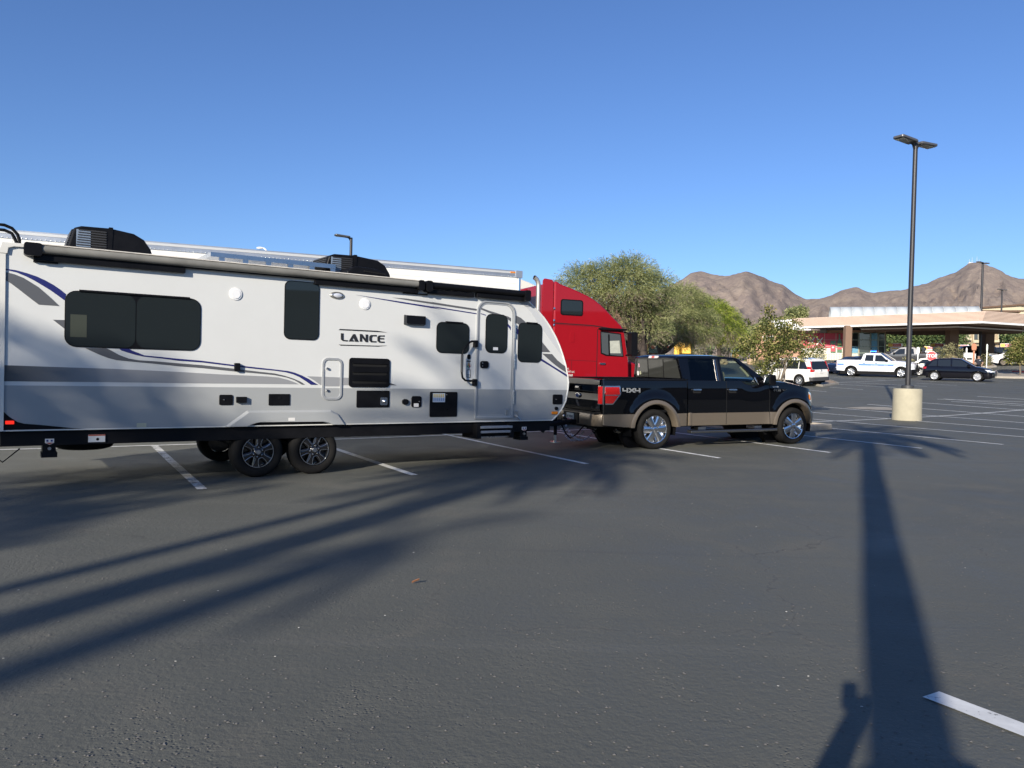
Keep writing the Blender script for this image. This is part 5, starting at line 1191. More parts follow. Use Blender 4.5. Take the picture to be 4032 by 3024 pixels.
MB().box(1.33, 1.67, -.60, -.12, 1.985, 2.05).obj('blue_beacon', mat('lit blue beacon', (.02, .1, .8), .2, emis=4, ecol=(.03, .2, 1)), lb, bevel=.02); MB().box(1.33, 1.67, .2, .58, 1.985, 2.03).obj('red_beacon', REDLENS, lb, bevel=.02)
p = at(3345, 1485, 61.5); seat_on_ground(cp, p.x+.7, p.y+.75, R(-38))
# sedans and other vehicles, mostly hidden
def sedan_spec(h=1.44, w=.9, wb=2.75, rear=-1.05, front=3.65, Rt=.33):
    return dict(shell=dict(L0=rear, L1=front, wb=wb, w=w, sill=.24, top=[(rear, .72), (rear+.06, .93), (rear+.5, .98), (.4, .96), (wb-.4, .94), (wb+.2, .88), (front-.2, .74), (front, .6)], Rt=Rt, ra=Rt+.04, r0=.3, r1=.4, endz=(.34, .28), tum=.06, crown=.05),
        cab=[(rear+.45, .97), (.05, h-.08), (.35, h-.02), (.9, h), (1.35, h-.04), (wb-.25, .93)], wr=w-.24, glass_segs=(0, 4),
        wins=[[(-.2, 1.0), (.82, .98), (.80, h-.1), (.18, h-.12)], [(.90, .98), (wb-.55, .96), (1.36, h-.12), (.90, h-.1)]], handles=[(.3, .86), (1.25, .86)], seams=[.86, 1.9], mirror=(wb-.7, 1.02))
def placed(px, py, Y, hd, dx=0, dy=0): q = at(px, py, Y); return q.x+dx, q.y+dy, R(hd)
NAVY = mat('navy paint', (.008, .012, .028), .3, spec=0, coat=1)
c_, s_, _ = car('blue_sedan', 'dark blue sedan half hidden between the white SUV and the police pickup', 'car', NAVY, sedan_spec(), rims='five'); seat_on_ground(c_, *placed(3400, 1470, 66.5, 196))
for sg in (-1, 1): s_.sidepatch('headlamp', CLEARL, c_, subdiv([(3.1, .74), (3.5, .66), (3.45, .58), (3.2, .62)], .08), sg, .015)
c_, s_, _ = car('silver_sedan', 'silver sedan waiting behind the lamp post, beside the black SUV', 'car', mat('champagne paint', (.42, .41, .37), .25, .5, coat=.8), sedan_spec(), rims='five'); seat_on_ground(c_, *placed(3622, 1482, 63, -30))
c_, s_, _ = car('grey_pickup', 'dark grey pickup by the pumps, behind the police pickup', 'pickup', mat('grey paint', (.055, .056, .06), .25, .3, coat=.8), spk, rims='steel'); seat_on_ground(c_, *placed(3648, 1428, 70.5, 150))
c_, s_, _ = car('white_convertible', 'white two-door convertible with grey wheels at the right edge of the road', 'car', mat('plain white paint', (.78, .77, .74), .25, coat=.7), sedan_spec(1.22, .92, 2.7, -.95, 3.7, .34), rims='five', rimm=mat('tarnished rim', (.2, .17, .14), .4, .6)); seat_on_ground(c_, *placed(3948, 1443, 70, -24, .4, .8))
c_, s_, _ = car('dark_suv', 'dark SUV refuelling behind the officer and the second canopy column', 'car', NAVY, suv_spec(1.72), rims='five'); seat_on_ground(c_, *placed(3850, 1412, 86, 170))
c_, s_, _ = car('black_hatchback', 'black hatchback at the pump beyond the white convertible', 'car', BSU, suv_spec(1.7), rims='five'); seat_on_ground(c_, *placed(3985, 1416, 90, 160))

# ------------------------------------------------------------------ lamp posts
POLEM = mat('dark bronze pole', (.035, .034, .036), .45, .3, var=.1)
def lamp(label, x, y, h, base=None, heads=(1, -1), adir=DRW, r=.085, group='parking lot lamp posts'):
    z = Fs(x, y); t = thing('lamp_post', label, 'lamp', (x, y, z), math.atan2(adir.y, adir.x), group)
    b0 = 0
    if base:
        br, bh = base; b0 = bh
        MB().lathe([(.0001, -.1), (br*1.02, -.1), (br*1.02, .05), (br, .3), (br*.985, bh-.05), (br*.95, bh), (.0001, bh+.01)], 'z', (0, 0, 0), 40).obj('concrete_base', mat('painted concrete', (.38, .345, .25), .85, var=.1, vscale=3, bump=.2, bscale=25), t, smooth=35)
        MB().lathe([(.0001, 0), (.2, 0), (.2, .11), (.12, .13), (.0001, .13)], 'z', (0, 0, bh), 24).obj('base_cover', mat('grey cover', (.06, .062, .066), .5, .3), t, smooth=35)
        MB().box(-.03, .03, -r-.02, -r+.005, bh+.45, bh+.62).obj('hand_hole', POLEM, t)
    MB().tube([(0, 0, b0), (0, 0, h)], [r, r*.85], 14).obj('pole', POLEM, t, smooth=40)
    for d in heads:
        hd_ = MB(); M_ = Matrix.Rotation(R(-3*d), 4, 'Y')
        hd_.prism([(d*.1, -.17), (d*.22, -.2), (d*.95, -.2), (d*1.0, -.15), (d*1.0, .15), (d*.95, .2), (d*.22, .2), (d*.1, .17)], h-.03, h+.06, fn=lambda u, v, w: Vector((u, v, w+abs(u)*.05)))
        o = hd_.obj('lamp_head', mat('lamp housing', (.11, .11, .115), .4, .3), t, bevel=.025)
        MB().box(d*.3 if d > 0 else -.92, .92 if d > 0 else -.3, -.15, .15, h-.012, h-.004, ).obj('lamp_lens', mat('lamp lens', (.25, .25, .2), .3), o)
        MB().prism([(d*.05, h-.25), (d*.05, h), (d*.3, h-.0), (d*.14, h-.08)], -.035, .035).obj('lamp_arm', POLEM, o)
    return t
p = gp(3597, 1658); q = at(3622, 566, p.y+.45)
lamp('tall twin-headed lamp post on a round cream concrete base, right of the pickup', p.x, p.y+.45, q.z-Fs(p.x, p.y), (.46, 1.07))
q = at(1383, 936, 46); lamp('lamp post with one head rising just above the white box trailer roof', q.x, q.y, q.z-Fs(q.x, q.y), None, (-1,), r=.1)
q = at(3870, 1036, 80); lamp('twin-headed lamp post standing in front of the station canopy corner', q.x, q.y, q.z-Fs(q.x, q.y), None, r=.12)
q = at(3946, 1142, 108); lamp('farthest twin-headed lamp post near the right edge', q.x, q.y, q.z-Fs(q.x, q.y), None, r=.12)
q = at(1052, 985, 60); t = thing('street_light', 'white curved street light head peeping over the box trailer', 'lamp', (q.x, q.y, Fs(q.x, q.y))); hz = q.z-Fs(q.x, q.y)
MB().tube([(0, 0, 0), (0, 0, hz-.2), (-.12, 0, hz+.05), (-.3, 0, hz+.16)], .06, 10).obj('pole', WHITE, t, smooth=60); MB().ball((-.55, 0, hz+.15), .3, 12, 8, (1, .5, .32)).obj('lamp_head', WHITE, t, smooth=60)
# ================================================================== BUILDINGS AND STREET THINGS ACROSS THE LOT
def slab(name, m, parent, pts, th, bevel=0):       # four corners (world), extruded away from the camera side by th
    a, b, c, d = [Vector(p) for p in pts]; n = (b-a).cross(d-a).normalized()
    g = MB(); g.v = [a, b, c, d]+[p+n*th for p in (a, b, c, d)]
    g.f = [(0, 1, 2, 3), (7, 6, 5, 4), (0, 4, 5, 1), (1, 5, 6, 2), (2, 6, 7, 3), (3, 7, 4, 0)]
    return g.obj(name, m, parent, bevel=bevel)
class Facade:
    """a wall seen along pixels x0..x1 whose ends stand at distances Y0, Y1"""
    def __init__(s, x0, x1, Y0, Y1): s.a = at(x0, 1400, Y0).to_2d(); s.b = at(x1, 1400, Y1).to_2d(); s.d = s.b-s.a
    def p(s, px, py, out=0):
        r = ray(px, py); q = r.to_2d()
        t = (s.a.x*s.d.y-s.a.y*s.d.x)/(q.x*s.d.y-q.y*s.d.x)
        v = Vector((0, 0, 1.6))+r*t; n = Vector((s.d.y, -s.d.x)).normalized(); return v+Vector((n.x, n.y, 0))*out
    def box(s, name, m, parent, x0, x1, y0, y1, out=.02, th=.06, bevel=0):
        return slab(name, m, parent, [s.p(x0, y1, out), s.p(x1, y1, out), s.p(x1, y0, out), s.p(x0, y0, out)], -th if True else th, bevel)
STUC = mat('tan stucco', (.45, .36, .24), .9, var=.06, vscale=.6, bump=.2, bscale=8)
CREAM = mat('cream stucco', (.66, .58, .40), .9, var=.05, vscale=.6, bump=.2, bscale=8)
BROWN = mat('brown block', (.17, .105, .07), .9, var=.12, vscale=1.5, bump=.3, bscale=6)
SAL = mat('salmon stucco', (.46, .27, .18), .9, var=.08, vscale=.7)
SAGE = mat('sage frame', (.22, .28, .22), .5); DKGL = mat('shop glass', (.02, .028, .03), .05, spec=.7)
# filling station canopy
cz0, cz1 = 7.05, 8.12
PL = [Vector((42.9, 70)), Vector((30.4, 84)), Vector((43.4, 92)), Vector((59.7, 76.5))]
cen = sum(PL, Vector((0, 0)))/4
can = thing('station_canopy', 'wide filling station canopy with ribbed peach fascia and white barrel vault', 'canopy', (cen.x, cen.y, 0))
PEACH = mat('peach fascia', (.74, .57, .46), .7, var=.05, vscale=1); PEACHD = mat('peach groove', (.34, .22, .17), .8)
def ringband(name, m, s0, s1, z0, z1):
    mb = MB(); rows = []
    for sc, z in ((s0, z0), (s1, z1)):
        r = [Vector(((p-cen).x*sc, (p-cen).y*sc, z)) for p in PL]; rows.append(r+[r[0]])
    mb.grid(rows); return mb.obj(name, m, can)
nb = 8
for k in range(nb):
    z1 = cz1-(cz1-cz0-.2)*k/nb; z0 = cz1-(cz1-cz0-.2)*(k+.62)/nb; zz = cz1-(cz1-cz0-.2)*(k+1)/nb
    sa = 1-.007*k
    ringband('fascia_band', PEACH, sa-.002, sa, z0, z1); ringband('fascia_groove', PEACHD, sa-.007, sa-.005, zz, z0+.001)
    mb = MB(); mb.poly([((p-cen).x*sa, (p-cen).y*sa, z0+.002) for p in PL]); 
mb = MB(); mb.poly([((p-cen).x*.995, (p-cen).y*.995, cz1-.01) for p in PL]); mb.obj('canopy_roof', mat('roof grey', (.5, .48, .45), .9), can, fixn=False)
ringband('white_trim', mat('bright white trim', (.82, .82, .8), .5), .942, .946, cz0+.02, cz0+.2)
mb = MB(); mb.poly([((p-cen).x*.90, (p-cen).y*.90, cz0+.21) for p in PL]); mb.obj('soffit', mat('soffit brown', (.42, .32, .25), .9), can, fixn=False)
mb = MB(); rows = []
for sc, z in ((.5, cz0-.35), (.5, cz0+.2)):
    r = [Vector(((p-cen).x*sc, (p-cen).y*sc, z)) for p in PL]; rows.append(r+[r[0]])
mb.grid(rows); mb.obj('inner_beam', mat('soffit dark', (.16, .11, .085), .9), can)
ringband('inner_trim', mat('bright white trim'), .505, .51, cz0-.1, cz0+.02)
for px, Y, w_ in ((3335, 80, .68), (3746, 79, .92), (3886, 84, .98)):
    q = at(px, 1400, Y); zb_ = Fs(q.x, q.y)
    MB().box(-w_/2, w_/2, -w_/2, w_/2, zb_-.1, cz0+.15).obj('column', mat('column tan', (.20, .13, .09), .9, var=.08, vscale=1.5), can, bevel=.04, loc=(q.x-cen.x, q.y-cen.y, 0))
# white curved canopy tip at the left end
A_, B_ = at(3036, 1262, 85), at(3118, 1262, 83.5)
mb = MB(); rows = []
for t_, dz in ((0, .0), (.05, .35), (.2, .7), (.4, .9), (1, 1.0)):
    x_, y_ = A_.x+(B_.x-A_.x)*t_, A_.y+(B_.y-A_.y)*t_
    rows.append([(x_-cen.x, y_-cen.y, A_.z+.05), (x_-cen.x, y_-cen.y, A_.z-dz), (x_+4-cen.x, y_+5-cen.y, A_.z-dz), (x_+4-cen.x, y_+5-cen.y, A_.z+.05)])
mb.grid(rows); mb.obj('white_canopy_tip', WHITE, can, smooth=40)
# barrel vault
va, vb = Vector((48.1, 79.9, 8.1)), Vector((34.6, 84.4, 8.1)); vd = (vb-va); vl = vd.length; vd.normalize(); vn = Vector((vd.y, -vd.x, 0))
if vn.y > 0: vn = -vn
for k in range(13):
    mb = MB(); rows = []
    for s_ in (vl*k/13+.02, vl*(k+1)/13-.02):
        rows.append([va+vd*s_+vn*(1.5*math.cos(R(a)))+Vector((0, 0, 1.40*math.sin(R(a)))) for a in range(0, 181, 12)])
    mb.grid(rows); o = mb.obj('vault_panel', mat('vault fabric', (.45, .48, .49), .5), can, smooth=60, loc=(-cen.x, -cen.y, 0), fixn=False)
    so_ = o.modifiers.new('th', 'SOLIDIFY'); so_.thickness = .06
    mb = MB(); p_ = va+vd*(vl*k/13); mb.tube([p_+vn*(1.52*math.cos(R(a)))+Vector((0, 0, 1.42*math.sin(R(a)))) for a in range(0, 181, 15)], .012, 6); mb.obj('vault_rib', WHITE, can, loc=(-cen.x, -cen.y, 0))
# shop behind
fs = Facade(3150, 3486, 87, 83)
shop = thing('station_shop', 'station shop with big red poster wall and teal glass front under the canopy', 'shop', (0, 0, 0))
fs.box('back_wall', SAL, shop, 3095, 3486, 1300, 1425, -.2, 3)
REDW = mat('red poster', (.50, .03, .06), .5, var=.04); OFF = mat('off white poster', (.72, .70, .62), .6)
for a, b in ((3157, 3201), (3203, 3246), (3248, 3291), (3293, 3321)): fs.box('red_poster_panel', REDW, shop, a, b, 1312, 1370, .02)
fs.box('white_poster_band', OFF, shop, 3157, 3321, 1371, 1390, .02)
for r_ in range(3):
    for c_ in range(16): fs.box('glass_block', mat('glass block', (.60, .56, .36), .3), shop, 3158+c_*10.2, 3166+c_*10.2, 1392+r_*9, 1399+r_*9, .04)
fs.box('block_wall', OFF, shop, 3157, 3321, 1390.5, 1420, .0)
for x_ in (3202, 3247, 3292, 3322): fs.box('frame_bar', mat('pale bar', (.55, .42, .36), .6), shop, x_-.8, x_+.8, 1311, 1392, .06)
for y_ in (1338, 1365): fs.box('frame_bar', mat('pale bar'), shop, 3157, 3322, y_-.6, y_+.6, .055)
# poster figures: two crossed letters, a can and a bottle
def xbar(x0, y0, x1, y1, w_):
    d_ = Vector((x1-x0, y1-y0)).normalized(); nn = Vector((-d_.y, d_.x))*w_
    slab('poster_letter', OFF, shop, [fs.p(x0+nn.x, y0+nn.y, .09), fs.p(x1+nn.x, y1+nn.y, .09), fs.p(x1-nn.x, y1-nn.y, .09), fs.p(x0-nn.x, y0-nn.y, .09)], .02)
for cx in (3195, 3228): xbar(cx-13, 1329, cx+13, 1358, 2.0); xbar(cx+13, 1329, cx-13, 1358, 2.0)
def pic(name, m, pts, out): 
    P_ = [fs.p(x, y, out) for x, y in pts]; g = MB(); g.poly(P_); o = g.obj(name, m, shop, fixn=False); s_ = o.modifiers.new('t', 'SOLIDIFY'); s_.thickness = .02; return o
DG = mat('bottle green', (.05, .14, .06), .3)
pic('poster_can', DG, [(3271, 1342), (3290, 1342), (3291, 1346), (3291, 1386), (3289, 1389), (3272, 1389), (3270, 1386), (3270, 1346)], .10); pic('can_label', REDW, [(3272, 1352), (3280, 1359), (3289, 1352), (3289, 1384), (3272, 1384)], .13); pic('can_diamond', OFF, [(3280, 1364), (3286, 1368), (3280, 1372), (3275, 1368)], .16)
pic('poster_bottle', DG, [(3303, 1315), (3309, 1315), (3309, 1335), (3315, 1347), (3316, 1388), (3296, 1388), (3297, 1347), (3303, 1335)], .10); pic('bottle_label', mat('yellow label', (.5, .5, .1), .5), [(3299, 1352), (3313, 1352), (3313, 1360), (3299, 1360)], .13); pic('bottle_label', REDW, [(3298, 1368), (3314, 1368), (3314, 1376), (3298, 1376)], .13)
gx = [3350, 3379, 3383, 3426, 3430, 3456, 3460, 3483]
POST = mat('blue poster', (.05, .22, .34), .4, var=.3, vscale=3)
for i in range(0, 8, 2):
    for j, (y0, y1) in enumerate(((1312, 1337), (1340, 1363), (1365, 1389), (1391, 1418))):
        m_ = POST if (i == 4 or (i == 0 and j == 2)) and j > -1 and not (i == 4 and j == 3) else (mat('pale lattice', (.5, .5, .44), .6) if i == 0 and j == 3 else DKGL)
        fs.box('shop_pane', m_, shop, gx[i]+1, gx[i+1]-1, y0, y1, .03)
for x_ in (3350, 3381, 3428, 3458, 3484): fs.box('frame_bar', SAGE, shop, x_-1.6, x_+1.6, 1310, 1420, .09)
for y_ in (1311, 1338.5, 1364, 1390): fs.box('frame_bar', SAGE, shop, 3350, 3484, y_-1, y_+1, .08)
fs.box('roof_unit', SAGE, shop, 3391, 3431, 1292, 1310, .3, 1); fs.box('air_unit', mat('grey unit', (.2, .2, .18), .7), shop, 3231, 3256, 1297, 1311, .5, 1)
# low salmon wall and house left of the shop
fw = Facade(2975, 3160, 92, 90)
ho = thing('salmon_building', 'low salmon stucco building with pale windows behind the young tree', 'building', (0, 0, 0))
fw.box('wall', SAL, ho, 2975, 3150, 1312, 1420, 0, 4)
for a in (3003, 3030, 3060): fw.box('window', OFF, ho, a, a+20, 1322, 1342, .05); fw.box('window_pane', DKGL, ho, a+3, a+17, 1325, 1340, .08)
bw = Facade(2985, 3070, 84, 84); w_ = thing('block_wall', 'short pinkish block wall near the young tree', 'wall', (0, 0, 0)); bw.box('wall_face', SAL, w_, 2985, 3062, 1394, 1424, 0, .3)
# pumps
PY = mat('pump yellow', (.72, .42, .03), .4); PR = mat('pump red', (.5, .03, .03), .4)
def pump(px, py, Y, label, s=1):
    q = at(px, py, Y); t = thing('fuel_pump', label, 'pump', (q.x, q.y, Fs(q.x, q.y)), R(-28), 'fuel pumps under the canopy'); h = q.z-Fs(q.x, q.y)
    MB().box(-.72, .72, -.3, .3, h-.42, h).obj('topper', WHITE, t, bevel=.03)
    MB().box(-.70, -.25, -.315, -.29, h-.39, h-.03).obj('topper_panel', PY, t); MB().box(-.24, .55, -.32, -.29, h-.36, h-.06).obj('topper_panel', PR, t)
    for k in range(5): MB().box(-.12+k*.11, -.05+k*.11, -.325, -.315, h-.25+.02*(k % 2), h-.17+.02*(k % 2)).obj('script_stroke', LAB, t)
    MB().box(-.5, .5, -.28, .28, .1, h-.43).obj('cabinet', WHITE, t, bevel=.04)
    MB().box(-.36, .36, -.295, -.27, h-.62, h-.5).obj('panel', PY, t); MB().box(-.3, .3, -.295, -.27, h-1.15, h-.8).obj('display', mat('pump grey', (.35, .35, .36), .4), t)
    for sx in (-.44, .44): MB().tube([(sx, -.3, h-.9), (sx, -.42, h-1.4), (sx, -.3, .6)], .03, 6).obj('hose', BLACKP, t, smooth=60)
pump(3526, 1352, 84, 'white fuel pump with yellow and red topper, right of the glass shop front'); pump(3575, 1366, 100, 'shaded fuel pump just left of the tall lamp post')
pump(3692, 1352, 86, 'fuel pump with yellow topper partly behind the stop sign bush'); pump(3660, 1364, 104, 'shaded fuel pump behind the white-shirted person'); pump(3790, 1358, 100, 'shaded fuel pump between the two right canopy columns'); pump(3966, 1353, 92, 'fuel pump with yellow topper at the right edge'); pump(3845, 1363, 104, 'shaded fuel pump behind the officer')
# brown brick building behind the feathery trees
fb_ = Facade(2330, 2600, 60, 63)
bb = thing('brick_building', 'brown brick building with dark windows in the shade of the feathery trees', 'building', (0, 0, 0))
def brickm():
    m, n, b, tc = nodes('brown brick'); br = N(n, 'TexBrick', i_Scale=6); br.inputs['Color1'].default_value = (.20, .105, .065, 1); br.inputs['Color2'].default_value = (.27, .15, .09, 1); br.inputs['Mortar'].default_value = (.2, .15, .11, 1)
    n.links.new(tc.outputs['Object'], br.inputs['Vector']); n.links.new(br.outputs['Color'], b.inputs['Base Color']); b.inputs['Roughness'].default_value = .9; return m
BRK = brickm()
fb_.box('wall', BRK, bb, 2200, 2600, 1205, 1490, 0, 6); fb_.box('parapet', BROWN, bb, 2195, 2605, 1195, 1207, .15, 6.3)
for a, b in ((2464, 2516), (2552, 2600), (2400, 2440)):
    w_ = fb_.box('window', BLACKP, bb, a, b-3, 1322, 1392, .04, .1); fb_.box('pane', mat('teal shop glass', (.012, .03, .028), .06, spec=.7), bb, a+2, b-5, 1325, 1390, .07, .05)
fb_.box('red_notice', mat('red notice', (.5, .05, .03), .5), bb, 2564, 2574, 1360, 1372, .1); fb_.box('wall_lamp', WHITE, bb, 2494, 2513, 1294, 1308, .3, .3)
# apartment block at the right
fa = Facade(3790, 4060, 118, 124)
apb = thing('apartment_block', 'three-storey cream apartment block seen under the right end of the canopy', 'building', (0, 0, 0))
fa.box('wall', STUC, apb, 3793, 4080, 1228, 1425, 0, 12); fa.box('pilaster', CREAM, apb, 3795, 3811, 1230, 1342, .4); fa.box('pilaster_foot', CREAM, apb, 3792, 3813, 1332, 1339, .6)
fa.box('tower', CREAM, apb, 4008, 4075, 1204, 1240, .5, 10); fa.box('tower_roof', BROWN, apb, 4003, 4080, 1198, 1204, .9, 11)
for (a, b, y0, y1) in ((3828, 3862, 1303, 1340), (3925, 3948, 1310, 1336), (4015, 4040, 1310, 1340), (3828, 3862, 1382, 1400), (3925, 3948, 1378, 1400)):
    w_ = fa.box('window_surround', CREAM, apb, a, b, y0, y1+4, .2); fa.box('window_pane', mat('apartment glass', (.09, .10, .10), .1), apb, a+3, b-3, y0+4, y1-2, .25)
    fa.box('window_bar', CREAM, apb, (a+b)/2-.5, (a+b)/2+.5, y0+4, y1-2, .3); fa.box('window_sill', CREAM, apb, a-3, b+2, y1+4, y1+10, .4)
fa.box('balcony_band', CREAM, apb, 3905, 4075, 1340, 1348, .8, .6)
fa.box('roof_edge', BROWN, apb, 3790, 4080, 1222, 1229, .5, 12)
# signs
SIGNR = mat('sign red', (.52, .02, .025), .35); SIGNW = mat('sign white', (.78, .78, .76), .4); POSTM = mat('galvanised post', (.42, .44, .43), .45, .6)
def post_sign(name, label, px, py, Y, shape, rz=None, foot=None):
    q = at(px, py, Y); zg = Fs(q.x, q.y); t = thing(name, label, 'sign', (q.x, q.y, zg), rz if rz is not None else -math.atan2(q.x, q.y)); h = q.z-zg
    MB().box(-.035, .035, .0, .05, -.1, h+.3).obj('post', POSTM, t); shape(t, h); return t
def octagon(t, h):
    o8 = lambda r: [(r*math.cos(R(22.5+45*k)), h+r*math.sin(R(22.5+45*k))) for k in range(8)]
    p_ = MB().prism(o8(.40), -.012, 0).obj('sign_plate', SIGNW, t); MB().prism(o8(.375), -.016, -.011).obj('sign_face', SIGNR, p_)
    lettering('STOP', .34, SIGNW, p_, (0, -.019, h), sx=.92, bold=.006)
post_sign('stop_sign', 'red octagonal stop sign above the black SUV roof', 3668, 1402, 60, octagon)
def noentry(t, h):
    p_ = MB().prism(rrect(-.38, .38, h-.38, h+.38, .04), -.012, 0).obj('sign_plate', SIGNW, t)
    MB().prism([(.34*math.cos(R(15*k)), h+.34*math.sin(R(15*k))) for k in range(24)], -.016, -.011).obj('sign_disc', SIGNR, p_); MB().box(-.25, .25, -.02, -.015, h-.05, h+.05).obj('sign_bar', SIGNW, p_)
    lettering('DO NOT', .12, SIGNW, p_, (0, -.019, h+.16)); lettering('ENTER', .12, SIGNW, p_, (0, -.019, h-.16))
post_sign('no_entry_sign', 'square do not enter sign beside the tree trunk', 2622, 1363, 92, noentry)
def plain(w_, hh, m): return lambda t, h: MB().prism(rrect(-w_/2, w_/2, h-hh/2, h+hh/2, .03), -.012, 0).obj('sign_plate', m, t)
post_sign('white_sign', 'narrow white sign on a post right of the tall lamp post', 3615, 1380, 66, plain(.22, .52, SIGNW)); post_sign('white_sign', 'leaning white sign near the dark SUV', 3806, 1383, 64, plain(.1, .5, SIGNW)); 
post_sign('bollard_post', 'pale round-topped marker post beside the right canopy column', 3887, 1368, 68, plain(.13, .5, mat('pale green post', (.5, .55, .5), .5)))
q = at(3833, 1440, 62); t = thing('sign_post', 'thick terracotta painted post with brown box signs by the officer', 'sign', (q.x, q.y, Fs(q.x, q.y)), R(-30)); hh = at(3833, 1352, 62).z-Fs(q.x, q.y); TER = mat('terracotta paint', (.42, .17, .09), .7)
MB().box(-.06, .06, -.06, .06, -.1, hh).obj('post', TER, t); MB().box(-.15, .15, -.16, .16, hh-.55, hh-.05).obj('box_sign', TER, t); MB().box(-.18, .18, -.05, .05, hh-.42, hh-.2).obj('box_sign', TER, t)
for px, py, Y, w_, lab in ((3812, 1402, 70, .75, 'grey cabinet left of the officer'), (3830, 1405, 72, .5, 'smaller pale cabinet right behind the officer'), (3905, 1405, 76, .55, 'white cabinet below the grey-shirted person')):
    q = at(px, py, Y); zg = Fs(q.x, q.y); t = thing('utility_cabinet', lab, 'cabinet', (q.x, q.y, zg), R(-30)); h = q.z-zg+.3
    MB().box(-w_/2, w_/2, -.3, .3, 0, h).obj('cabinet_body', mat('cabinet grey', (.45, .46, .45), .6), t, bevel=.03); MB().box(-w_/2+.08, w_/2-.08, -.31, -.295, h*.5, h*.62).obj('cabinet_slot', BLACKP, t)
# painted utility box, yellow truck and boulders at the left
q = at(2895, 1388, 96); t = thing('painted_utility_box', 'small utility box painted with an orange desert scene', 'cabinet', (q.x, q.y, q.z-.1), R(-16))
MB().box(-.5, .5, -.3, .3, -.6, .55).obj('box_body', mat('sky blue paint', (.35, .5, .55), .5), t, bevel=.03); MB().prism([(-.45, -.6), (.45, -.6), (.45, -.1), (.2, .3), (-.1, .25), (-.4, -.1)], -.315, -.295).obj('painted_hill', mat('orange print'), t)
q = at(2690, 1392, 98); t = thing('yellow_truck', 'bright yellow box truck partly hidden under the feathery tree', 'truck', (q.x, q.y, q.z-.9), R(-20))
YP = mat('truck yellow', (.75, .42, .02), .4); MB().box(-1.0, .95, 0, 4, .9, 2.4).obj('cargo_box', YP, t, bevel=.03); MB().box(-.95, -.3, -1.6, -.05, .5, 2.0).obj('truck_cab', YP, t, bevel=.1)
for x_ in (-.8, .8): MB().lathe([(.0001, -.1), (.4, -.1), (.42, .1), (.0001, .1)], 'x', (x_, .6, .45), 18).obj('tyre', RUBBER, t)
BOU = twotone('sandstone', (.40, .28, .17), (.5, .37, .24), 2, bscale=9, bump=.6)
def boulder(px, py, Y, r, lab):
    q = gp(px, py+r*14); bm = bmesh.new(); bmesh.ops.create_icosphere(bm, subdivisions=3, radius=1)
    for v in bm.verts:
        n_ = mnoise.noise(v.co*1.3+Vector((px, 0, 0)))*.5+mnoise.noise(v.co*3+Vector((0, px, 0)))*.16; v.co = v.co*(1+n_); v.co.z *= .75
    me = bpy.data.meshes.new('boulder'); bm.to_mesh(me); bm.free(); me.materials.append(BOU)
    o = link('boulder', me, loc=(q.x, q.y, q.z+r*.45)); o.scale = (r, r, r); tag(o, lab, 'boulder', 'boulders in the planting strips')
boulder(2962, 1427, 70, .55, 'tan boulder between the pickup windscreen and the young tree'); boulder(2850, 1428, 68, .45, 'tan boulder seen through the pickup front window'); boulder(3100, 1432, 66, .4, 'tan boulder right of the young tree stems')
# ================================================================== PLANTS
def leafmat(name, col=(.1, .1, .1), tr=.35):
    if name in _mats: return _mats[name]
    m = bpy.data.materials.new(name); m.use_nodes = True; n = m.node_tree
    for x in list(n.nodes): n.nodes.remove(x)
    o = n.nodes.new('ShaderNodeOutputMaterial'); d = n.nodes.new('ShaderNodeBsdfDiffuse'); t = n.nodes.new('ShaderNodeBsdfTranslucent'); mx = n.nodes.new('ShaderNodeMixShader')
    d.inputs[0].default_value = (*col, 1); t.inputs[0].default_value = (col[0]*1.2, col[1]*1.2, col[2]*.7, 1); mx.inputs[0].default_value = tr
    n.links.new(d.outputs[0], mx.inputs[1]); n.links.new(t.outputs[0], mx.inputs[2]); n.links.new(mx.outputs[0], o.inputs[0])
    _mats[name] = m; return m
BARK = mat('dark bark', (.055, .042, .034), .95, var=.3, vscale=6, bump=.6, bscale=14)
PALEBARK = mat('pale bark', (.15, .12, .09), .95, var=.2, vscale=6)
class Leaves:
    def __init__(s): s.v = []; s.f = []; s.m = []
    def quad(s, p, d, n, l, w, m):
        sd = d.cross(n); sd = sd.normalized()*w*.5 if sd.length > 1e-6 else Vector((w*.5, 0, 0)); o = len(s.v)
        s.v += [p, p+d*l*.5+sd, p+d*l, p+d*l*.5-sd]; s.f.append((o, o+1, o+2, o+3)); s.m.append(m)
    def obj(s, name, mats, parent):
        me = bpy.data.meshes.new(name); me.from_pydata([tuple(q) for q in s.v], [], s.f)
        for m in mats: me.materials.append(m)
        me.polygons.foreach_set('material_index', s.m); me.update(); return link(name, me, parent)
def rv3(rnd): 
    while True:
        v = Vector((rnd.uniform(-1, 1), rnd.uniform(-1, 1), rnd.uniform(-1, 1)))
        if .05 < v.length < 1: return v
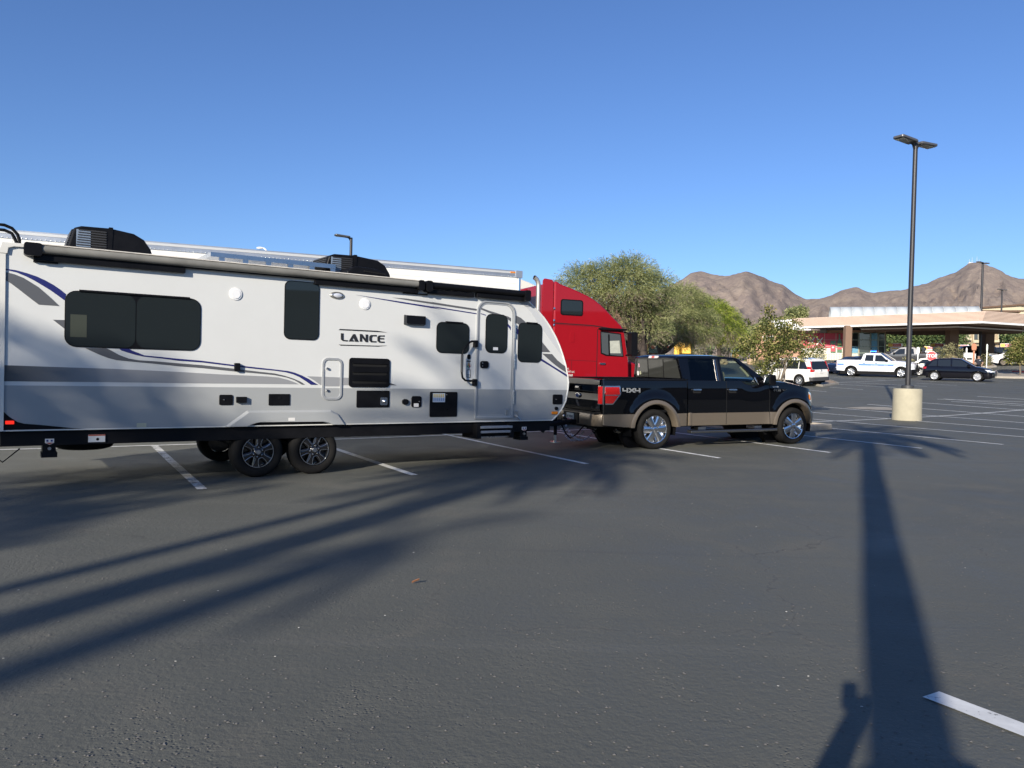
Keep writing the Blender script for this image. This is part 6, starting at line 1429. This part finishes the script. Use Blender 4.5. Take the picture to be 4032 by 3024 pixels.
def feathery(blobs, n, seed, droop=.7, seg=5, sl=.16, ll=.11, lw=.03):
    """weeping strands carrying fine leaflets, spread through ellipsoidal blobs [(centre, radii, weight)]"""
    rnd = random.Random(seed); L = Leaves(); tot = sum(b[2] for b in blobs)
    for c, r, w in blobs:
        c = Vector(c)
        for _ in range(int(n*w/tot)):
            q = rv3(rnd); q = q.normalized()*(q.length**.45)
            nz = mnoise.noise(Vector((q.x*2.1+seed, q.y*2.1, q.z*2.1)))
            if nz < -.22: continue
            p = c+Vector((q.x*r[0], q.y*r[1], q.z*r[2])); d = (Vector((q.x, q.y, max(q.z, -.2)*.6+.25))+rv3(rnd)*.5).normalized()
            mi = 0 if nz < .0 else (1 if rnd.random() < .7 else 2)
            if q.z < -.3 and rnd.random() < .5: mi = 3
            for k in range(seg):
                d = (d+Vector((0, 0, -droop*.32))+rv3(rnd)*.18).normalized()
                s_ = rv3(rnd).normalized()
                L.quad(p, d, s_, sl*1.25, .018, mi)
                for _k in range(2): L.quad(p+d*sl*rnd.random(), (d*.6+rv3(rnd)).normalized(), rv3(rnd), ll*rnd.uniform(.7, 1.4), lw, mi)
                p = p+d*sl
    return L
def clumpy(blobs, n, seed, lsz=.1, per=9, spread=.16):
    rnd = random.Random(seed); L = Leaves(); tot = sum(b[2] for b in blobs)
    for c, r, w in blobs:
        c = Vector(c)
        for _ in range(int(n*w/tot)):
            q = rv3(rnd); q = q.normalized()*(q.length**.4)
            nz = mnoise.noise(Vector((q.x*2.6+seed, q.y*2.6, q.z*2.6)))
            if nz < -.2: continue
            p = c+Vector((q.x*r[0], q.y*r[1], q.z*r[2])); mi = 0 if nz < .02 else (1 if rnd.random() < .65 else 2)
            for _k in range(per):
                o = rv3(rnd)*spread; L.quad(p+o, (o+rv3(rnd)*.2).normalized(), rv3(rnd), lsz*rnd.uniform(.6, 1.4), lsz*.6, mi)
    return L
def limbs(t, base, tips, r0, m, seed):
    rnd = random.Random(seed)
    for tip in tips:
        a = Vector(base); b = Vector(tip); mid = (a+b)/2+Vector((rnd.uniform(-.2, .2), rnd.uniform(-.2, .2), .1))*(b-a).length
        pts = [a, a.lerp(mid, .5)+rv3(rnd)*.04*(b-a).length, mid, mid.lerp(b, .5)+rv3(rnd)*.05*(b-a).length, b]
        MB().tube(pts, [r0, r0*.85, r0*.65, r0*.4, r0*.15], 7).obj('limb', m, t, smooth=60)
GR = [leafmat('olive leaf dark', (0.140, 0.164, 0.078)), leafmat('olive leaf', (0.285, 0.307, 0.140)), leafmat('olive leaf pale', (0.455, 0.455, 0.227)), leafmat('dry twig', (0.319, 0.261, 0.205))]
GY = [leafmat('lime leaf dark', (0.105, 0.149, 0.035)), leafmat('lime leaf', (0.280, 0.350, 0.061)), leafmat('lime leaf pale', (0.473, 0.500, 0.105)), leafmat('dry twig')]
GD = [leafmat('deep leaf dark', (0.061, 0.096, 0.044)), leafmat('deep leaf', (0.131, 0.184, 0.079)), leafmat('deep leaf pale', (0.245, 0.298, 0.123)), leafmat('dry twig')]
GB = [leafmat('young leaf dark', (0.076, 0.091, 0.033)), leafmat('young leaf', (0.196, 0.214, 0.067)), leafmat('young leaf pale', (0.407, 0.350, 0.150)), leafmat('dry twig')]
GS = [leafmat('sage leaf dark', (0.123, 0.131, 0.079)), leafmat('sage leaf', (0.298, 0.280, 0.149)), leafmat('sage leaf pale', (0.500, 0.455, 0.263)), leafmat('dry twig')]
def ftree(label, px, py, Y, blobs_px, n, mats, seed, trunk_h=.35, style='feathery', r0=.2, bark=BARK, name='feathery_tree', cat='tree', group=None, foot=None, **kw):
    """blobs_px: (px, py, rx_px, ry_px, dY, weight) seen ellipses turned into real volumes at distance Y"""
    q = at(px, py, Y); zg = Fs(q.x, q.y) if foot is None else foot
    t = thing(name, label, cat, (q.x, q.y, zg), group=group); B = []
    for bx_, by_, rx, ry, dY, w in blobs_px:
        c = at(bx_, by_, Y+dY); s_ = (Y+dY)/3028
        B.append((Vector((c.x-q.x, c.y-q.y, c.z-zg)), (rx*s_, (rx+ry)*.5*s_, ry*s_), w))
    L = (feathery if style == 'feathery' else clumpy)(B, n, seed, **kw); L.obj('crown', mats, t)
    top = sum((b[0] for b in B), Vector())/len(B)
    fork = Vector((top.x*.12, top.y*.12, top.z*trunk_h))
    MB().tube([(0, 0, -.2), fork*.5+Vector((.06, 0, 0)), fork], [r0*1.25, r0*1.05, r0*.9], 10).obj('trunk', bark, t, smooth=60)
    tips = [b[0]+Vector((b[1][0]*.3*((i % 3)-1), 0, b[1][2]*.5)) for i, b in enumerate(B)]+[b[0]+Vector((b[1][0]*.5*(((i+1) % 3)-1), b[1][1]*.4, b[1][2]*.1)) for i, b in enumerate(B)]
    if name == 'young_tree': tips = [b[0] for b in B if b[0].z > fork.z+.3][:10]
    limbs(t, fork, tips, r0*.6, bark, seed)
    return t
grp = 'feathery trees left of the filling station'
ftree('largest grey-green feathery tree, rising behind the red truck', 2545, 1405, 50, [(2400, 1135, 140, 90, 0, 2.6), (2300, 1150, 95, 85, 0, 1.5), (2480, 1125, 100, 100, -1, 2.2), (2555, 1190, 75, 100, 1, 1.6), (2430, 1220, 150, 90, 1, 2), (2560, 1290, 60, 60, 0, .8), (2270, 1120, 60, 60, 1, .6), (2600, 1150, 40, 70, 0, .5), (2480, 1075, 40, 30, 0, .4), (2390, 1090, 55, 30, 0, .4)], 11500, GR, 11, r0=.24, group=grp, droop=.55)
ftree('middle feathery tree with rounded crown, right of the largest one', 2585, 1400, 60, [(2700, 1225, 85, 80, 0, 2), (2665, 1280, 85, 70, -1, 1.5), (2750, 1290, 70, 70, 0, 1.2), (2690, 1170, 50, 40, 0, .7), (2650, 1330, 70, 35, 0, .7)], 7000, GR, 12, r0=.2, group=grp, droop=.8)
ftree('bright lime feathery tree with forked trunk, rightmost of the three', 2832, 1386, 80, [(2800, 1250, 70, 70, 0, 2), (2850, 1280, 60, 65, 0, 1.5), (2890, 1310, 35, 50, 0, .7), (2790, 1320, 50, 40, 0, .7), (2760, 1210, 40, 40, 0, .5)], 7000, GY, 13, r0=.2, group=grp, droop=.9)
# young tree in the island next to the pickup's bonnet
ti = gp(3046, 1668)
yt = ftree('young broadleaf tree with loose green crown, staked in the island ahead of the pickup', 3050, 1640, 25.5, [(3050, 1335, 95, 55, 0, 1.6), (3120, 1325, 50, 50, .3, .9), (2985, 1365, 70, 50, -.2, 1.1), (3090, 1390, 90, 45, .2, 1.4), (3040, 1290, 55, 40, 0, .6), (3025, 1235, 14, 28, 0, .14), (3060, 1262, 26, 18, 0, .14), (3140, 1265, 40, 10, 0, .12), (3180, 1330, 45, 20, 0, .2), (2925, 1390, 35, 22, 0, .25), (2945, 1275, 32, 8, 0, .1), (3025, 1440, 40, 25, 0, .4), (3000, 1470, 22, 18, 0, .2), (3210, 1375, 40, 25, .2, .25)], 900, GB, 21, .3, 'clumpy', .026, PALEBARK, 'young_tree', lsz=.085, per=10, spread=.13)
for dx in (-.12, .35): MB().tube([(dx, .1, -.1), (dx*.9, .1, 1.75)], .03, 7).obj('stake', mat('weathered stake', (.3, .25, .2), .9), yt)
# trees and shrubs near the station
ftree('small leafy tree on the red-kerbed island at the right edge', 4014, 1479, 60, [(4022, 1385, 40, 42, 0, 1.5), (3990, 1400, 26, 26, 0, .6), (4050, 1370, 40, 45, 0, 1), (4020, 1350, 25, 20, 0, .4)], 900, GB, 22, .35, 'clumpy', .06, PALEBARK, 'young_tree', lsz=.16, per=9, spread=.25)
for (px, py, Y, bl, n_, mt, sd, lab) in (
    (3500, 1395, 112, [(3500, 1335, 60, 40, 0, 1), (3550, 1330, 50, 40, 0, 1), (3460, 1340, 40, 40, 0, .7)], 900, GD, 31, 'dark round tree behind the first fuel pump'),
    (3640, 1395, 110, [(3640, 1335, 60, 45, 0, 1), (3690, 1325, 50, 50, 0, 1), (3600, 1345, 30, 30, 0, .4)], 900, GD, 32, 'grey-green tree behind the stop sign'),
    (3770, 1395, 108, [(3770, 1340, 30, 55, 0, 1), (3740, 1350, 30, 40, 0, .6)], 500, GD, 33, 'narrow tree between the canopy column and the apartment block'),
    (4010, 1395, 105, [(3995, 1320, 40, 40, 0, 1), (4040, 1310, 40, 50, 0, 1), (4020, 1360, 40, 30, 0, .6)], 800, GD, 34, 'dark tree in front of the apartment block at the right'),
    (3090, 1390, 115, [(3130, 1245, 38, 24, 0, .8), (3150, 1232, 24, 16, 0, .4), (3020, 1290, 40, 22, 0, .6), (2990, 1315, 50, 25, 0, .8), (3020, 1345, 80, 35, 0, .8)], 900, GR, 35, 'hazy green tree behind the left tip of the canopy'),
    (2960, 1390, 120, [(2960, 1320, 40, 25, 0, 1), (2930, 1350, 50, 30, 0, 1)], 500, GR, 36, 'low grey-green tree right of the lime feathery tree'),
    (4000, 1300, 150, [(3990, 1240, 50, 14, 0, 1), (4040, 1232, 40, 16, 0, 1)], 400, GD, 37, 'strip of dark tree tops above the right end of the canopy')):
    ftree(lab, px, py, Y, bl, n_, mt, sd, .45, 'clumpy', .2, BARK, 'background_tree', group='trees behind the filling station', lsz=.34, per=9, spread=.55)
def bush(label, px, py, Y, rx, ry, n, mats, seed, lsz=.1, name='shrub'):
    q = at(px, py, Y); zg = Fs(q.x, q.y); t = thing(name, label, 'shrub', (q.x, q.y, zg), group='shrubs in the planting strips'); s_ = Y/3028
    c = at(px, py-ry*.9, Y); L = clumpy([(Vector((0, 0, c.z-zg)), (rx*s_, rx*s_, ry*s_*1.1), 1), (Vector((0, 0, (c.z-zg)*.4)), (rx*s_*.8, rx*s_*.8, max(.2, (c.z-zg)*.5)), .5)], n, seed, lsz, 8, lsz*1.6); L.obj('foliage', mats, t)
    MB().tube([(0, 0, -.1), (0, 0, max(.2, c.z-zg))], [.05, .02], 6).obj('stem', BARK, t)
bush('tall straggly sage bush below the middle canopy column', 3745, 1440, 66, 42, 42, 420, GS, 41, .12); bush('flowering bush right of the stop sign', 3700, 1440, 67, 30, 34, 260, GS, 42, .11); bush('clipped olive bush beside the pale marker post', 3882, 1436, 70, 20, 20, 200, GS, 43, .1)
bush('small spiky grass tuft right of the grey pickup', 3575, 1437, 68, 14, 12, 90, GS, 44, .16); bush('loose sage bush in front of the red poster wall', 3215, 1425, 74, 34, 32, 330, GS, 45, .11); bush('low green bush left of the young tree', 2985, 1440, 66, 26, 10, 160, GB, 46, .1)
bush('low sage bush under the lime feathery tree', 2870, 1388, 92, 46, 14, 220, GS, 47, .16); bush('low grey bush at the foot of the middle feathery tree', 2770, 1390, 90, 40, 10, 180, GS, 48, .16); bush('green clump behind the white convertible', 3935, 1418, 88, 22, 14, 130, GB, 49, .14)
def dry(px, py, Y, lab, s):
    q = at(px, py, Y); t = thing('saguaro_cactus', lab, 'cactus', (q.x, q.y, Fs(q.x, q.y))); g = MB(); h = at(px, 1335, Y).z-Fs(q.x, q.y)
    MB().tube([(0, 0, 0), (0, 0, h*.9), (0, 0, h)], [.2, .22, .08], 10).obj('stem', mat('cactus green', (.09, .12, .06), .8), t, smooth=60)
    for sx in (-1, 1): MB().tube([(0, 0, h*.45), (sx*.4, 0, h*.5), (sx*.5, 0, h*.6), (sx*.5, 0, h*.85)], [.14, .15, .15, .08], 8).obj('arm', mat('cactus green'), t, smooth=60)
dry(2796, 1390, 100, 'armed saguaro cactus between the feathery trees', 1)

# ------------------------------------------------------------------ palms (they stand behind the camera and throw the long shadows)
def palm(label, x, y, h, r, nf, fl, seed, droopy=1, lw=.06, name='palm_tree', lean=0):
    rnd = random.Random(seed); z = Fs(x, y); t = thing(name, label, 'palm', (x, y, z), group='palm trees round the lot')
    MB().lathe([(r*1.35, -.1), (r*1.15, .4), (r, 1.2)]+[(r*(.98-.12*k/9)*(1.05 if k % 2 else .97), 1.2+(h-1.2)*k/9) for k in range(1, 10)]+[(.0001, h+.1)], 'z', (0, 0, 0), 14).obj('trunk', mat('palm trunk', (.16, .12, .085), .95, var=.25, vscale=5, bump=.8, bscale=10), t, smooth=60)
    L = Leaves()
    for k in range(nf):
        a = 2.39996*k+rnd.uniform(-.2, .2); el = R(75-110*(k/nf)+rnd.uniform(-8, 8)); d = Vector((math.cos(a)*math.cos(el), math.sin(a)*math.cos(el), math.sin(el))); p = Vector((0, 0, h)); ll = fl*rnd.uniform(.85, 1.1); n = 18
        for i in range(n):
            u = i/n; d = (d+Vector((0, 0, -.085*droopy))).normalized(); q = p+d*ll/n; s_ = d.cross(Vector((0, 0, 1))); s_ = s_.normalized() if s_.length > .01 else Vector((1, 0, 0))
            L.quad(p, d, Vector((0, 0, 1)), ll/n*1.1, .05, 1)
            if u > .12:
                w_ = fl*.24*math.sin(math.pi*min(1, u*.9+.12))**.6
                for sg in (-1, 1):
                    for _k in (0, .5): L.quad(p+d*ll/n*_k, (s_*sg+d*.55+Vector((0, 0, -.35))).normalized(), Vector((0, 0, 1)), w_, lw, rnd.choice((0, 1, 1, 2)))
            p = q
    L.obj('fronds', GD, t)
_a = Vector((math.sin(R(24.2)), math.cos(R(24.2)))); _c = Vector((_a.y, -_a.x))
def ground_xy(al, ac): v = _a*al+_c*ac; return v.x, v.y
for lab, al, ac, h, r, nf, fl, sd, dr, lw in (
    ('palm behind the camera whose trunk shadow runs up the right of the lot', -5.2, .26, 10.4, .195, 34, 2.5, 51, 1.2, .055),
    ('slim palm behind the camera whose crown shadow reaches the trailer door', -19, -5.38, 11.8, .13, 26, 2.0, 52, 1.1, .06),
    ('thicker palm behind the camera whose crown shadow falls by the pickup tail', -20, -4.66, 12.4, .25, 30, 2.2, 53, 1.1, .06),
    ('far palm behind the camera whose small crown shadow lies mid lot', -30, -3.9, 13.3, .22, 6, 1.2, 54, 1.2, .05)):
    palm(lab, *ground_xy(al, ac), h, r, nf, fl, sd, dr, lw)
for k_, (al, ac, zc, rx, rz, lab) in enumerate(((-24, -8.9, 11.2, 1.6, 1.7, 'tall leafy tree behind the camera shading the rear of the trailer'), (-24, -7.6, 9.2, 1.0, 1.3, 'smaller leafy tree behind the camera shading the trailer flank'))):
    x_, y_ = ground_xy(al, ac); t = thing('shade_tree', lab, 'tree', (x_, y_, 0), group='trees behind the camera')
    clumpy([(Vector((0, 0, zc)), (rx, rx, rz), 1), (Vector((.5, -.3, zc-1.4)), (rx*.9, rx*.9, rz*.8), .7)], 300, 90+k_, .32, 9, .45).obj('crown', GD, t)
    MB().tube([(0, 0, -.1), (.1, 0, zc*.5), (0, .1, zc)], [.16, .12, .05], 8).obj('trunk', BARK, t, smooth=60)
for px, Y, h, lab in ((3920, 150, 1226, 'left small palm top above the canopy corner'), (3985, 150, 1224, 'right small palm top above the canopy corner')):
    q = at(px, h+8, Y); palm(lab, q.x, q.y, q.z-Fs(q.x, q.y), .2, 18, 2.6, int(px), 1, .1)
# ================================================================== PEOPLE
SKINM = mat('skin', (.42, .25, .17), .6); 
def person(label, x, y, z, rz, pose, shirt, pants, hair, h=1.75, shoes=BLACKP, sleeves=.55, cap=None):
    k = h/1.75; t = thing('person', label, 'person', (x, y, z), rz)
    J = dict(pel=(0, 0, .95, .13), spi=(0, .01, 1.15, .125), che=(0, .01, 1.34, .15), nec=(0, .0, 1.50, .055), hd0=(0, .01, 1.56, .07), hd1=(0, .02, 1.64, .098), hd2=(0, .01, 1.72, .07))
    E = [('pel', 'spi'), ('spi', 'che'), ('che', 'nec'), ('nec', 'hd0'), ('hd0', 'hd1'), ('hd1', 'hd2')]
    for s, sg in (('l', 1), ('r', -1)):
        J[s+'hip'] = (sg*.10, 0, .90, .095); J[s+'kne'] = pose.get(s+'kne', (sg*.11, .01, .49, .062)); J[s+'ank'] = pose.get(s+'ank', (sg*.11, -.01, .09, .042)); J[s+'toe'] = tuple(a+b for a, b in zip(J[s+'ank'][:3], (0, .17, -.045)))+(.035,)
        J[s+'sho'] = (sg*.19, .0, 1.42, .068); J[s+'elb'] = pose.get(s+'elb', (sg*.25, -.02, 1.14, .046)); J[s+'wri'] = pose.get(s+'wri', (sg*.25, .08, .90, .033)); w = Vector(J[s+'wri'][:3]); d = (w-Vector(J[s+'elb'][:3])).normalized(); pl = w+d*.075; J[s+'pal'] = (*pl, .046); ft = w+d*.16; J[s+'fin'] = (*ft, .018)
        E += [('pel', s+'hip'), (s+'hip', s+'kne'), (s+'kne', s+'ank'), (s+'ank', s+'toe'), ('che', s+'sho'), (s+'sho', s+'elb'), (s+'elb', s+'wri'), (s+'wri', s+'pal'), (s+'pal', s+'fin')]
    names = list(J); me = bpy.data.meshes.new('body'); me.from_pydata([Vector(J[n][:3])*k for n in names], [(names.index(a), names.index(b)) for a, b in E], [])
    o = bpy.data.objects.new('body', me); C.objects.link(o); md = o.modifiers.new('skin', 'SKIN')
    if not me.skin_vertices: 
        bm = bmesh.new(); bm.from_mesh(me); bm.verts.layers.skin.verify(); bm.to_mesh(me); bm.free()
    for i, n in enumerate(names):
        r = J[n][3]*k; me.skin_vertices[0].data[i].radius = (r*(1.25 if n in ('pel', 'spi', 'che') else 1), r*(.8 if n in ('pel', 'spi', 'che') else 1)); me.skin_vertices[0].data[i].use_root = (n == 'pel')
    o.modifiers.new('sub', 'SUBSURF').levels = 1; o.modifiers['sub'].render_levels = 1
    bpy.context.view_layer.update(); m2 = bpy.data.meshes.new_from_object(o.evaluated_get(bpy.context.evaluated_depsgraph_get())); bpy.data.objects.remove(o)
    for m in (SKINM, shirt, pants, shoes): m2.materials.append(m)
    for p in m2.polygons:
        c = p.center/k; i = 0
        if c.z < .11: i = 3
        elif c.z < .97 and abs(c.x) < .22 and c.z < 1.0: i = 2
        elif c.z < 1.475: i = 1
        for s in 'lr':
            a, b = Vector(J[s+'elb'][:3]), Vector(J[s+'wri'][:3]); sh = Vector(J[s+'sho'][:3])
            if (c-b).length < .13 or min((c-a.lerp(b, u)).length for u in (.3, .6, 1)) < .052: i = 0
            if sleeves < .9 and (c-a).length < .1: i = 0
        p.material_index = i; p.use_smooth = True
    link('body', m2, t)
    hm = MB(); hm.ball((0, -.005*k, 1.685*k), .108*k, 14, 8, (.93, 1.02, .85)); 
    hm.f = [f for f in hm.f if sum(hm.v[i].z for i in f)/len(f) > 1.675*k or sum(hm.v[i].y for i in f)/len(f) < -.02*k]
    hm.obj('hair' if cap is None else 'cap', cap or hair, t, smooth=60)
    fc = MB(); fc.prism([(-.012, 1.6), (.012, 1.6), (.0, 1.655)], .11, .135, fn=lambda u, v, w: Vector((u*k, w*k, v*k))); fc.obj('nose', SKINM, t)
    for sx in (-.036, .036): MB().ball((sx*k, .105*k, 1.655*k), .012*k, 6, 4).obj('eye', mat('eye', (.03, .02, .02), .3), t)
    for sx in (-.1, .1): MB().ball((sx*k, .01*k, 1.64*k), .026*k, 8, 5, (.4, .7, 1)).obj('ear', SKINM, t)
    return t
UNI = mat('navy uniform', (.012, .014, .024), .8); HAIRB = mat('black hair', (.012, .01, .009), .6)
q = at(3853, 1440, 60); pz = Fs(q.x, q.y); topz = at(3851, 1399, 60).z
of = person('officer in dark navy uniform standing behind the black SUV bonnet', q.x, q.y, topz-1.76, R(145), dict(relb=(-.29, .0, 1.16, .048), rwri=(-.22, .2, 1.02, .034), lelb=(.28, .02, 1.15, .048), lwri=(.14, .24, 1.08, .034)), UNI, UNI, HAIRB)
MB().box(-.14, -.06, .14, .155, 1.33, 1.39).obj('badge', CHROME, of); MB().lathe([(.16, .96), (.175, .98), (.175, 1.02), (.16, 1.03)], 'z', (0, 0, 0), 18).obj('duty_belt', BLACKP, of)
for sx in (-1, 1): MB().ball((sx*.255, .0, 1.33), .035, 8, 5, (.3, 1, 1.2)).obj('shoulder_patch', mat('pale patch', (.6, .6, .65), .6), of)
q = at(3636, 1390, 84); tz = at(3636, 1379, 84).z
person('person in a white shirt bending beside the pump behind the stop sign', q.x, q.y, Fs(q.x, q.y), R(160), dict(relb=(-.22, .2, 1.2, .046), rwri=(-.1, .38, 1.1, .034)), mat('white cotton', (.75, .75, .75), .9), mat('dark trousers', (.04, .04, .05), .9), HAIRB, 1.75)
q = at(3914, 1400, 84)
person('person in a grey shirt standing by the white cabinet near the convertible', q.x, q.y, Fs(q.x, q.y)+.1, R(200), dict(), mat('grey cotton', (.2, .21, .22), .9), mat('dark trousers'), HAIRB, 1.8)
# the photographer behind the camera (only the shadow shows)
ph = person('photographer behind the camera whose raised arm throws a shadow', .13, -.45, 0, R(0), dict(relb=(-.44, .06, 1.25, .075), rwri=(-.165, .30, 1.50, .055), lelb=(.21, .12, 1.12, .05), lwri=(.10, .30, 1.33, .036)), mat('grey cotton'), mat('dark trousers'), HAIRB, 1.76)
MB().prism(rrect(-.205, -.125, 1.54, 1.68, .012), .35, .358).obj('phone', BLACKP, ph)
# ================================================================== ADDED UNSEEN BEHIND THE CAMERA (generic store and trees to darken reflections)
ba, bb2 = Vector((70, 16)), Vector((16, -62)); bd = (bb2-ba); bl_ = bd.length; bd.normalize(); ang = math.atan2(bd.y, bd.x)
st2 = thing('added_store', 'unseen long low stucco store added to darken the window reflections', 'building', (ba.x, ba.y, 0), ang)
MB().box(0, bl_, -12, 0, -.3, 6.2).obj('wall', mat('store stucco', (.28, .21, .15), .9, var=.08, vscale=.5), st2); MB().box(-.3, bl_+.3, -12.3, .4, 6.2, 7.0).obj('parapet', BROWN, st2)
for k in range(12):
    w_ = MB().box(3+k*7.6, 8+k*7.6, .0, .08, .3, 3.2).obj('shop_window', DKGL, st2)
for k, (x_, y_) in enumerate(((40, -12), (34, -22), (46, -4), (26, -34), (52, 4), (20, -44))):
    t = thing('background_tree', ('first', 'second', 'third', 'fourth', 'fifth', 'sixth')[k]+' round tree added before the unseen store for reflections', 'tree', (x_, y_, 0), group='trees behind the camera')
    clumpy([(Vector((0, 0, 4)), (2.4, 2.4, 2.2), 1), (Vector((.8, .4, 5)), (1.6, 1.6, 1.6), .6)], 240, 70+k, .34, 8, .5).obj('crown', GD, t); MB().tube([(0, 0, -.1), (.1, 0, 2.4), (.2, .1, 4)], [.2, .15, .08], 8).obj('trunk', BARK, t, smooth=60)
